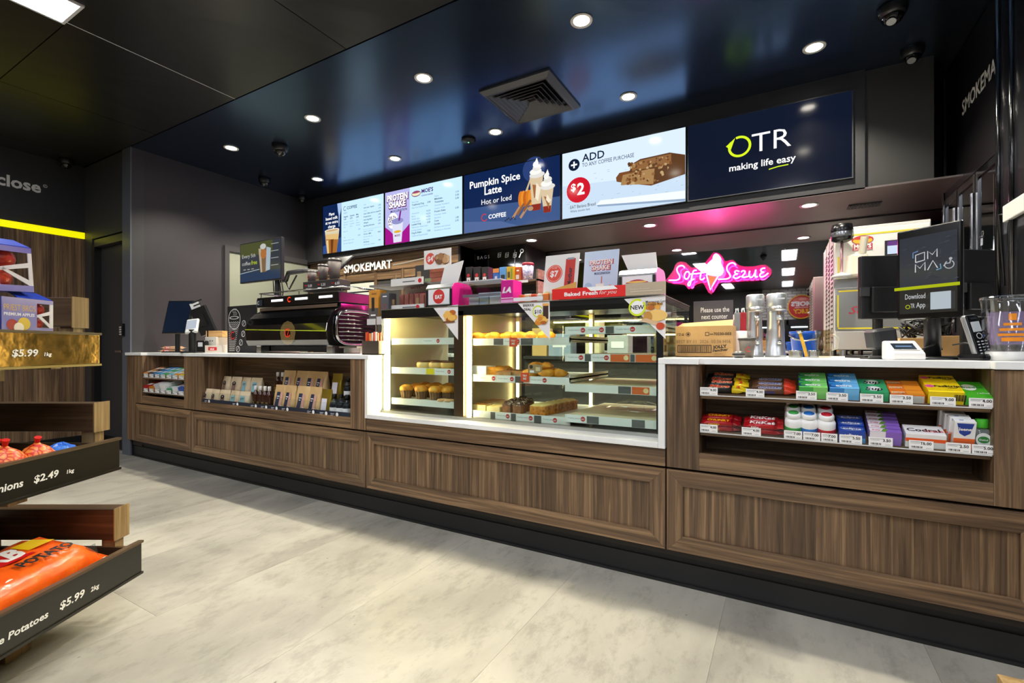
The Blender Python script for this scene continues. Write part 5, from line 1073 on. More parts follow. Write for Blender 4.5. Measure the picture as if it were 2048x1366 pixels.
# --- coffee cartons, straws and their stand left of the case
Y = 2.2; a, b = sx(736, Y), sx(777, Y)
t = thing('carton_stand', 'narrow black display stand with white price tabs left of the cake case', 'stand', ((a + b) / 2, Y + .08, CTZ))
zs = pt(750, 640, Y).z
MB().box(a + .02, a + .03, Y + .1, Y + .11, CTZ, zs, STEEL).box(b - .03, b - .02, Y + .1, Y + .11, CTZ, zs, STEEL).box(a, b, Y, Y + .14, zs - .006, zs, BLACK).box(a, b, Y + .02, Y + .14, CTZ, CTZ + .008, BLACK).build('frame', t)
MB().box(a - .005, a + .07, Y - .004, Y, zs - .03, zs + .008, P('#c9c9c6', .4)).build('price_tab', t); MB().box(a + .08, b + .01, Y - .004, Y, zs - .03, zs + .02, P('#c9c9c6', .4)).build('price_tab', t)
def cup_carton(u0, u1, v0, Y_, topc, botc, lb):
    a, b = sx(u0, Y_), sx(u1, Y_); zt = pt((u0 + u1) / 2, v0, Y_).z
    q = thing('coffee_carton', lb, 'box', ((a + b) / 2, Y_ + .03, zs + .0005), 0, 'coffee cartons left of the cake case')
    MB().box(a, b, Y_, Y_ + .07, zs + .0005, zt, P(topc, .5)).build('carton', q, bev=.0015)
    c = Cv((a, Y_, zs), (1, 0, 0), (0, 0, 1)); w, h = b - a, zt - zs
    c.rect(0, 0, w, h * (.4 if topc != botc else .01), P(botc, .5)); c.rect(w * .28, h * .3, w * .3, h * .45, INK) if topc != botc else c.ring(w * .5, h * .5, w * .2, w * .24, P('#b5342a', .5)); c.rect(w * .2, h * .14, w * .5, h * .05, WHITE); c.rect(w * .3, h * .85, w * .5, h * .04, WHITE if topc == botc else P('#8a5a20', .5)); c.build('print', q)
cup_carton(738, 757, 580, Y + .012, '#c98a2e', '#55504c', 'ochre and grey coffee carton with a dark window left of the case'); cup_carton(761, 777, 586, Y + .016, '#55565a', '#55565a', 'plain grey coffee carton with a ring logo left of the case')
p = pt(751, 705, 2.14)
t = thing('straw_caddy', 'dark square caddy full of orange and white sugar sticks beside the cake case', 'caddy', (p.x, 2.16, CTZ))
a, b = sx(734, 2.14), sx(767, 2.14); zt = pt(750, 682, 2.14).z
CB_ = P('#4a3f36', .4, alpha=1)
MB().box(a, b, 2.1, 2.106, CTZ, zt, CB_).box(a, b, 2.2, 2.206, CTZ, zt, CB_).box(a, a + .006, 2.106, 2.2, CTZ, zt, CB_).box(b - .006, b, 2.106, 2.2, CTZ, zt, CB_).box(a, b, 2.1, 2.206, CTZ, CTZ + .006, CB_).box((a + b) / 2 - .003, (a + b) / 2 + .003, 2.106, 2.2, CTZ, zt - .02, CB_).build('box', t)
rd = random.Random(12)
sc_ = ['#e0642a', '#d8402a', '#e98a3a', '#f0ece6', '#c0392b', '#f2f0ea']
gS = 'sugar sticks in the caddy'
for i in range(16):
    x = a + .012 + (b - a - .024) * (i % 8) / 7; y = 2.122 + (i // 8) * .045
    s_ = tag(MB().box(-.005, .005, -.0025, .0025, 0, .125 + .012 * rd.random(), P(sc_[(i * 7) % 6], .5)).build('sugar_stick', world=False), '%s sugar stick in the dark caddy, %s from left in the %s row' % (['orange', 'red', 'amber', 'white', 'dark red', 'cream'][(i * 7) % 6], ordn(i % 8), ['front', 'rear'][i // 8]), 'sugar stick', gS)
    s_.location = (x, y, CTZ + .008); s_.rotation_euler = (0, rd.uniform(-.05, .05), 0)
# ================================================================= on top of the cake case
TZ = CZ1
Y = 2.24; a, b = sx(779, Y), sx(848, Y)
t = thing('snack_rack', 'two-tier snack rack with price strips on the left of the cake case', 'rack', ((a + b) / 2, Y + .1, TZ))
z2 = pt(815, 563, Y).z; KB = wood('X', '#7a5f42', '#9a7c58', '#b3946c', key='rack_ply')
MB().box(a, b, Y, Y + .2, TZ, TZ + .008, KB).box(a, b, Y, Y + .008, TZ, TZ + .035, P('#e6e4de', .5)).build('lower_tray', t)
MB().box(a - .2, b - .02, Y + .02, Y + .22, z2 - .012, z2, P('#77787a', .4)).box(a, b - .02, Y + .012, Y + .02, z2 - .02, z2 + .025, P('#e6e4de', .5)).build('upper_tray', t)
for x in (a + .02, b - .06): MB().box(x - .012, x + .012, Y + .008, Y + .016, TZ, TZ + .075, KB).box(x - .012, x + .012, Y + .02, Y + .028, z2, z2 + .06, KB).build('corner_upright', t)
MB().box(a + .03, b - .05, Y + .21, Y + .22, TZ, z2 + .14, P('#3b3a38', .5)).build('rear_board', t)
MB().tube([(a, Y + .03, z2 + .12), (a + .1, Y + .03, z2 + .125), (b - .02, Y + .03, z2 + .14)], .003, P('#b0ae9e', .4), 6).build('wire', t)
c = Cv((a, Y, TZ), (1, 0, 0), (0, 0, 1)); c.rect(.11, .014, .14, .008, GREYPL); c.disc(b - a - .05, .018, .013, RED); c.build('price_print', t)
c = Cv((a, Y + .012, z2 - .02), (1, 0, 0), (0, 0, 1)); c.rect(.1, .018, .1, .007, GREYPL); c.disc(.24, .022, .014, RED); c.rect(.28, .01, .05, .02, P('#8a9a6a', .5)); c.build('price_print', t)
pk = noisy('brownie_wrap', [(.3, '#7a3f36'), (.7, '#a8685a')], 10, .4)
for i in range(7):
    q = tag(MB().box(-.018, .018, 0, .045, 0, .1, pk).build('brownie_bar', bev=.003, world=False), 'pinkish brown wrapped bar standing in the snack rack, %s from left' % ordn(i), 'snack bar', 'wrapped bars in the snack rack'); q.location = (a + .045 + i * .042, Y + .06, TZ + .0085)
for i in range(3):
    q = tag(MB().box(-.06, .06, 0, .1, 0, .03, noisy('timber_block', [(.3, '#8a4a38'), (.7, '#a8604a')], 8, .5)).build('cake_box', bev=.002, world=False), 'reddish brown flat box on the upper tier of the snack rack, %s' % ['bottom', 'middle', 'top'][i], 'box', 'flat boxes on the snack rack'); q.location = (sx(868, 2.33), 2.36, z2 + .001 + i * .031)
q = bpy.data.objects['cake_box']
MB().box(b - .02, b + .16, Y + .1, Y + .25, z2 - .012, z2, P('#77787a', .4)).box(b + .13, b + .14, Y + .2, Y + .21, TZ, z2, STEEL).build('side_shelf', t)
# price card
Y = 2.3; A, B = pt(848, 503, Y), pt(902, 495, Y); z0 = pt(875, 537, Y).z
t = thing('price_card', 'white price card with a red disc and grain slice above the snack rack', 'sign', ((A.x + B.x) / 2, Y, z0))
MB().box(A.x, B.x, Y, Y + .003, z0, B.z, P('#efece8', .5)).build('card', t); MB().cyl((B.x - .012, Y + .008, z2 + .0), (B.x - .012, Y + .008, B.z - .02), .003, STEEL).build('stem', t)
w, h = B.x - A.x, B.z - z0; c = Cv((A.x, Y, z0), (1, 0, 0), (0, 0, 1)); c.disc(w * .24, h * .55, w * .17, P('#e2503c', .5)); c.text(w * .24, h * .42, '$4', h * .36, WHITE, 'C', bold=.03); c.text(w * .32, h * .6, '50', h * .15, WHITE, bold=.03); blob(c, w * .68, h * .45, w * .26, [P('#a8764a'), P('#c79a6a'), P('#7a5230'), P('#e0bd8e')], 26, seed=3); c.build('print', t)
# pink and white poster cards behind the rack
Y = 2.4; A, B = pt(808, 566, Y), pt(850, 600, Y)
t = tag(MB().box(A.x, B.x + .05, Y, Y + .004, B.z, A.z, P('#d9d3d0', .5)).build('paper_sign'), 'small pale paper sign with pink lettering behind the napkin dispenser', 'sign'); c = Cv((A.x, Y, B.z), (1, 0, 0), (0, 0, 1)); c.text(.06, .08, 'am', .07, P('#b06a5a', .5), bold=.01); c.text(.03, .015, 'SWEETS', .05, P('#e0489a', .5), bold=.03); c.build('lettering', t)
# napkin dispensers
def dispenser(u0, u1, v0, v1, Y, dep, side, deco, label, nap):
    a, b = sx(u0, Y), sx(u1, Y); z1 = pt((u0 + u1) / 2, v0, Y).z; z0 = TZ
    t = thing('napkin_dispenser', label, 'napkin dispenser', ((a + b) / 2, Y + dep / 2, z0)); h = z1 - z0
    pr = [(Y, z0), (Y, z1 - .03), (Y + .02, z1 - .008), (Y + .05, z1), (Y + dep - .05, z1), (Y + dep - .02, z1 - .01), (Y + dep, z1 - .04), (Y + dep, z0)]
    MB().prism([(b - .006, y, z) for y, z in pr], (.006, 0, 0), P(side, .4)).build('side_plate', t); MB().prism([(a, y, z) for y, z in pr], (.006, 0, 0), P('#c9cbcc', .2, .8)).build('side_plate', t)
    MB().prism([(a + .006, y, z) for y, z in pr], (b - a - .012, 0, 0), P('#d4d6d8', .2, .85)).build('shell', t, bev=.003)
    MB().box(a + .02, b - .02, Y - .003, Y, z0 + .02, z1 - .04, P('#f0eff0', .4)).box(a, b, Y - .006, Y, z0, z0 + .015, BLACK).box(b - .016, b - .004, Y - .006, Y, z0, z1 - .04, BLACK).box(a + .004, a + .016, Y - .006, Y, z0, z1 - .04, BLACK).build('front_plate', t)
    c = Cv((a + .02, Y - .003, z0 + .02), (1, 0, 0), (0, 0, 1)); deco(c, b - a - .04, h - .06); c.build('print', t)
    q = tag(MB().add([*nap(a, b, Y, z1)], [(0, 1, 2, 3), (4, 5, 6, 7), (0, 4, 5, 1), (1, 5, 6, 2), (2, 6, 7, 3), (3, 7, 4, 0)], P('#f3f2ee', .7)).build('napkin'), 'white paper napkin sticking out of the %s dispenser' % ('pink sided' if side != '#e08ac8' else 'hot dog'), 'napkin')
    return t
def nap1(a, b, Y, z): return [(a + .06, Y + .06, z - .0), (b - .01, Y + .06, z), (b + .04, Y + .05, z + .125), (a + .1, Y + .05, z + .1), (a + .06, Y + .066, z), (b - .01, Y + .066, z), (b + .04, Y + .056, z + .125), (a + .1, Y + .056, z + .1)]
def nap2(a, b, Y, z): return [(a + .03, Y + .06, z), (b - .01, Y + .06, z), (b - .015, Y + .05, z + .075), (a - .0, Y + .05, z + .075), (a + .03, Y + .066, z), (b - .01, Y + .066, z), (b - .015, Y + .056, z + .075), (a - .0, Y + .056, z + .075)]
dispenser(852, 905, 565, 612, 2.2, .2, '#e0108c', lambda c, w, h: (c.disc(w * .5, h * .52, h * .48, P('#d8342e', .4)), c.text(w * .5, h * .38, 'EAT', h * .34, WHITE, 'C', bold=.05)), 'white napkin dispenser with a red disc and bright pink side', nap1)
def hd(c, w, h): c.disc(w * .5, h * .45, w * .4, P('#b3165c', .4), h * .36); c.disc(w * .5, h * .42, w * .36, P('#f0b62a', .4), h * .28); c.disc(w * .5, h * .62, w * .39, P('#a8164a', .4), h * .13); c.disc(w * .5, h * .68, w * .34, P('#f2c860', .4), h * .05)
dispenser(1237, 1313, 535, 592, 2.28, .2, '#e08ac8', hd, 'chrome napkin dispenser with a hot dog picture behind the red banner', nap2)
# clear lighter case, pink carton and orange tray
Y = 2.28; a, b = sx(926, Y), sx(1001, Y); zt = pt(960, 562, Y).z
t = thing('acrylic_case', 'clear acrylic display box with blue tinted packs on the cake case', 'display box', ((a + b) / 2, Y + .07, TZ)); CPL = glass('clear_plastic', '#fbfdfd', .8)
g = MB()
for q in ((a, b, Y, Y + .004, TZ, zt), (a, b, Y + .14, Y + .144, TZ, zt), (a, a + .004, Y, Y + .144, TZ, zt), (b - .004, b, Y, Y + .144, TZ, zt)): g.box(*q, CPL)
g.build('walls', t); MB().box(a, b, Y, Y + .144, zt, zt + .006, P('#cfd6dc', .2, alpha=.6)).build('lid', t); MB().box(a, b, Y - .002, Y + .144, TZ, TZ + .012, P('#c9952e', .4)).build('base', t); MB().box(a, b, Y - .004, Y - .001, TZ + .06, TZ + .075, P('#6d7076', .4)).build('label_strip', t)
for i in range(5):
    q = tag(MB().box(-.04, .04, 0, .03, 0, .05 + (i % 2) * .03, P(['#a9bccc', '#c3d0da', '#8fa6ba'][i % 3], .3)).build('clear_pack', world=False, bev=.003), 'pale blue plastic pack inside the acrylic display box, %s from left' % ordn(i), 'pack', 'packs in the acrylic box'); q.location = (a + .06 + i * (b - a - .12) / 4, Y + .03 + (i % 2) * .05, TZ + .0125)
Y = 2.25; a, b = sx(1002, Y), sx(1026, Y); zt = pt(1013, 560, Y).z; t = tag(MB().box(a, b, Y, Y + .1, TZ, zt, P('#cf128c', .35)).build('pink_carton', bev=.002), 'shiny magenta carton with white script standing on the cake case', 'box')
c = Cv((a, Y, TZ), (1, 0, 0), (0, 0, 1)); w, h = b - a, zt - TZ; c.text(w * .1, h * .5, 'LA', h * .3, WHITE, bold=.06, shear=.3, fit=w * .75); c.rect(0, h * .1, w, h * .12, P('#e9a8d4', .4)); c.rect(0, h * .26, w, h * .04, P('#f2d0e6', .4)); c.build('print', t)
Y = 2.23; a, b = sx(1027, Y), sx(1086, Y); t = thing('sweet_tray', 'low clear tray of orange wrapped sweets in front of the seven dollar poster', 'tray', ((a + b) / 2, Y + .06, TZ))
MB().box(a, b, Y, Y + .003, TZ, TZ + .065, CPL).box(a, b, Y + .12, Y + .123, TZ, TZ + .065, CPL).box(a, b, Y, Y + .123, TZ, TZ + .004, CPL).box(a, b, Y - .002, Y, TZ + .015, TZ + .035, WHITE).build('tray', t)
for i in range(6):
    q = tag(MB().box(-.016, .016, 0, .06, 0, .05, P(['#e0602a', '#d9b48a', '#c9472a', '#e8dcc8', '#dd7a32', '#b9a08a'][i], .35)).build('wrapped_sweet', world=False, bev=.006), '%s wrapped sweet in the clear tray' % ['orange', 'tan', 'brick red', 'cream', 'amber', 'grey brown'][i], 'sweet', 'sweets in the clear tray'); q.location = (a + .03 + i * .037, Y + .03, TZ + .0045)
# posters
def poster(pts, Y, label, deco, lean=0, bg='#e9e9e4', z0=None):
    q = [pt(u, v, Y) for u, v in pts]; x0 = (q[0].x + q[3].x) / 2; x1 = (q[1].x + q[2].x) / 2; z1 = (q[0].z + q[1].z) / 2; zb = z0 if z0 is not None else (q[2].z + q[3].z) / 2
    sh = (q[0].x - q[3].x)
    t = thing('poster', label, 'poster', ((x0 + x1) / 2, Y, zb)); w = x1 - x0; h = z1 - zb
    P_ = [(q[3].x, Y, zb), (q[3].x + w, Y, zb), (q[0].x + w, Y, z1), (q[0].x, Y, z1)]
    MB().prism(P_, (0, .003, 0), P(bg, .45)).build('sheet', t); MB().box(x0 + w * .3, x0 + w * .7, Y + .003, Y + .06, zb, zb + .01, CPL).build('holder', t)
    c = Cv((q[3].x, Y, zb), (1, 0, 0), (sh, 0, h)); c.uy = Vector((sh, 0, h)) / h; c.n = Vector((0, -1, 0)); deco(c, w, h); c.build('print', t)
def dp1(c, w, h):
    c.disc(w * .3, h * .62, w * .24, P('#e0503c', .5)); c.ring(w * .3, h * .62, w * .205, w * .215, P('#f4d8d0', .5)); c.text(w * .3, h * .56, '$7', h * .17, WHITE, 'C', bold=.03); c.text(w * .3, h * .73, 'Just Right', h * .03, WHITE, 'C')
    c.rect(w * .62, h * .3, w * .28, h * .6, P('#c9382e', .4)); c.rect(w * .66, h * .88, w * .2, h * .04, P('#9aa0a4', .3, .5)); c.text(w * .82, h * .36, 'Mother', h * .12, P('#2a2a3a', .5), rot=90, bold=.03)
    c.poly([(w * .3, h * .3), (w * .98, h * .42), (w * .98, h * .16), (w * .5, h * .1), (w * .28, h * .18)], P('#e0a94e', .5)); c.poly([(w * .3, h * .3), (w * .5, h * .28), (w * .52, h * .12), (w * .28, h * .18)], P('#b98e62', .5)); c.disc(w * .14, h * .2, w * .13, P('#cfd3a0', .5), h * .06); c.rect(0, 0, w, h * .08, P('#dcdcd6', .5))
poster([(1092, 512), (1158, 506), (1153, 592), (1084, 601)], 2.3, 'tall white poster with a seven dollar red disc and a bread roll', dp1, z0=TZ)
def dp2(c, w, h):
    for s_, y, f in (('PROTEIN', .74, .66), ('SHAKE', .63, .52)): c.text(w * .51, h * (y - .01), s_, h * .12, P('#b3222e', .5), 'C', bold=.08, fit=w * (f + .04)); c.text(w * .5, h * y, s_, h * .12, P('#f6e4e0', .5), 'C', bold=.04, fit=w * f)
    c.text(w * .55, h * .54, 'MUSCLENATION', h * .06, P('#2a3a6a', .5), 'C', bold=.02, fit=w * .45); c.poly([(w * .38, h * .36), (w * .62, h * .36), (w * .58, h * .05), (w * .42, h * .05)], P('#f4efe4', .5)); c.rect(w * .53, h * .36, w * .03, h * .14, P('#d86a5a', .5)); c.disc(w * .5, h * .1, w * .1, P('#e0b23c', .5), h * .02)
    for x, y in ((.68, .24), (.8, .3), (.24, .18), (.34, .2)): c.disc(w * x, h * y, w * .04, P('#e09a90', .5))
    c.disc(w * .16, h * .3, w * .12, P('#a9c4e0', .5), h * .09); c.disc(w * .12, h * .24, w * .04, P('#5a6a7a', .5))
poster([(1170, 505), (1240, 497), (1231, 577), (1164, 583)], 2.33, 'pale blue poster with a red lettered protein shake advertisement', dp2, bg='#c9daf0', z0=TZ)
# red banner
Y = 2.125; A, B = pt(1104, 579, Y), pt(1251, 571, Y); C_, D_ = pt(1103, 600, Y), pt(1331, 591, Y); Bz = pt(1331, 564, Y); zb = TZ + .001
t = thing('bakery_banner', 'red and beige banner with white bakery lettering along the case top', 'sign', ((A.x + D_.x) / 2, Y, zb)); ht = A.z - zb
MB().box(A.x, B.x, Y, Y + .006, zb, A.z, P('#dd1a12', .4)).build('red_panel', t); MB().box(B.x, D_.x, Y, Y + .006, zb, A.z + .004, P('#b8a78e', .5)).build('beige_panel', t); MB().box(A.x + .03, D_.x - .03, Y + .006, Y + .05, zb, zb + .004, STEEL).build('foot', t)
c = Cv((A.x, Y, zb), (1, 0, 0), (0, 0, 1)); w = B.x - A.x; c.poly([(w * .49, ht), (w * .85, ht), (w * .9, ht * .68), (w * .55, ht * .62)], WHITE); c.text(w * .18, ht * .28, 'Baked Fresh', ht * .5, WHITE, bold=.03, fit=w * .46); c.text(w * .66, ht * .28, 'for you', ht * .5, P('#f0d8d4', .5), shear=.35, fit=w * .23); c.text(w * 1.06, ht * .5, 'Ready to Microwave', ht * .2, P('#d6c8b2', .5)); c.rect(w * 1.06, ht * .3, .14, .004, P('#d6c8b2', .5)); c.build('lettering', t)
# ================================================================= right end of the counter
Y = 2.33; a, b = sx(1351, Y), sx(1466, Y); zt = pt(1409, 652, Y).z
t = thing('cardboard_box', 'opened brown cardboard carton with black print and a bar code beside the case', 'box', ((a + b) / 2, Y + .12, CTZ)); w, h = b - a, zt - CTZ
MB().box(a, b, Y, Y + .004, CTZ, zt, CARD).box(a, b, Y + .2, Y + .204, CTZ, zt, CARD).box(a, a + .004, Y + .004, Y + .2, CTZ, zt, CARD).box(b - .004, b, Y + .004, Y + .2, CTZ, zt, CARD).box(a, b, Y, Y + .2, CTZ, CTZ + .004, CARD).build('carton', t)
MB().add([(a + .01, Y, zt), (b, Y, zt), (b - .005, Y + .07, zt + .03), (a + .02, Y + .07, zt + .018), (a + .01, Y + .003, zt), (b, Y + .003, zt), (b - .005, Y + .073, zt + .03), (a + .02, Y + .073, zt + .018)], [(0, 1, 2, 3), (7, 6, 5, 4), (0, 4, 5, 1), (1, 5, 6, 2), (2, 6, 7, 3), (3, 7, 4, 0)], CARD).build('flap', t)
c = Cv((a, Y, CTZ), (1, 0, 0), (0, 0, 1)); BR = P('#3a2c1c', .7)
c.text(w * .04, h * .7, '12', h * .12, BR, bold=.02); c.rect(w * .11, h * .74, w * .05, h * .02, BR); c.rect(w * .11, h * .7, w * .05, h * .02, BR); c.ring(w * .23, h * .74, h * .055, h * .07, BR); c.disc(w * .23, h * .74, h * .035, BR); c.rect(w * .53, h * .68, w * .07, h * .12, BR); c.rect(w * .54, h * .7, w * .05, h * .08, CARD); c.text(w * .97, h * .7, '70230-003', h * .12, BR, 'R', bold=.02); c.rect(w * .61, h * .72, w * .06, h * .025, BR)
c.text(w * .02, h * .45, 'BEST BY 11  2026  02:36 H16', h * .15, P('#7a6242', .7), fit=w * .94)
c.rect(w * .04, h * .14, w * .6, h * .25, BR); c.rect(w * .055, h * .165, w * .57, h * .2, CARD); x = .075; rd = random.Random(2)
while x < .61: q = .004 + .009 * rd.random(); c.rect(w * x, h * .17, w * q, h * .19, BR); x += q + .004 + .007 * rd.random()
c.text(w * .06, h * .08, '1 00 10700 70230 0', h * .04, BR); c.text(w * .67, h * .27, 'JOLLY', h * .13, BR, bold=.06, fit=w * .24, rot=6); c.text(w * .67, h * .17, 'rancher', h * .11, BR, bold=.05, fit=w * .26, rot=6); c.text(w * .7, h * .1, 'HARD CANDY', h * .035, BR); c.text(w * .68, h * .05, 'ORIGINAL FLAVORS', h * .035, BR); c.build('print', t)
Y = 2.62; A, B = pt(1387, 607, Y), pt(1466, 600, Y); zb = pt(1420, 650, Y).z
t = thing('counter_sign', 'grey board asking customers to use the next counter, behind the carton', 'sign', ((A.x + B.x) / 2, Y, CTZ)); MB().box(A.x, B.x, Y, Y + .008, zb, A.z + .01, P('#575356', .5)).build('board', t); MB().box((A.x + B.x) / 2 - .02, (A.x + B.x) / 2 + .02, Y + .008, Y + .014, CTZ, zb + .05, DARK).box((A.x + B.x) / 2 - .06, (A.x + B.x) / 2 + .06, Y - .02, Y + .06, CTZ, CTZ + .006, DARK).build('stand', t)
c = Cv((A.x, Y, zb), (1, 0, 0), (0, 0, 1)); w = B.x - A.x; z1 = pt(1428, 624, Y).z - zb; c.text(w * .55, z1, 'Please use the', .035, WHITE, 'C', bold=.01, fit=w * .72); c.text(w * .54, z1 - .035, 'next counter', .035, WHITE, 'C', bold=.01, fit=w * .66); c.build('lettering', t)
# utensil pot with tongs
p = pt(1480, 700, 2.5); t = thing('utensil_pot', 'white pot holding red handled tongs between the carton and the mixers', 'pot', (p.x, 2.5, CTZ)); zt = pt(1480, 662, 2.5).z - CTZ
MB().lathe([(.028, 0), (.03, .003), (.031, zt), (.027, zt), (.026, .01), (.001, .01)], P('#ece6e2', .4)).build('pot', t, smooth=True, world=False)
for i, (dx, cc) in enumerate(((-.012, '#8a8c8e'), (.014, '#a8202a'))):
    q = thing('tongs', ['steel', 'red handled'][i] + ' kitchen tongs standing in the white pot', 'tongs', (p.x + dx, 2.5, CTZ + .011), 0, 'tongs in the pot'); MB().tube([(-.006, 0, .0), (-.012, 0, .1), (-.004, 0, .22)], .004, STEEL, 6).tube([(.006, 0, .0), (.012, 0, .1), (.002, 0, .22)], .004, STEEL, 6).build('arms', q, world=False, smooth=True); MB().box(-.013, .013, -.006, .006, .1, .2, P(cc, .4)).build('grip', q, world=False, bev=.003)
p = pt(1494, 712, 2.3); r = .034; hh = pt(1494, 676, 2.3).z - CTZ
t = thing('takeaway_cup', 'grey brown paper cup with a dark lid beside the milkshake mixer', 'cup', (p.x, 2.3, CTZ)); MB().lathe([(r * .72, 0), (r, hh * .92)], P('#6a6158', .55), n=24).build('cup', t, smooth=True, world=False); MB().lathe([(r * 1.06, hh * .9), (r * 1.07, hh * .95), (r, hh), (.002, hh)], P('#38332f', .4), n=24).build('lid', t, smooth=True, world=False)
c = Cv((.008, -r * .88, hh * .42), (1, .25, 0), (0, .0, 1)); c.ring(0, 0, .008, .011, P('#c0342a', .5), 40, 320); c.build('logo', t, world=False)
p = pt(1478, 713, 2.2); t = thing('scanner_puck', 'small round grey puck lying in front of the paper cup', 'device', (p.x, 2.19, CTZ)); MB().lathe([(.014, 0), (.022, .006), (.025, .015), (.02, .025), (.008, .03), (.001, .03)], P('#6d6c68', .3, .3), n=24).build('body', t, smooth=True, world=False); MB().lathe([(.0255, .012), (.0257, .014), (.0255, .018)], P('#2a2a2a', .4), n=24, cap=False).build('seam', t, world=False)
# milkshake mixers
BS = P('#c6c9ca', .36, .85)
def mixer(u0, u1, v0, v1, Y, label):
    b_, w, h = imb(u0, u1, v0, v1, Y); t = thing('milkshake_mixer', label, 'mixer', (b_.x, Y, CTZ), TH - .1, 'milkshake mixers'); h = pt((u0 + u1) / 2, v0, Y).z - CTZ; r = w / 2
    MB().loft([[(r * x * s_ * 1.0 if False else q[0] * s_, q[1] * s_ * .9, z * h) for q in [(r * math.cos(k * PI / 14), r * math.sin(k * PI / 14)) for k in range(28)] for x in (1,)] for z, s_ in ((0, 1.02), (.04, 1.02), (.05, .95), (.3, .86), (.6, .8), (.8, .84), (.81, .84))], BS).build('column', t, smooth=True, world=False)
    MB().loft([[(q[0] * s_, q[1] * s_ - .01, z * h) for q in [(r * math.cos(k * PI / 14), r * math.sin(k * PI / 14)) for k in range(28)]] for z, s_ in ((.78, .92), (.8, .95), (.97, .95), (.99, .9), (1.0, .8))], P('#ccd0d0', .38, .8)).build('motor_head', t, smooth=True, world=False)
    MB().lathe([(r * .72, .72 * h), (r * .8, .75 * h), (r * .8, .79 * h), (r * .5, .81 * h)], P('#cfd0d0', .3, .9), (0, -r * .55, 0)).build('cup_rest', t, smooth=True, world=False)
    MB().cyl((0, -r * .85, .3 * h), (0, -r * .85, .74 * h), .006, P('#c9a58a', .2, .8), n=8).cyl((0, -r * .85, .2 * h), (0, -r * .85, .26 * h), .011, CHROME, n=10).cyl((0, -r * .85, .58 * h), (0, -r * .85, .66 * h), .014, BS, n=10).build('spindle', t, smooth=True, world=False)
    c = Cv((-r * .4, -r * .9 - .012, h * .9), (1, 0, 0), (0, 0, 1)); c.rect(0, 0, r * .8, h * .025, P('#e9e9e9', .3)); c.build('badge', t, world=False)
mixer(1491, 1526, 590, 708, 2.55, 'tall stainless milkshake mixer, left one of the pair'); mixer(1532, 1570, 588, 708, 2.55, 'tall stainless milkshake mixer, right one beside the blue bucket')
# blue bucket and tins
p, w, h = imb(1583, 1636, 663, 697, 2.62); t = thing('blue_bucket', 'bright blue plastic bucket behind the small steel tins', 'bucket', (p.x, 2.62, CTZ)); h = pt(1609, 663, 2.62).z - CTZ; r = w / 2
MB().lathe([(r * .78, 0), (r * .97, h * .9), (r * 1.02, h * .9), (r * 1.02, h), (r * .96, h), (r * .94, h * .9), (r * .75, .01), (.001, .01)], P('#1058c8', .35), n=24).build('pail', t, smooth=True, world=False); MB().tube([(-r, 0, h * .85), (-r * .7, -r * .8, h * .7), (0, -r * 1.05, h * .62), (r * .7, -r * .8, h * .7), (r, 0, h * .85)], .004, STEEL, 6).build('handle', t, smooth=True, world=False)
for i, u in enumerate((1591, 1627)):
    p = pt(u, 709, 2.42); t = thing('steel_tin', 'shallow ribbed steel tin in front of the blue bucket, %s one' % ['left', 'right'][i], 'tin', (p.x, 2.42, CTZ), 0, 'steel tins by the bucket'); r = (.026, .02)[i]
    MB().lathe([(r, 0), (r * 1.03, .004), (r * .98, .012), (r * 1.03, .02), (r * .98, .028), (r * 1.03, .033), (r * .9, .033), (r * .88, .008), (.001, .008)], STEEL, n=24).build('can', t, smooth=True, world=False); MB().lathe([(r * .87, .026), (.001, .026)], P('#d9c9a8', .5), n=20, cap=False).build('contents', t, world=False)
p = pt(1608, 700, 2.44); t = thing('syrup_ladle', 'yellow handled scoop leaning between the two tins', 'scoop', (p.x, 2.5, CTZ)); MB().tube([(0.012, 0, .003), (.002, .01, .05), (-.012, .02, .105)], .007, P('#d9a51e', .4), 8).build('handle', t, smooth=True, world=False); MB().lathe([(.002, -.012), (.012, -.004), (.014, .006), (.011, .006), (.002, -.006)], STEEL, (-.014, .022, .115), 14).build('bowl', t, smooth=True, world=False)
p = pt(1648, 700, 2.5); t = thing('glass_jug', 'tall clear plastic jug standing against the soft serve machine', 'jug', (p.x, 2.52, CTZ)); h = pt(1648, 660, 2.5).z - CTZ
MB().lathe([(.026, 0), (.028, .003), (.034, h), (.031, h), (.025, .006), (.001, .006)], glass('jug_plastic', '#eae6d8', .9), n=22).build('jug', t, smooth=True, world=False); MB().tube([(.033, 0, h * .85), (.055, 0, h * .7), (.05, 0, h * .35), (.029, 0, h * .25)], .004, P('#d9d4c0', .3, alpha=.8), 6).build('handle', t, smooth=True, world=False)
# --- soft serve machine on the back bench
MYF = 3.3; a, b = sx(1668, MYF), sx(1862, MYF); z0 = .93; zt = pt(1760, 448, MYF).z
t = thing('soft_serve_machine', 'big white and steel soft serve machine with yellow lines and hot dog logo', 'soft serve machine', ((a + b) / 2, MYF + .4, z0))
WS_ = P('#dedcd6', .3, .25); YL = P('#e6d22a', .4)
bz = .06
MB().box(a, b, MYF, MYF + .8, z0 + bz, zt, WS_).build('cabinet', t, bev=.004)
zm = pt(1668, 566, MYF).z
MB().box(a + .005, b - .005, MYF - .008, MYF, zm + .02, zt - .02, P('#e9e8e3', .35)).build('upper_door', t, bev=.002); MB().box(a + .005, b - .005, MYF - .008, MYF, z0 + .17, zm - .035, P('#c9ccc8', .18, .7)).build('lower_door', t, bev=.002); MB().box(a, b, MYF - .012, MYF, zm - .035, zm + .018, STEEL).build('drip_rail', t, bev=.002)
MB().box(a + .01, b, MYF - .02, MYF, z0 + bz, z0 + .165, P('#d5d0c6', .3, .6)).build('drip_shelf', t, bev=.003)
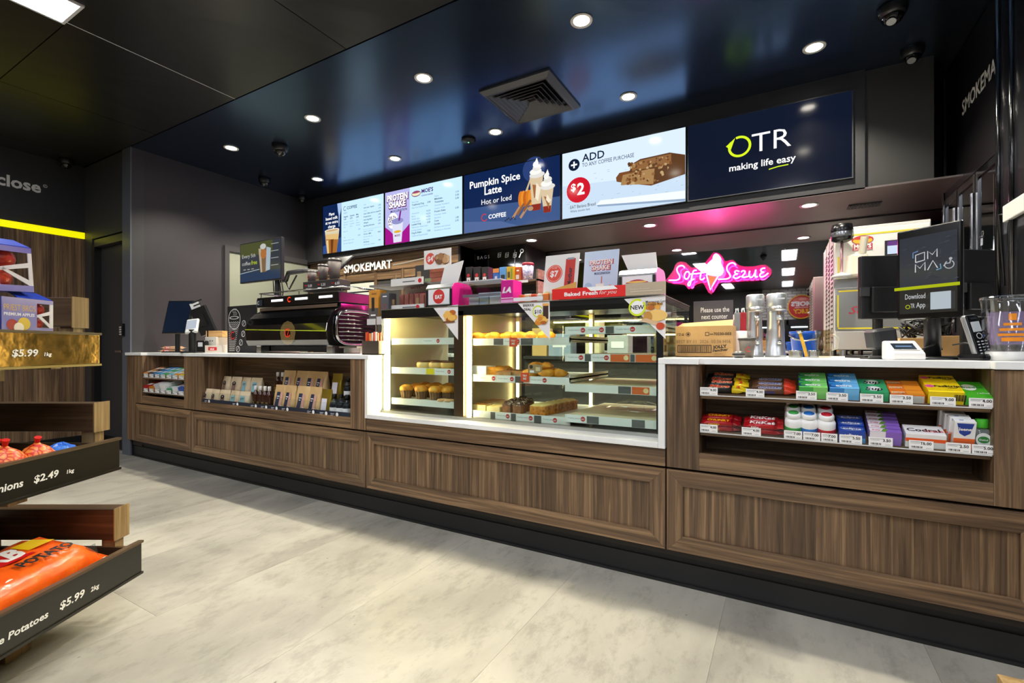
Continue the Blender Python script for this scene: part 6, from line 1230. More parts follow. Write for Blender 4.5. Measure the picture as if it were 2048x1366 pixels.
for x in (a + .05, b - .05):
    for y in (MYF + .06, MYF + .72): MB().cyl((x, y, z0), (x, y, z0 + bz), .02, STEEL).build('foot', t)
c = Cv((a, MYF - .008, z0), (1, 0, 0), (0, 0, 1), lift=.001); w = b - a
def at2(u, v): q = pt(u, v, MYF - .008); return q.x - a, q.z - z0
for p1, p2 in (((1676, 590), (1676, 655)), ((1676, 657), (1860, 655))): c.line([at2(*p1), at2(*p2)], .008, YL)
c.line([(.07, zt - z0 - .05), (w - .02, zt - z0 - .05)], .009, YL); x_, z_ = at2(1677, 583); x2, z2_ = at2(1677, 655); c.line([(x_ + .0, z_), (x_ + .3, z_)], .008, YL); x_, z_ = at2(1677, 514); x2, z2_ = at2(1677, 560); c.line([(x_, z_), (x_, z2_), (x_ + .16, z2_ - .005)], .009, YL)
x_, z_ = at2(1725, 480); c.disc(x_, z_, .05, P('#b01840', .4), .024); c.disc(x_, z_ - .003, .045, P('#f0b82a', .4), .017); c.disc(x_, z_ + .01, .046, P('#c83a2a', .4), .008); c.rect(x_ - .045, z_ - .058, .09, .036, P('#b01840', .4)); c.text(x_, z_ - .045, "MOE'S", .03, WHITE, 'C', bold=.05, fit=.08); c.text(x_, z_ - .056, 'DOGS & SHAKES', .01, WHITE, 'C', fit=.08)
x_, z_ = at2(1697, 628); c.text(x_, z_, 'Soft Serve', .06, P('#c8203a', .4), shear=.4, fit=.3); x_, z_ = at2(1804, 652); c.text(x_, z_ - .0, 'DOLCE', .02, P('#3a3a3a', .4), bold=.02); c.build('artwork', t)
x_, z_ = at2(1783, 492); MB().box(a + x_ - .03, a + x_ + .05, MYF - .02, MYF - .009, z0 + z_ - .05, z0 + z_ + .03, BLACK).build('control_panel', t); c = Cv((a + x_ - .025, MYF - .02, z0 + z_ - .045), (1, 0, 0), (0, 0, 1)); c.rect(.005, 0, .06, .07, EM('#cfe0f6', 1.0)); c.rect(.005, .045, .06, .025, EM('#6a2a8a', .8)); c.build('control_screen', t)
# louvred side
for k in range(3):
    for j in range(22):
        y = MYF + .08 + k * .2; z = z0 + .1 + j * .027
        if z < zt - .05: MB().box(a - .004, a, y, y + .09, z, z + .009, P('#3a3632', .5), Matrix.Translation((0, 0, 0))).build('louvre', t)
for y in (MYF + .02, MYF + .3, MYF + .56, MYF + .79): MB().box(a - .003, a, y - .004, y + .004, z0 + bz, zt, P('#8a8680', .4)).build('panel_joint', t)
# mixer motor and spindle in front of it, dispensing head
p = pt(1684, 468, 3.2); MB().lathe([(.03, -.045), (.05, -.035), (.053, .02), (.048, .05), (.02, .055)], P('#0d0d10', .25), (p.x, 3.2, p.z), 18).lathe([(.0535, -.02), (.054, -.018), (.054, .005), (.0535, .007)], P('#8a8c90', .25, .8), (p.x, 3.2, p.z), 18, cap=False).build('mixer_motor', t, smooth=True); q = pt(1683, 552, 3.2); MB().cyl((p.x, 3.2, p.z - .04), (q.x, 3.2, q.z), .007, P('#c99aa0', .25, .6)).lathe([(.045, -.006), (.05, 0), (.03, .008), (.006, .02)], WHITE, (q.x, 3.2, q.z), 18).box(p.x - .02, p.x + .02, 3.21, MYF, p.z - .02, p.z + .03, BLACK).build('mixer_spindle', t, smooth=True)
p = pt(1715, 530, 3.22); MB().rbox(p.x - .05, p.x + .05, 3.2, MYF, p.z - .06, p.z + .06, .02, P('#e6dfc8', .4)).cyl((p.x + .02, 3.22, p.z + .06), (p.x + .03, 3.2, p.z + .15), .018, P('#e6dfc8', .4)).build('dispensing_head', t)
# --- monitors, kiosk tablet, scanner, reader, phone, jug
def monitor(u0, u1, v0, v1, Y, rz, label, extra=None):
    b_, w, h = imb(u0, u1, v0, v1, Y); t = thing('till_monitor', label, 'monitor', (b_.x, Y, CTZ), TH + rz, 'till monitors'); zb = b_.z - CTZ
    MB().rbox(-w / 2, w / 2, -.012, .012, zb, zb + h, .006, P('#161618', .4)).build('housing', t, world=False); MB().box(-w / 2 + .003, -w / 2 + .01, -.014, -.011, zb + .004, zb + h - .004, P('#2a2a2c', .3)).build('edge_trim', t, world=False)
    MB().rbox(-w * .3, w * .3, -.03, -.012, zb + h * .1, zb + h * .5, .006, P('#101012', .45)).build('rear_cover', t, world=False); MB().box(-w / 2 - .004, -w / 2 + .03, -.02, -.011, zb + h * .36, zb + h * .5, P('#3a3a3a', .4)).build('clip', t, world=False)
    MB().cyl((0, .03, 0), (0, .03, zb + h * .3), .018, BLACK).box(-.09, .09, -.05, .1, 0, .01, BLACK).build('stand', t, world=False); return t
monitor(1722, 1806, 512, 638, 2.45, -.15, 'wide black till monitor back with a pink lit edge, left of the kiosk tablet'); monitor(1905, 1990, 500, 634, 2.5, .12, 'wide black till monitor back on the right of the kiosk tablet')
L_ = lambda lat, d, z: Vector((lat * CT - d * ST, lat * ST + d * CT, z))
pr_, pl_ = L_(1.563, 1.65, 0), L_(1.489, 1.84, 0); ux = (pr_ - pl_).normalized(); nrm = ux.cross(Vector((0, 0, 1))); w = (pr_ - pl_).length; z0, z1 = 1.109, 1.447; ctr = (pr_ + pl_) / 2
t = thing('kiosk_tablet', 'upright black ordering tablet with white line letters on a round post', 'tablet', (ctr.x, ctr.y, CTZ))
Mk = Matrix.Translation((pl_.x, pl_.y, 0)) @ Matrix(((ux.x, -nrm.x, 0, 0), (ux.y, -nrm.y, 0, 0), (0, 0, 1, 0), (0, 0, 0, 1)))
MB().rbox(0, w, 0, .018, z0, z1, .008, P('#08080a', .2), M=Mk).build('housing', t); MB().rbox(-.001, w + .001, .006, .014, z0 - .001, z1 + .001, .004, CHROME, M=Mk).build('chrome_edge', t)
c = Cv(Mk @ Vector((0, 0, z0)), ux, (0, 0, 1), lift=.001); h = z1 - z0
def e4(col): return EM(col, .7, '#08080a', .1)
c.rect(.012, .02, w - .024, h - .05, e4('#3e414a')); c.rect(.012, .02, w - .024, h * .28, e4('#33332e')); rd = random.Random(6)
for k in range(26): x, y = w * (.1 + .8 * rd.random()), h * (.38 + .5 * rd.random()); c.poly([(x, y), (x + w * .1, y + h * .012), (x + w * .06, y + h * .022)], e4(rd.choice(['#474b56', '#4d5260', '#3a3d46'])))
WL_ = e4('#eef0f2'); lw = .0035; X_ = lambda x: w * x; Z_ = lambda z: h * z
c.line([(X_(.34), Z_(.62)), (X_(.34), Z_(.70)), (X_(.48), Z_(.72)), (X_(.48), Z_(.635)), (X_(.34), Z_(.62))], lw, WL_); c.line([(X_(.3), Z_(.67)), (X_(.3), Z_(.73)), (X_(.38), Z_(.74))], lw, e4('#7aa0d0'))
c.line([(X_(.53), Z_(.64)), (X_(.53), Z_(.725)), (X_(.6), Z_(.68)), (X_(.67), Z_(.735)), (X_(.67), Z_(.65))], lw, WL_); c.line([(X_(.34), Z_(.51)), (X_(.34), Z_(.6)), (X_(.41), Z_(.55)), (X_(.49), Z_(.61)), (X_(.49), Z_(.52))], lw, WL_); c.line([(X_(.53), Z_(.52)), (X_(.61), Z_(.615)), (X_(.68), Z_(.53))], lw, WL_); c.line([(X_(.72), Z_(.57)), (X_(.73), Z_(.52)), (X_(.66), Z_(.51))], lw, e4('#7ab8d8'))
c.ring(X_(.85), Z_(.55), .012, .015, e4('#c9cdd2'), 120, 420); c.disc(X_(.87), Z_(.61), .005, e4('#c9cdd2')); c.line([(X_(.87), Z_(.6)), (X_(.86), Z_(.565)), (X_(.8), Z_(.565)), (X_(.77), Z_(.54))], .004, e4('#c9cdd2'))
c.rect(.0, h * .325, w, h * .034, e4('#c9d614')); c.text(X_(.18), Z_(.22), 'Download', .028, WL_, fit=w * .32); c.text(X_(.36), Z_(.12), 'App', .028, WL_, fit=w * .14); c.ring(X_(.225), Z_(.135), .0055, .008, e4('#c9d614')); c.text(X_(.27), Z_(.12), 'TR', .024, WL_, fit=w * .065); c.rect(X_(.58), Z_(.09), w * .3, h * .185, e4('#cfdbe4'))
c.build('display', t)
MB().cyl((ctr.x - nrm.x * .03, ctr.y - nrm.y * .03, CTZ), (ctr.x - nrm.x * .03, ctr.y - nrm.y * .03, z0 + .15), .025, P('#161618', .35), n=20).lathe([(.09, 0), (.09, .006), (.026, .012)], P('#161618', .35), (ctr.x - nrm.x * .03, ctr.y - nrm.y * .03, CTZ), 24).build('post', t, smooth=True)
b_, w, h = imb(1742, 1786, 657, 697, 2.24); t = thing('cube_scanner', 'rounded black cube scanner on a bent grey foot', 'scanner', (b_.x, 2.24, CTZ), TH - .15); zb = b_.z - CTZ
M = Matrix.Translation((0, 0, zb)) @ Matrix.Rotation(math.radians(-8), 4, 'Y')
MB().rbox(-w / 2, w / 2, -.04, .035, 0, h, .018, P('#26272a', .45), n=4, M=M).build('head', t, world=False, smooth=False); MB().tube([(0, 0, zb + .005), (.02, 0, zb - .015), (.035, 0, .008), (-.02, .0, .006), (-.045, 0, .006)], .006, P('#8a8a88', .35, .5), 8).box(-.06, .045, -.03, .03, 0, .005, DARK).build('foot', t, world=False, smooth=False)
b_, w, h = imb(1783, 1839, 682, 718, 2.14); t = thing('card_reader', 'white countertop card reader with a slanted dark screen', 'card reader', (b_.x, 2.16, CTZ), TH - .25); h = .068
MB().prism([(-w / 2, -.035, 0), (-w / 2, -.035, .024), (-w / 2, -.025, .03), (-w / 2, .03, h), (-w / 2, .05, h), (-w / 2, .05, 0)][::-1], (w, 0, 0), P('#eceae6', .3)).build('body', t, world=False, bev=.006)
c = Cv((-w * .38, -.0215, .0335), (1, 0, 0), (0, .055, .038)); c.rect(0, .008, w * .7, .036, P('#28303c', .15)); c.rect(w * .1, .022, w * .5, .006, P('#6a88b8', .3)); c.rect(-.004, -.001, w * .8, .003, GREYPL); c.build('screen', t, world=False)
for i, (u0, u1, v0, Y) in enumerate(((1800, 1865, 676, 2.62), (1862, 1932, 672, 2.62))):
    a, b = sx(u0, Y), sx(u1, Y); q = thing('low_carton', 'plain low cardboard carton behind the card reader, %s one' % ['left', 'right'][i], 'box', ((a + b) / 2, Y + .05, CTZ), 0, 'cartons behind the card reader'); zt = pt(u0, v0, Y).z; MB().box(a, b - .004, Y, Y + .1, CTZ, zt, CARD).build('carton', q, bev=.002); MB().box(a, b - .004, Y + .045, Y + .055, zt, zt + .0006, P('#b58a50', .4)).build('tape', q)
g = MB(); rd = random.Random(9); p = pt(1845, 660, 2.72)
for k in range(9): g.tube([(p.x + rd.uniform(-.03, .03) + (.05 + .03 * rd.random()) * math.cos(j * .52), 2.72 + .03 * math.sin(j * .52), p.z + rd.uniform(-.035, .05) + .008 * math.sin(j)) for j in range(12)], .004, BLACK, 5, closed=True)
tag(g.build('cable_coil', smooth=True), 'tangled black cable coil hanging under the kiosk tablet', 'cable')
tag(MB().tube([pt(1840, 700, 2.2), pt(1866, 690, 2.25), pt(1875, 683, 2.3), pt(1884, 700, 2.3)], .003, BLACK, 6).build('reader_cable', smooth=True), 'thin black cable from the card reader to the post', 'cable'); tag(MB().tube([pt(1905, 690, 2.4), pt(1930, 686, 2.38), pt(1950, 690, 2.35)], .003, BLACK, 6).build('phone_cable', smooth=True), 'thin black cable from the post to the phone cradle', 'cable')
b_, w, h = imb(1945, 1982, 634, 714, 2.2); t = thing('cordless_phone', 'black and silver cordless phone standing in its cradle', 'phone', (b_.x, 2.2, CTZ), TH + .05); h = pt(1963, 634, 2.2).z - CTZ; w *= .8
M = Matrix.Translation((0, .0, .012)) @ Matrix.Rotation(math.radians(-12), 4, 'X') @ Matrix.Rotation(math.radians(-7), 4, 'Y')
MB().rbox(-w / 2, w / 2, -.012, .012, 0, h, .01, P('#b9bbbd', .25, .7), M=M).build('frame', t, world=False); MB().rbox(-w / 2 + .003, w / 2 - .003, -.0135, -.004, .003, h - .003, .004, P('#101114', .2), M=M).build('face', t, world=False)
R3 = M.to_3x3(); c = Cv(M @ Vector((-w / 2, -.0135, 0)), R3 @ Vector((1, 0, 0)), R3 @ Vector((0, 0, 1)), lift=.001); c.rect(w * .18, h * .58, w * .64, h * .24, P('#c9cfd0', .15)); c.rect(w * .25, h * .88, w * .5, h * .04, P('#2c2e33', .2)); c.ring(w * .5, h * .48, .008, .0105, P('#c9c9c9', .3)); c.disc(w * .82, h * .47, .004, P('#2c5ad8', .3))
for i in range(3):
    for j in range(5): c.rect(w * (.16 + i * .25), h * (.06 + j * .068), w * .16, h * .026, P('#d9dadb', .3))
c.build('keys', t, world=False); MB().rbox(-w * .9, w * 1.2, -.05, .05, 0, .022, .015, P('#0c0c0e', .15)).build('cradle', t, world=False)
p = pt(2026, 718, 2.15); t = thing('donation_jug', 'big clear plastic jug with orange print at the right edge of the counter', 'jug', (p.x, 2.17, CTZ)); h = pt(2026, 592, 2.15).z - CTZ; r = (2026 - 1981) * (-ST * p.x + CT * 2.15) / F
MB().lathe([(r * .8, 0), (r * .82, .004), (r * .98, h * .92), (r * 1.04, h * .96), (r * 1.0, h), (r * .96, h * .95), (r * .78, .008), (.001, .008)], glass('jug_clear', '#f2f4f6', 1.0, .02, .06), n=32).build('vessel', t, smooth=True, world=False); MB().lathe([(r * .81, .001), (r * .825, .03), (.001, .03)], P('#e9e6e2', .5), n=32).build('coins_base', t, smooth=True, world=False)
def arc(z0, z1, a0, a1, mat, k=1.012):
    v = []; f = []; n = 8
    for i in range(n + 1):
        a = math.radians(a0 + (a1 - a0) * i / n)
        for z in (z0, z1): rr = r * (.81 + .17 * z / (h * .92)) * k; v.append((rr * math.cos(a), rr * math.sin(a), z))
    for i in range(n): f.append((2 * i, 2 * i + 2, 2 * i + 3, 2 * i + 1))
    return MB().add(v, f, mat)
ORp, PUp = film('orange_film', '#f0941e', .85), film('violet_sheen_film', '#b9a0d8', .28)
g = arc(h * .25, h * .75, 205, 300, PUp, 1.008); g.build('label_film', t, world=False)  # violet sheen of the clear jug, put on as a coloured film
g = MB()
for z0_, z1_, a0, a1 in ((.3, .36, 235, 280), (.38, .42, 228, 285), (.46, .5, 232, 280), (.54, .58, 240, 275), (.62, .72, 250, 265)):
    q = arc(h * z0_, h * z1_, a0, a1, ORp, 1.02); g.add(q.v, q.f, ORp)
g.build('orange_print', t, world=False)
# ================================================================= behind the counter
# tobacco cabinet with its lettered fascia
CBY = 4.0; xa, xb = WS + .01, sx(920, CBY); zf = 1.889
t = thing('tobacco_cabinet', 'tall walnut tobacco cabinet with white lettering under the menu screens', 'cabinet', ((xa + xb) / 2, CBY + .2, 0))
MB().box(xa, xb, CBY + .02, MY - .02, 0, SZ - .004, P('#2b2724', .6)).build('carcass', t)
MB().box(xa, xb - .02, CBY - .005, CBY + .02, zf, SZ - .004, WHt).build('fascia', t); MB().box(xb - .02, xb, CBY - .005, CBY + .3, 0, SZ - .004, P('#1a191a', .5)).build('end_panel', t)
c = Cv((xa, CBY - .005, 0), (1, 0, 0), (0, 0, 1), lift=.012); q0, q1 = sx(690, CBY) - xa, sx(786, CBY) - xa; zz = pt(738, 541, CBY).z; c.text(q0, zz - .0, 'SMOKEMART', .135, LET, bold=.03, fit=q1 - q0); c.build('lettering', t)
us = [560, 622, 690, 751, 805, 858, 916]
for i in range(len(us) - 1):
    a, b = sx(us[i], CBY), sx(us[i + 1], CBY)
    MB().box(a - .02, a + .02, CBY - .002, CBY + .02, .93, zf, WVt).build('stile', t)
    MB().box(a + .02, b - .02, CBY + .002, CBY + .02, zf - .1, zf, WHt).build('rail', t)
    MB().box(a + .03, b - .03, CBY + .006, CBY + .016, 1.0, zf - .12, P('#c9ccc2', .45) if i in (2,) else P('#3a3937', .45)).build('shutter', t)
# glossy bag-and-keys cabinet beside the mirror
GY = 4.275; a, b = xb + .002, MX0 - .001
t = thing('gift_cabinet', 'black glass fronted cabinet with white bag and key icons beside the mirror', 'cabinet', ((a + b) / 2, GY + .2, 0))
MB().box(a, b, GY + .012, MY - .02, 0, SZ - .004, P('#141315', .4)).build('carcass', t); MB().box(a, b, GY, GY + .012, 1.78, SZ - .004, P('#0a0a0b', .05, coat=.5)).build('glass_fascia', t); MB().box(a, b, GY, GY + .012, .93, 1.775, P('#121213', .1)).build('glass_door', t)
c = Cv((a, GY, 1.78), (1, 0, 0), (0, 0, 1), lift=.001)
def at3(u, v): q = pt(u, v, GY); return q.x - a, q.z - 1.78
x, z = at3(925, 527); c.rect(x, z, .17, .09, P('#5b4a44', .5)); c.text(x + .03, z + .04, 'GIFTS', .03, P('#c0302a', .5)); x, z = at3(955, 519); c.text(x, z, 'BAGS', .05, P('#cfcfcf', .5), sp=1.5)
for i, u in enumerate((999, 1014, 1030)): x, z = at3(u, 510); c.line([(x - .02, z - .025), (x + .015, z - .02), (x + .02, z + .025), (x - .015, z + .02), (x - .02, z - .025)], .006, P('#d9d9d9', .5)); c.ring(x, z, .008, .012, P('#d9d9d9', .5))
x, z = at3(1042, 507); c.ring(x + .012, z + .025, .012, .022, P('#d9d9d9', .5)); c.line([(x + .004, z + .008), (x - .02, z - .04)], .01, P('#d9d9d9', .5)); c.build('icons', t)
MB().box(b - .12, b - .115, GY - .004, GY, .95, SZ - .05, STEEL).build('handle', t)
# pack rack behind the case
RY = 2.6; a, b = sx(926, RY), sx(1076, RY); zr = pt(1040, 560, RY).z
t = thing('pack_rack', 'low brown wooden rack carrying coloured packs on the back of the cake case', 'rack', ((a + b) / 2, RY + .07, TZ)); RW = wood('X', '#5a4634', '#7a624a', '#957a5c', key='rack_wood')
MB().box(a, b, RY, RY + .15, zr - .012, zr, RW).build('shelf', t); MB().box(a, a + .012, RY, RY + .15, TZ, zr - .012, RW).build('end_board', t); MB().box(b - .012, b, RY, RY + .15, TZ, zr + .06, RW).build('end_board', t); MB().box(a, b, RY + .14, RY + .15, TZ, zr - .012, P('#1d1a18', .6)).build('back_board', t); MB().box(a + .012, b - .012, RY, RY + .14, TZ, TZ + .012, RW).build('shelf', t)
c = Cv((0, RY, 0), (1, 0, 0), (0, 0, 1)); q = sx(1028, RY); c.rect(q, zr - .018, .1, .016, TKT)
for u in (1030, 1049): c.rect(sx(u, RY), TZ + .08, .05, .02, TKT)
c.build('price_strip', t)
gR = 'packs on the wooden rack'
def rack_box(u0, u1, v0, col, lb, deco=None, dy=.02):
    a, b = sx(u0, RY + dy), sx(u1, RY + dy); z1 = pt((u0 + u1) / 2, v0, RY + dy).z; o = thing('retail_pack', lb, 'pack', ((a + b) / 2, RY + dy + .03, zr + .0005), 0, gR); MB().box(a, b, RY + dy, RY + dy + .06, zr + .0005, z1, P(col, .4)).build('carton', o, bev=.0015)
    c = Cv((a, RY + dy, zr), (1, 0, 0), (0, 0, 1)); (deco or (lambda c, w, h: (c.rect(w * .2, h * .15, w * .5, h * .3, P('#e6e4e0', .5)), c.rect(w * .3, h * .7, w * .4, h * .1, P('#f0f0f0', .5)))))(c, b - a, z1 - zr); c.build('print', o)
heart = lambda c, w, h: (c.disc(w * .45, h * .52, w * .22, P('#c8282a', .5)), c.rect(w * .2, h * .06, w * .55, h * .34, P('#e9e6e2', .5)), c.disc(w * .47, h * .24, w * .08, INK))
for i, (u0, u1) in enumerate(((931, 944), (947, 961), (963, 976))): rack_box(u0, u1, 534, '#101012', 'black pack with a red heart and white panel, %s from left' % ordn(i), heart)
rack_box(986, 998, 537, '#2a62b4', 'dark blue pack with an orange top band on the wooden rack', lambda c, w, h: (c.rect(0, h * .7, w, h * .3, P('#d98a3a', .5)), c.rect(w * .3, h * .2, w * .4, h * .25, P('#c9d6e8', .5)))); rack_box(999, 1012, 534, '#5a9ad4', 'sky blue pack showing a dark device on the wooden rack', lambda c, w, h: c.rect(w * .2, h * .08, w * .6, h * .4, P('#20242c', .5))); rack_box(1013, 1027, 533, '#d3a81e', 'mustard yellow pack with green lettering on the wooden rack', lambda c, w, h: (c.rect(w * .15, h * .25, w * .35, h * .4, P('#5a4a20', .5)), c.rect(w * .62, h * .1, w * .2, h * .75, P('#7a9a2a', .5)))); rack_box(1029, 1042, 534, '#c2561c', 'burnt orange pack beside the striped bucket on the wooden rack', None, .04)
p = pt(1053, 558, RY + .04); t = thing('snack_bucket', 'white snack bucket with blue and red swirls on the wooden rack', 'bucket', (p.x, RY + .06, zr + .0005), 0, gR); h = pt(1053, 526, RY + .05).z - zr; r = .037
sw = noisy('swirl_print', [(.42, '#f0f0f2'), (.5, '#3a5ac0'), (.58, '#e8e4e8'), (.66, '#c03a5a')], 3.5, .4, 2, dist=2.0, vec=(12, 12, 12))
MB().lathe([(r * .78, 0), (r, h * .86)], sw, n=24).build('tub', t, smooth=True, world=False); MB().lathe([(r * 1.04, h * .85), (r * 1.05, h * .93), (r * .96, h), (.001, h)], P('#a8203a', .4), n=24).build('lid', t, smooth=True, world=False)
# back bench, equipment bench and clutter seen through the glass
bb = thing('back_bench', 'long steel topped back bench under the mirror', 'bench', (-.4, 4.5, 0)); MB().box(MX0 + .01, .94, 4.25, MY - .015, .1, .89, P('#39342f', .5)).build('cabinet', bb); MB().box(MX0 + .01, .94, 4.22, MY - .015, .89, .92, STEEL).build('top', bb)
eb = thing('equipment_bench', 'steel stand carrying the soft serve machine behind the counter', 'bench', (.75, 3.7, 0)); MB().box(.2, .93, 3.2, 4.2, .9, .929, STEEL).build('top', eb)
for x in (.23, .9):
    for y in (3.23, 4.17): MB().box(x - .02, x + .02, y - .02, y + .02, 0, .9, STEEL).build('leg', eb)
MB().box(.22, .91, 3.22, 4.18, .2, .22, STEEL).build('under_shelf', eb)
rd = random.Random(21)
for i, (u, Yc, w, h, cc, lb) in enumerate(((985, 4.4, .22, .2, '#b9b4a6', 'grey'), (1085, 4.4, .16, .28, '#c9a060', 'tan'), (1125, 4.42, .24, .22, '#8c99a6', 'blue grey'), (1190, 4.4, .14, .34, '#d9c9a0', 'cream'), (1240, 4.42, .2, .2, '#a9a9a4', 'silver'))):
    x = sx(u, Yc); o = thing('stock_carton', '%s stock carton on the back bench behind the cake case' % lb, 'box', (x, Yc, .92), 0, 'cartons on the back bench'); MB().box(x - w / 2, x + w / 2, Yc - .08, Yc + .08, .92, .92 + h, P(cc, .5)).build('carton', o, bev=.003); MB().box(x - w * .3, x + w * .3, Yc - .082, Yc - .08, .92 + h * .4, .92 + h * .7, P('#f0d81a' if i % 2 else '#e9e6e0', .5)).build('label', o)
# ---------------------------------------------------------------- neon sign
NY = 4.68
def cp(x, y): return (1310 + x / 5.466, 480 + y / 5.466)
def cat(pts, n=5, closed=False):
    out = []; N = len(pts)
    for i in range(N if closed else N - 1):
        p0 = pts[(i - 1) % N] if closed or i > 0 else pts[0]; p1 = pts[i]; p2 = pts[(i + 1) % N]; p3 = pts[(i + 2) % N] if closed or i + 2 < N else pts[-1]
        for k in range(n):
            s = k / n; out.append(tuple(.5 * ((2 * p1[j]) + (p2[j] - p0[j]) * s + (2 * p0[j] - 5 * p1[j] + 4 * p2[j] - p3[j]) * s * s + (3 * p1[j] - p0[j] - 3 * p2[j] + p3[j]) * s ** 3) for j in (0, 1)))
    if not closed: out.append(pts[-1])
    return out
ns = thing('neon_sign', 'glowing pink neon soft serve sign with an ice cream cone', 'neon sign', tuple(pt(1440, 560, NY)))
PK = EM('#ff2f9e', NEON_L, '#ffb0d8', .3); NW = EM('#ffe9f4', 3.0, '#ffffff', .4)
strokes = [[(150, 440), (195, 441), (240, 438), (268, 420), (268, 388), (246, 350), (240, 315), (260, 288), (300, 280), (325, 304)],
           [(372, 350), (345, 348), (325, 375), (322, 410), (342, 428), (368, 408), (378, 372), (366, 348)],
           [(455, 332), (425, 335), (408, 375), (395, 440), (382, 492), (366, 500), (362, 478), (385, 450), (430, 425)], [(390, 372), (450, 368), (500, 362), (552, 352)], [(512, 335), (497, 390), (495, 425), (515, 434), (545, 412)],
           [(690, 430), (740, 428), (790, 424), (822, 402), (812, 366), (788, 330), (790, 285), (822, 255), (860, 252), (884, 275)],
           [(922, 345), (890, 335), (872, 350), (886, 368), (905, 370), (872, 380), (858, 402), (876, 418), (905, 415), (935, 395)],
           [(940, 352), (962, 336), (984, 345), (975, 372), (950, 402), (985, 406), (1020, 398)], [(1036, 338), (1028, 378), (1040, 408), (1068, 400), (1092, 362), (1102, 325), (1094, 375), (1102, 405), (1125, 398)],
           [(1204, 308), (1172, 312), (1156, 332), (1172, 350), (1192, 352), (1160, 364), (1146, 388), (1162, 405), (1195, 396), (1238, 362)]]
for s_ in strokes: MB().tube([pt(*cp(*q), NY) for q in cat(s_, 4)], .0058, PK, 8).build('neon_tube', ns, smooth=True)
cream = [(664, 155), (690, 168), (716, 205), (714, 250), (738, 305), (742, 345), (716, 382), (668, 388), (610, 380), (570, 368), (553, 330), (560, 292), (586, 256), (612, 232), (634, 212), (642, 178)]
pl = [pt(*cp(*q), NY) for q in cat(cream, 4, True)]; MB().tube(pl, .0058, PK, 8, closed=True).build('neon_tube', ns, smooth=True)
MB().prism([p + Vector((0, .004, 0)) for p in pl], (0, .004, 0), NW).build('ice_cream_panel', ns)
for s_ in ([(645, 320), (690, 312), (735, 300)], [(630, 355), (690, 345), (740, 330)], [(600, 262), (650, 255), (712, 235)]): MB().tube([pt(*cp(*q), NY - .004) for q in cat(s_, 4)], .004, EM('#ff9ad8', 2.0, '#ff9ad8', .3), 6).build('swirl_tube', ns, smooth=True)
MB().tube([pt(*cp(*q), NY) for q in ((562, 378), (583, 460), (605, 546), (645, 470), (690, 395))], .0058, PK, 8).build('neon_tube', ns, smooth=True)
MB().prism([pt(*cp(*q), NY + .006) for q in ((580, 385), (672, 392), (650, 440), (606, 520))], (0, .004, 0), EM('#ff5a1e', 1.3, '#e0501a', .4)).build('cone_panel', ns)
outl = [(120, 450), (150, 400), (200, 330), (240, 250), (330, 240), (400, 300), (520, 290), (545, 250), (600, 180), (650, 130), (720, 160), (770, 230), (850, 220), (930, 280), (1060, 290), (1200, 270), (1275, 330), (1250, 400), (1150, 440), (980, 450), (800, 465), (710, 470), (650, 560), (600, 590), (560, 530), (520, 470), (430, 500), (370, 540), (320, 490), (200, 480)]
m, n, l, b = new_mat('halo_tinted_acrylic'); b.inputs['Base Color'].default_value = (.36, .01, .15, 1); b.inputs['Alpha'].default_value = .35; b.inputs['Roughness'].default_value = .35  # glow halo of the tubes is put into this pink tint
MB().prism([pt(*cp(*q), NY + .032) for q in cat(outl, 3, True)], (0, .004, 0), m).build('backing_board', ns)
for q in ((160, 430), (700, 180), (1230, 340), (605, 560)): a = pt(*cp(*q), NY + .036); MB().cyl(a, (a.x, MY - .008, a.z), .006, CHROME, n=8).build('standoff', ns)

# ================================================================= tall dark cabinet on the right
KX = .965; ya, yb = 3.34, 4.34
t = thing('dark_cabinet', 'tall glossy black cabinet with white lettering at the right of the service area', 'cabinet', (KX + .3, 3.7, 0)); KB = P('#0b0b0d', .16, coat=.3)
zt1 = ptx(1905, 335, KX).z
MB().box(KX + .02, 1.7, 2.9, yb, .0, CZ - .01, P('#111113', .35)).build('carcass', t)
MB().box(KX, KX + .02, ya - .02, yb, 2.02, CZ - .01, P('#141316', .3)).build('fascia', t); MB().box(KX - .012, KX + .02, yb - .025, yb, .95, CZ - .02, KB).build('edge_post', t, bev=.006); MB().box(KX - .02, KX + .02, ya - .05, ya - .01, .95, CZ - .02, KB).build('edge_post', t, bev=.008)
c = Cv((KX, yb, 0), (0, -1, 0), (0, 0, 1), lift=.002); q = ptx(1925, 232, KX); c.text(yb - q.y, q.z, 'SMOKEMART', .125, P('#d9d9d6', .4), bold=.02, fit=.68); c.build('lettering', t)
for i, (y0, y1) in enumerate(((4.32, 4.05), (4.03, 3.72), (3.7, 3.36))):
    d = MB().box(KX + .004, KX + .014, y1 + .03, y0 - .03, 1.0, 1.97, glass('cabinet_glass', '#5a5c5e', .9, .01, .12)).build('glass_door', t)
    g = MB()
    for q in ((y0 - .03, y0, .96, 2.01), (y1, y1 + .03, .96, 2.01)): g.box(KX - .004, KX + .016, q[0], q[1], q[2], q[3], P('#55585c', .2, .7))
    g.box(KX - .004, KX + .016, y1 + .03, y0 - .03, 1.97, 2.01, KB).box(KX - .004, KX + .016, y1 + .03, y0 - .03, .96, 1.0, KB); g.build('door_frame', d)
    MB().box(KX - .02, KX - .006, y1 + .005, y1 + .02, 1.1, 1.9, CHROME).build('door_handle', d)
MB().box(KX - .03, KX + .02, 2.9, ya - .05, .0, CZ - .02, P('#15161a', .22)).build('near_panel', t); 
for y in (3.26, 3.1): MB().cyl((KX - .034, y, .96), (KX - .034, y, CZ - .03), .012, KB, n=10).build('corner_bead', t, smooth=True)
a = ptx(2006, 452, KX - .04)
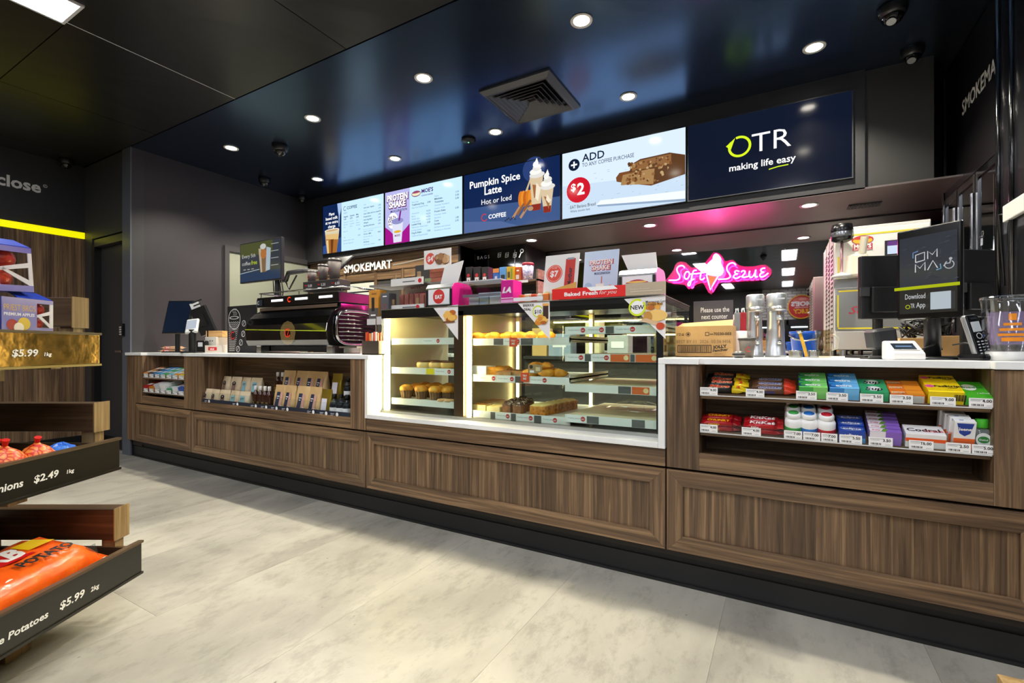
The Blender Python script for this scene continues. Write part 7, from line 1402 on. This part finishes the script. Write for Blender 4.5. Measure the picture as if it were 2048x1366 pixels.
t = thing('junction_box', 'pale grey box with a dark cable fixed to the black cabinet frame', 'box', (KX - .06, 3.25, 1.62)); MB().box(KX - .052, KX - .032, 2.92, 3.15, 1.6, 1.68, P('#d6d6d2', .45)).build('housing', t, bev=.004); MB().tube([(KX - .045, 3.152, 1.64), (KX - .05, 3.19, 1.65), (KX - .045, 3.2, 1.58), (KX - .04, 3.17, 1.3)], .006, BLACK, 6).build('cable', t, smooth=True)
k = ptx(1971, 462, KX - .02); t = thing('key_bunch', 'small bunch of keys hanging from the black cabinet lock', 'keys', (k.x - .01, k.y, k.z)); MB().tube([(k.x - .012, k.y + .014 * math.cos(i * PI / 6), k.z - .012 + .014 * math.sin(i * PI / 6)) for i in range(12)], .0018, STEEL, 5, closed=True).build('ring', t)
for i in range(3): MB().box(k.x - .014, k.x - .012, k.y - .012 + i * .012, k.y - .002 + i * .012, k.z - .075, k.z - .024, STEEL).lathe([(.009, -.003), (.009, .003)], STEEL, (k.x - .013, k.y - .007 + i * .012, k.z - .03), 10).build('key', t)
# ================================================================= produce stand on the left
BASE = (-1.75, 1.35)
st = thing('produce_stand', 'dark timber produce stand with three stepped trays and price boards on the left', 'stand', tuple(L_(BASE[0], BASE[1], 0)), TH)
DW = wood('X', '#2e2116', '#4a3724', '#5f4a32', key='stand_wood', rough=.38, var=.15); DWy = wood('Y', '#3a2c1e', '#56432e', '#6e583c', key='stand_wood', rough=.38, var=.15); DWz = wood('Z', '#6a5434', '#8a6f48', '#a2875c', key='stand_end', rough=.45, var=.1)
def lb(mb, x0, x1, y0, y1, z0, z1, m): return mb.box(x0 - BASE[0], x1 - BASE[0], y0 - BASE[1], y1 - BASE[1], z0, z1, m)
HAM = noisy('hammered_gold_foil', [(.3, '#4c3c20'), (.7, '#6a5430')], 26, .2, 2, bump=.14, metal=1.0)
ZB = {1: (.94, 1.05), 2: (.541, .648), 3: (.14, .252)}; LX = {1: -1.588, 2: -1.512, 3: -1.427}; RL = {1: -1.662, 2: -1.58, 3: -1.503}; ZR = {1: (1.08, 1.192), 2: (.683, .79), 3: (.272, .388)}
NEAR, FAR = .72, 1.8
HW = P('#f0efe8', .55)
for k in (1, 2, 3):
    z0, z1 = ZB[k]; x1 = LX[k]; x0 = x1 - .55
    mb = MB(); lb(mb, x0, x1 - .012, NEAR, FAR + .02, z0 + .01, z0 + .03, DW); lb(mb, x0, x1 - .012, FAR + .005, FAR + .02, z0 + .03, z1 - .01, DW); lb(mb, x0, x0 + .02, NEAR, FAR + .02, z0 + .03, z1 + .1, DWy); lb(mb, x0, x1 - .012, NEAR, NEAR + .015, z0 + .03, z1 - .01, DW); tr = mb.build('tray', st, world=False)
    bd = lb(MB(), x1 - .012, x1, NEAR, FAR + .03, z0, z1, HAM if k == 1 else P('#17150f', .3, coat=.2)).build('price_board', st, world=False, bev=.001)
    lb(lb(MB(), x1 - .014, x1 + .006, NEAR, FAR + .033, z1 - .001, z1 + .008, DWy), x1 - .014, x1 + .005, NEAR, FAR + .033, z0 - .008, z0, P('#1b1812' if k > 1 else '#8a7434', .3)).build('board_lip', st, world=False)
    dat = lambda u: F * x1 / (u - 1024) - NEAR; hh = z1 - z0
    tl = {1: [('$5.99', 23, 76, .055), ('1kg', 88, 103, .03)], 2: [('Brown Onions', -110, 46, .03), ('$2.49', 67, 117, .05), ('1kg', 133, 148, .03)], 3: [('White Potatoes', -60, 96, .035), ('$5.99', 119, 169, .045), ('2kg', 181, 198, .03)]}[k]
    for s_, u0, u1, sz in tl: y0 = dat(u0); y1 = dat(u1); c = Cv((x1 - BASE[0], NEAR - BASE[1], z0), (0, 1, 0), (0, 0, 1), lift=.001); c.text(y0, hh * .3, s_, min(.11, (y1 - y0) / max(1, len(s_)) * 1.9), HW, bold=.025, shear=.12, fit=y1 - y0); c.build('handwriting', bd, world=False)
    r0, r1 = ZR[k]; lb(MB(), x0, RL[k] - .004, FAR, FAR + .062, r0, r1, DW).build('rail', st, world=False, bev=.002); lb(MB(), RL[k] - .004, RL[k], FAR - .004, FAR + .066, r0 - .003, r1 + .003, DWz).build('rail_end', st, world=False); lb(MB(), RL[k] - .06, RL[k] - .01, FAR + .01, FAR + .05, z1 - .03, r0, DWz).build('rail_peg', st, world=False)
    if k == 1: lb(MB(), x1 - .2, x1 - .14, FAR - .02, FAR + .02, z0 - .02, z0 + .01, DWz).build('bracket', st, world=False)
for y in (1.0, 1.55): lb(MB(), -2.2, -2.13, y - .04, y + .04, 0, 1.5, DWz).build('post', st, world=False); 
lb(MB(), -2.2, -1.5, 1.22, 1.3, .0, .06, DWz).build('foot_beam', st, world=False); lb(MB(), -2.2, -1.6, 1.5, 1.58, .0, .06, DWz).build('foot_beam', st, world=False)
for k in (1, 2, 3): lb(MB(), -2.13, LX[k] - .1, 1.22, 1.28, ZB[k][0] - .05, ZB[k][0] + .01, DWz).build('bearer', st, world=False); lb(MB(), -2.13, LX[k] - .1, 1.52, 1.58, ZB[k][0] - .05, ZB[k][0] + .01, DWz).build('bearer', st, world=False)
def stand_pt(lat, d, z): return tuple(L_(lat, d, z))
# apple cartons
BOX = noisy('apple_carton_print', [(.3, '#b3adc4'), (.5, '#958fbe'), (.7, '#5f60b0')], 2.2, .35, 1, vec=(1, 1, 3)); BLU = P('#1e3fae', .35); APP = noisy('red_apple_skin', [(.35, '#a81c14'), (.6, '#c8452a'), (.75, '#d98a3a')], 7, .3, vec=(1, 1, 3))
def apple(name, label, loc, r=.035):
    prof = [(.004, .004), (r * .5, 0), (r * .85, r * .35), (r, r), (r * .92, r * 1.5), (r * .6, r * 1.85), (r * .2, r * 1.78), (.002, r * 1.65)]
    a = thing(name, label, 'apple', loc, 0, 'apples in the carry cartons'); MB().lathe(prof, APP, n=18).build('fruit', a, smooth=True, world=False); MB().cyl((0, 0, r * 1.6), (.004, 0, r * 2.1), .0022, P('#4a3018', .7), n=5).build('stalk', a, world=False); return a
def apple_box(label, lat, d, z, rz, tilt=0, brand=True, W=.2, Hh=.105, D=.13):
    """carry carton: printed face on +X (its width runs along Y), open cut-outs at the far end"""
    t = thing('apple_carton', label, 'carton', stand_pt(lat, d, z), TH + rz, 'apple carry cartons'); t.rotation_euler = (tilt, 0, TH + rz); e = .003
    yk = W * .66
    MB().box(-D, 0, 0, W, 0, e, BOX).box(-e, 0, 0, yk, e, Hh, BOX).box(-D, -D + e, 0, W, e, Hh, BOX).box(-D + e, -e, 0, e, e, Hh, P('#20307a', .4)).box(-e, 0, yk, W, e, Hh * .14, BOX).box(-e, 0, yk, W, Hh * .88, Hh, BOX).box(-e, 0, W - .012, W, Hh * .14, Hh * .88, P('#d9d5d6', .4)).build('carton', t, world=False)
    MB().add([(-e, yk, Hh * .45), (-e, W - .012, Hh * .55), (-e, W - .012, Hh * .66), (-e, yk, Hh * .52), (0, yk, Hh * .45), (0, W - .012, Hh * .55), (0, W - .012, Hh * .66), (0, yk, Hh * .52)], [(0, 1, 2, 3), (4, 7, 6, 5), (0, 4, 5, 1), (3, 2, 6, 7)], P('#d9d5d6', .4)).add([(-e, yk, Hh * .5), (-e, W - .012, Hh * .14), (-e, W - .012, Hh * .26), (-e, yk + .012, Hh * .52), (0, yk, Hh * .5), (0, W - .012, Hh * .14), (0, W - .012, Hh * .26), (0, yk + .012, Hh * .52)], [(0, 1, 2, 3), (4, 7, 6, 5), (0, 4, 5, 1), (3, 2, 6, 7)], P('#d9d5d6', .4)).build('window_bars', t, world=False)
    MB().add([(-.004, W * .3, Hh), (-.004, W, Hh), (-D * .45, W, Hh + .025), (-D * .45, W * .4, Hh + .025), (-.004, W * .3, Hh + e), (-.004, W, Hh + e), (-D * .45, W, Hh + .025 + e), (-D * .45, W * .4, Hh + .025 + e)], [(0, 3, 2, 1), (4, 5, 6, 7), (0, 1, 5, 4), (1, 2, 6, 5), (2, 3, 7, 6), (3, 0, 4, 7)], BLU).box(-D, -D * .55, 0, W, Hh, Hh + e, BLU).build('lid_flaps', t, world=False)
    c = Cv((0, 0, 0), (0, 1, 0), (0, 0, 1)); c.text(W * .03, Hh * .62, 'PRIEST BROS', Hh * .25, P('#d9b04a', .4), fit=W * .6); c.text(W * .03, Hh * .47, 'PREMIUM APPLES', Hh * .12, P('#eceaf0', .4), fit=W * .58, bold=.03)
    for x, y, r, cc in ((.18, .2, .16, '#a8242c'), (.4, .24, .19, '#d8b83a'), (.3, .12, .15, '#f0e6d0')): c.disc(W * x, Hh * y, Hh * r, P(cc, .4))
    c.build('print', t, world=False)
    return t
ZT1 = 1.052
lb(MB(), LX[1] - .5, LX[1] - .02, NEAR + .03, FAR - .05, .97, 1.05, DW).build('riser', st, world=False)
apple_box('lilac and blue apple carry carton standing on the top tray at the front', -1.6, 1.49, ZT1 + .001, 0.02, W=.17, Hh=.11)
apple_box('lilac and blue apple carry carton tilted on top of the other cartons', -1.615, 1.3, ZT1 + .115, -.02, .07, W=.3, Hh=.145)
apple_box('apple carry carton half hidden at the left edge under the tilted carton', -1.605, 1.27, ZT1 + .001, .0, W=.21, Hh=.11)
for i, (lat, d, z) in enumerate(((-1.64, 1.625, ZT1 + .004), (-1.64, 1.63, ZT1 + .052), (-1.7, 1.6, ZT1 + .004))): apple('apple', 'red apple showing in the lower carton window, %s one' % ['bottom', 'top', 'inner'][i], stand_pt(lat, d, z), .026)
for i, (lat, d, z) in enumerate(((-1.66, 1.53, ZT1 + .137), (-1.66, 1.54, ZT1 + .2))): apple('apple', 'red apple showing in the tilted carton window, %s one' % ['lower', 'upper'][i], stand_pt(lat, d, z), .036)
# onions in nets
m, n, l, b = new_mat('onion_net'); mp, _ = coords(n, l, (1, 1, 1)); vo = nd(n, 'ShaderNodeTexVoronoi', Scale=55.0, feature='DISTANCE_TO_EDGE'); l.new(mp.outputs[0], vo.inputs['Vector']); rp = ramp(n, [(.05, '#c8180e'), (.1, '#e2782a'), (.4, '#f0a24a')]); l.new(vo.outputs['Distance'], rp.inputs[0]); l.new(rp.outputs[0], b.inputs['Base Color']); b.inputs['Roughness'].default_value = .4
zt = ZB[2][0] + .031; sp = [(-1.57, 1.47), (-1.575, 1.575), (-1.66, 1.53), (-1.575, 1.365), (-1.57, 1.26), (-1.66, 1.42)]
for i, (lat, d) in enumerate(sp):
    r = (.055, .05, .05, .055, .05, .05)[i]; o = thing('netted_onion', 'brown onion in red netting on the middle tray, %s' % ['nearest the price board', 'farthest along the tray', 'at the back', 'second from the left edge', 'at the left edge of view', 'behind the front ones'][i], 'onion', stand_pt(lat, d, zt + .018), 0, 'netted onions on the middle tray'); MB().lathe([(.003, 0), (r * .6, .004), (r, r * .75), (r * .95, r * 1.15), (r * .6, r * 1.6), (r * .2, r * 1.85), (.004, r * 2.0)], m, n=22).build('onion', o, smooth=True, world=False); MB().cyl((0, 0, r * 1.9), (.01, 0, r * 2.3), .006, P('#c8180e', .5), r1=.01, n=8).build('net_tie', o, world=False)
t = thing('onion_label', 'blue and white paper label on the red onion nets', 'label', stand_pt(-1.545, 1.3, zt + .09), TH); MB().box(-.004, .0, -.05, .05, -.02, .03, P('#dfe4f0', .4)).build('card', t, world=False); MB().box(-.0005, .0005, -.03, .02, -.01, .01, P('#2a4ab8', .4)).build('print', t, world=False); t.rotation_euler = (0, -.5, TH)
t = thing('blue_bag_tie', 'crumpled blue plastic bag lying at the far end of the middle tray', 'bag', stand_pt(-1.6, 1.68, zt), TH); rd = random.Random(31); rings = []
for r, z in ((.05, .002), (.06, .02), (.055, .05), (.035, .075), (.01, .085)): rings.append([(r * math.cos(2 * PI * j / 14) * (.7 + .5 * rd.random()), r * 1.2 * math.sin(2 * PI * j / 14) * (.7 + .5 * rd.random()), z + .012 * rd.random()) for j in range(14)])
MB().loft(rings, noisy('blue_plastic', [(.3, '#1a48b0'), (.6, '#4a84e0'), (.8, '#a8c8f0')], 30, .2)).build('film', t, world=False)
# potato bags
def potato_bag(label, lat, d, z, L, Wd, Hh, rz, rx, win, seed):
    t = thing('potato_bag', label, 'bag', stand_pt(lat, d, z), TH + rz, 'potato bags on the bottom tray'); t.rotation_euler = (0, rx, TH + rz); rd = random.Random(seed); rings = []; N = 20
    OR_ = noisy('orange_film_bag', [(.3, '#d9480e'), (.55, '#ee641a'), (.75, '#f58a3c')], 9, .22, bump=.3)
    for i in range(11):
        s = i / 10; k = min(1, math.sin(PI * min(max(s, .03), .97)) * 1.9); hh = Hh * (.06 + .94 * k) if 0 < i < 10 else .004; ww = Wd * (.9 + .1 * k)
        rings.append([(ww / 2 * math.copysign(abs(math.cos(2 * PI * j / N)) ** .7, math.cos(2 * PI * j / N)), -L / 2 + L * s, Hh / 2 + hh / 2 * math.copysign(abs(math.sin(2 * PI * j / N)) ** .8, math.sin(2 * PI * j / N)) * (1 + .1 * rd.uniform(-1, 1))) for j in range(N)])
    MB().loft(rings, OR_).build('bag', t, smooth=True, world=False)
    c = Cv((Wd * .28, -L / 2, Hh * 1.0), (0, 1, 0), (-Wd * .6, 0, .0), lift=.004)
    c.poly([(L * .12, Wd * .2), (L * .62, Wd * .2), (L * .5, Wd * .62), (L * .08, Wd * .62)], P('#c8141c', .3)); c.text(L * .14, Wd * .26, 'CARB', Wd * .32, WHITE, bold=.05, shear=.2, fit=L * .46); c.text(L * .44, Wd * .02, 'POTATO', Wd * .17, INK, bold=.04, fit=L * .36); c.poly([(L * .62, Wd * .3), (L * .8, Wd * .3), (L * .74, Wd * .5), (L * .6, Wd * .5)], P('#f2c81a', .3))
    c.build('print', t, world=False)
    c = Cv((Wd * .49, -L / 2, Hh * .35), (0, 1, 0), (-Wd * .2, 0, Hh * .6), lift=.006)
    if win: c.disc(L * .62, Hh * .3, L * .13, P('#b89a4a', .2), Hh * .3); c.disc(L * .62, Hh * .3, L * .1, P('#cdb263', .2), Hh * .22); c.ring(L * .33, Hh * .55, .012, .02, WHITE); c.disc(L * .33, Hh * .55, .012, INK); c.rect(L * .38, Hh * .5, L * .1, Hh * .08, WHITE)
    c.rect(L * .8, Hh * .1, L * .16, Hh * .1, WHITE)
    for q in range(12): c.rect(L * .84 + q * .003, Hh * .3, .0016, Hh * .3, INK)
    if win: c.poly([(L * .12, 0), (L * .34, 0), (L * .36, Hh * .3), (L * .14, Hh * .34)], P('#e6dfb8', .4)); c.rect(L * .16, Hh * .08, L * .08, Hh * .16, P('#6a8a5a', .4))
    c.build('side_print', t, world=False)
    return t
zb3 = ZB[3][0] + .031
potato_bag('bright orange potato bag with red and white lettering on the bottom tray', -1.612, 1.5, zb3 + .012, .5, .26, .15, .02, .2, True, 4)
potato_bag('orange potato bag lying at the near end of the bottom tray', -1.6, 1.03, zb3 + .002, .36, .25, .11, -.04, .12, False, 9)
# low timber crate in the bottom right corner
q = ptz(1993, 1346, .36); t = thing('timber_crate', 'corner of a low timber produce crate at the bottom right of the picture', 'crate', (q.x + .25, q.y - .2, 0), .0); NW_ = wood('X', '#7a5f36', '#9a7c4c', '#b39463', key='crate_wood'); NV = wood('Z', '#7a5f36', '#9a7c4c', '#b39463', key='crate_wood')
MB().box(q.x, q.x + .05, q.y - .05, q.y, 0, .36, NV).build('post', t, bev=.002); MB().box(q.x + .5, q.x + .55, q.y - .05, q.y, 0, .36, NV).build('post', t, bev=.002); MB().box(q.x, q.x + .05, q.y - .5, q.y - .45, 0, .36, NV).build('post', t, bev=.002); MB().box(q.x + .5, q.x + .55, q.y - .5, q.y - .45, 0, .36, NV).build('post', t, bev=.002)
for z in (.04, .15, .26): MB().box(q.x + .05, q.x + .5, q.y - .035, q.y - .015, z, z + .09, NW_).build('slat', t); MB().box(q.x + .05, q.x + .5, q.y - .485, q.y - .465, z, z + .09, NW_).build('slat', t); MB().box(q.x + .015, q.x + .035, q.y - .45, q.y - .05, z, z + .09, wood('Y', '#7a5f36', '#9a7c4c', '#b39463', key='crate_wood')).build('slat', t)
MB().box(q.x + .02, q.x + .53, q.y - .48, q.y - .02, .02, .04, NW_).build('bottom', t)
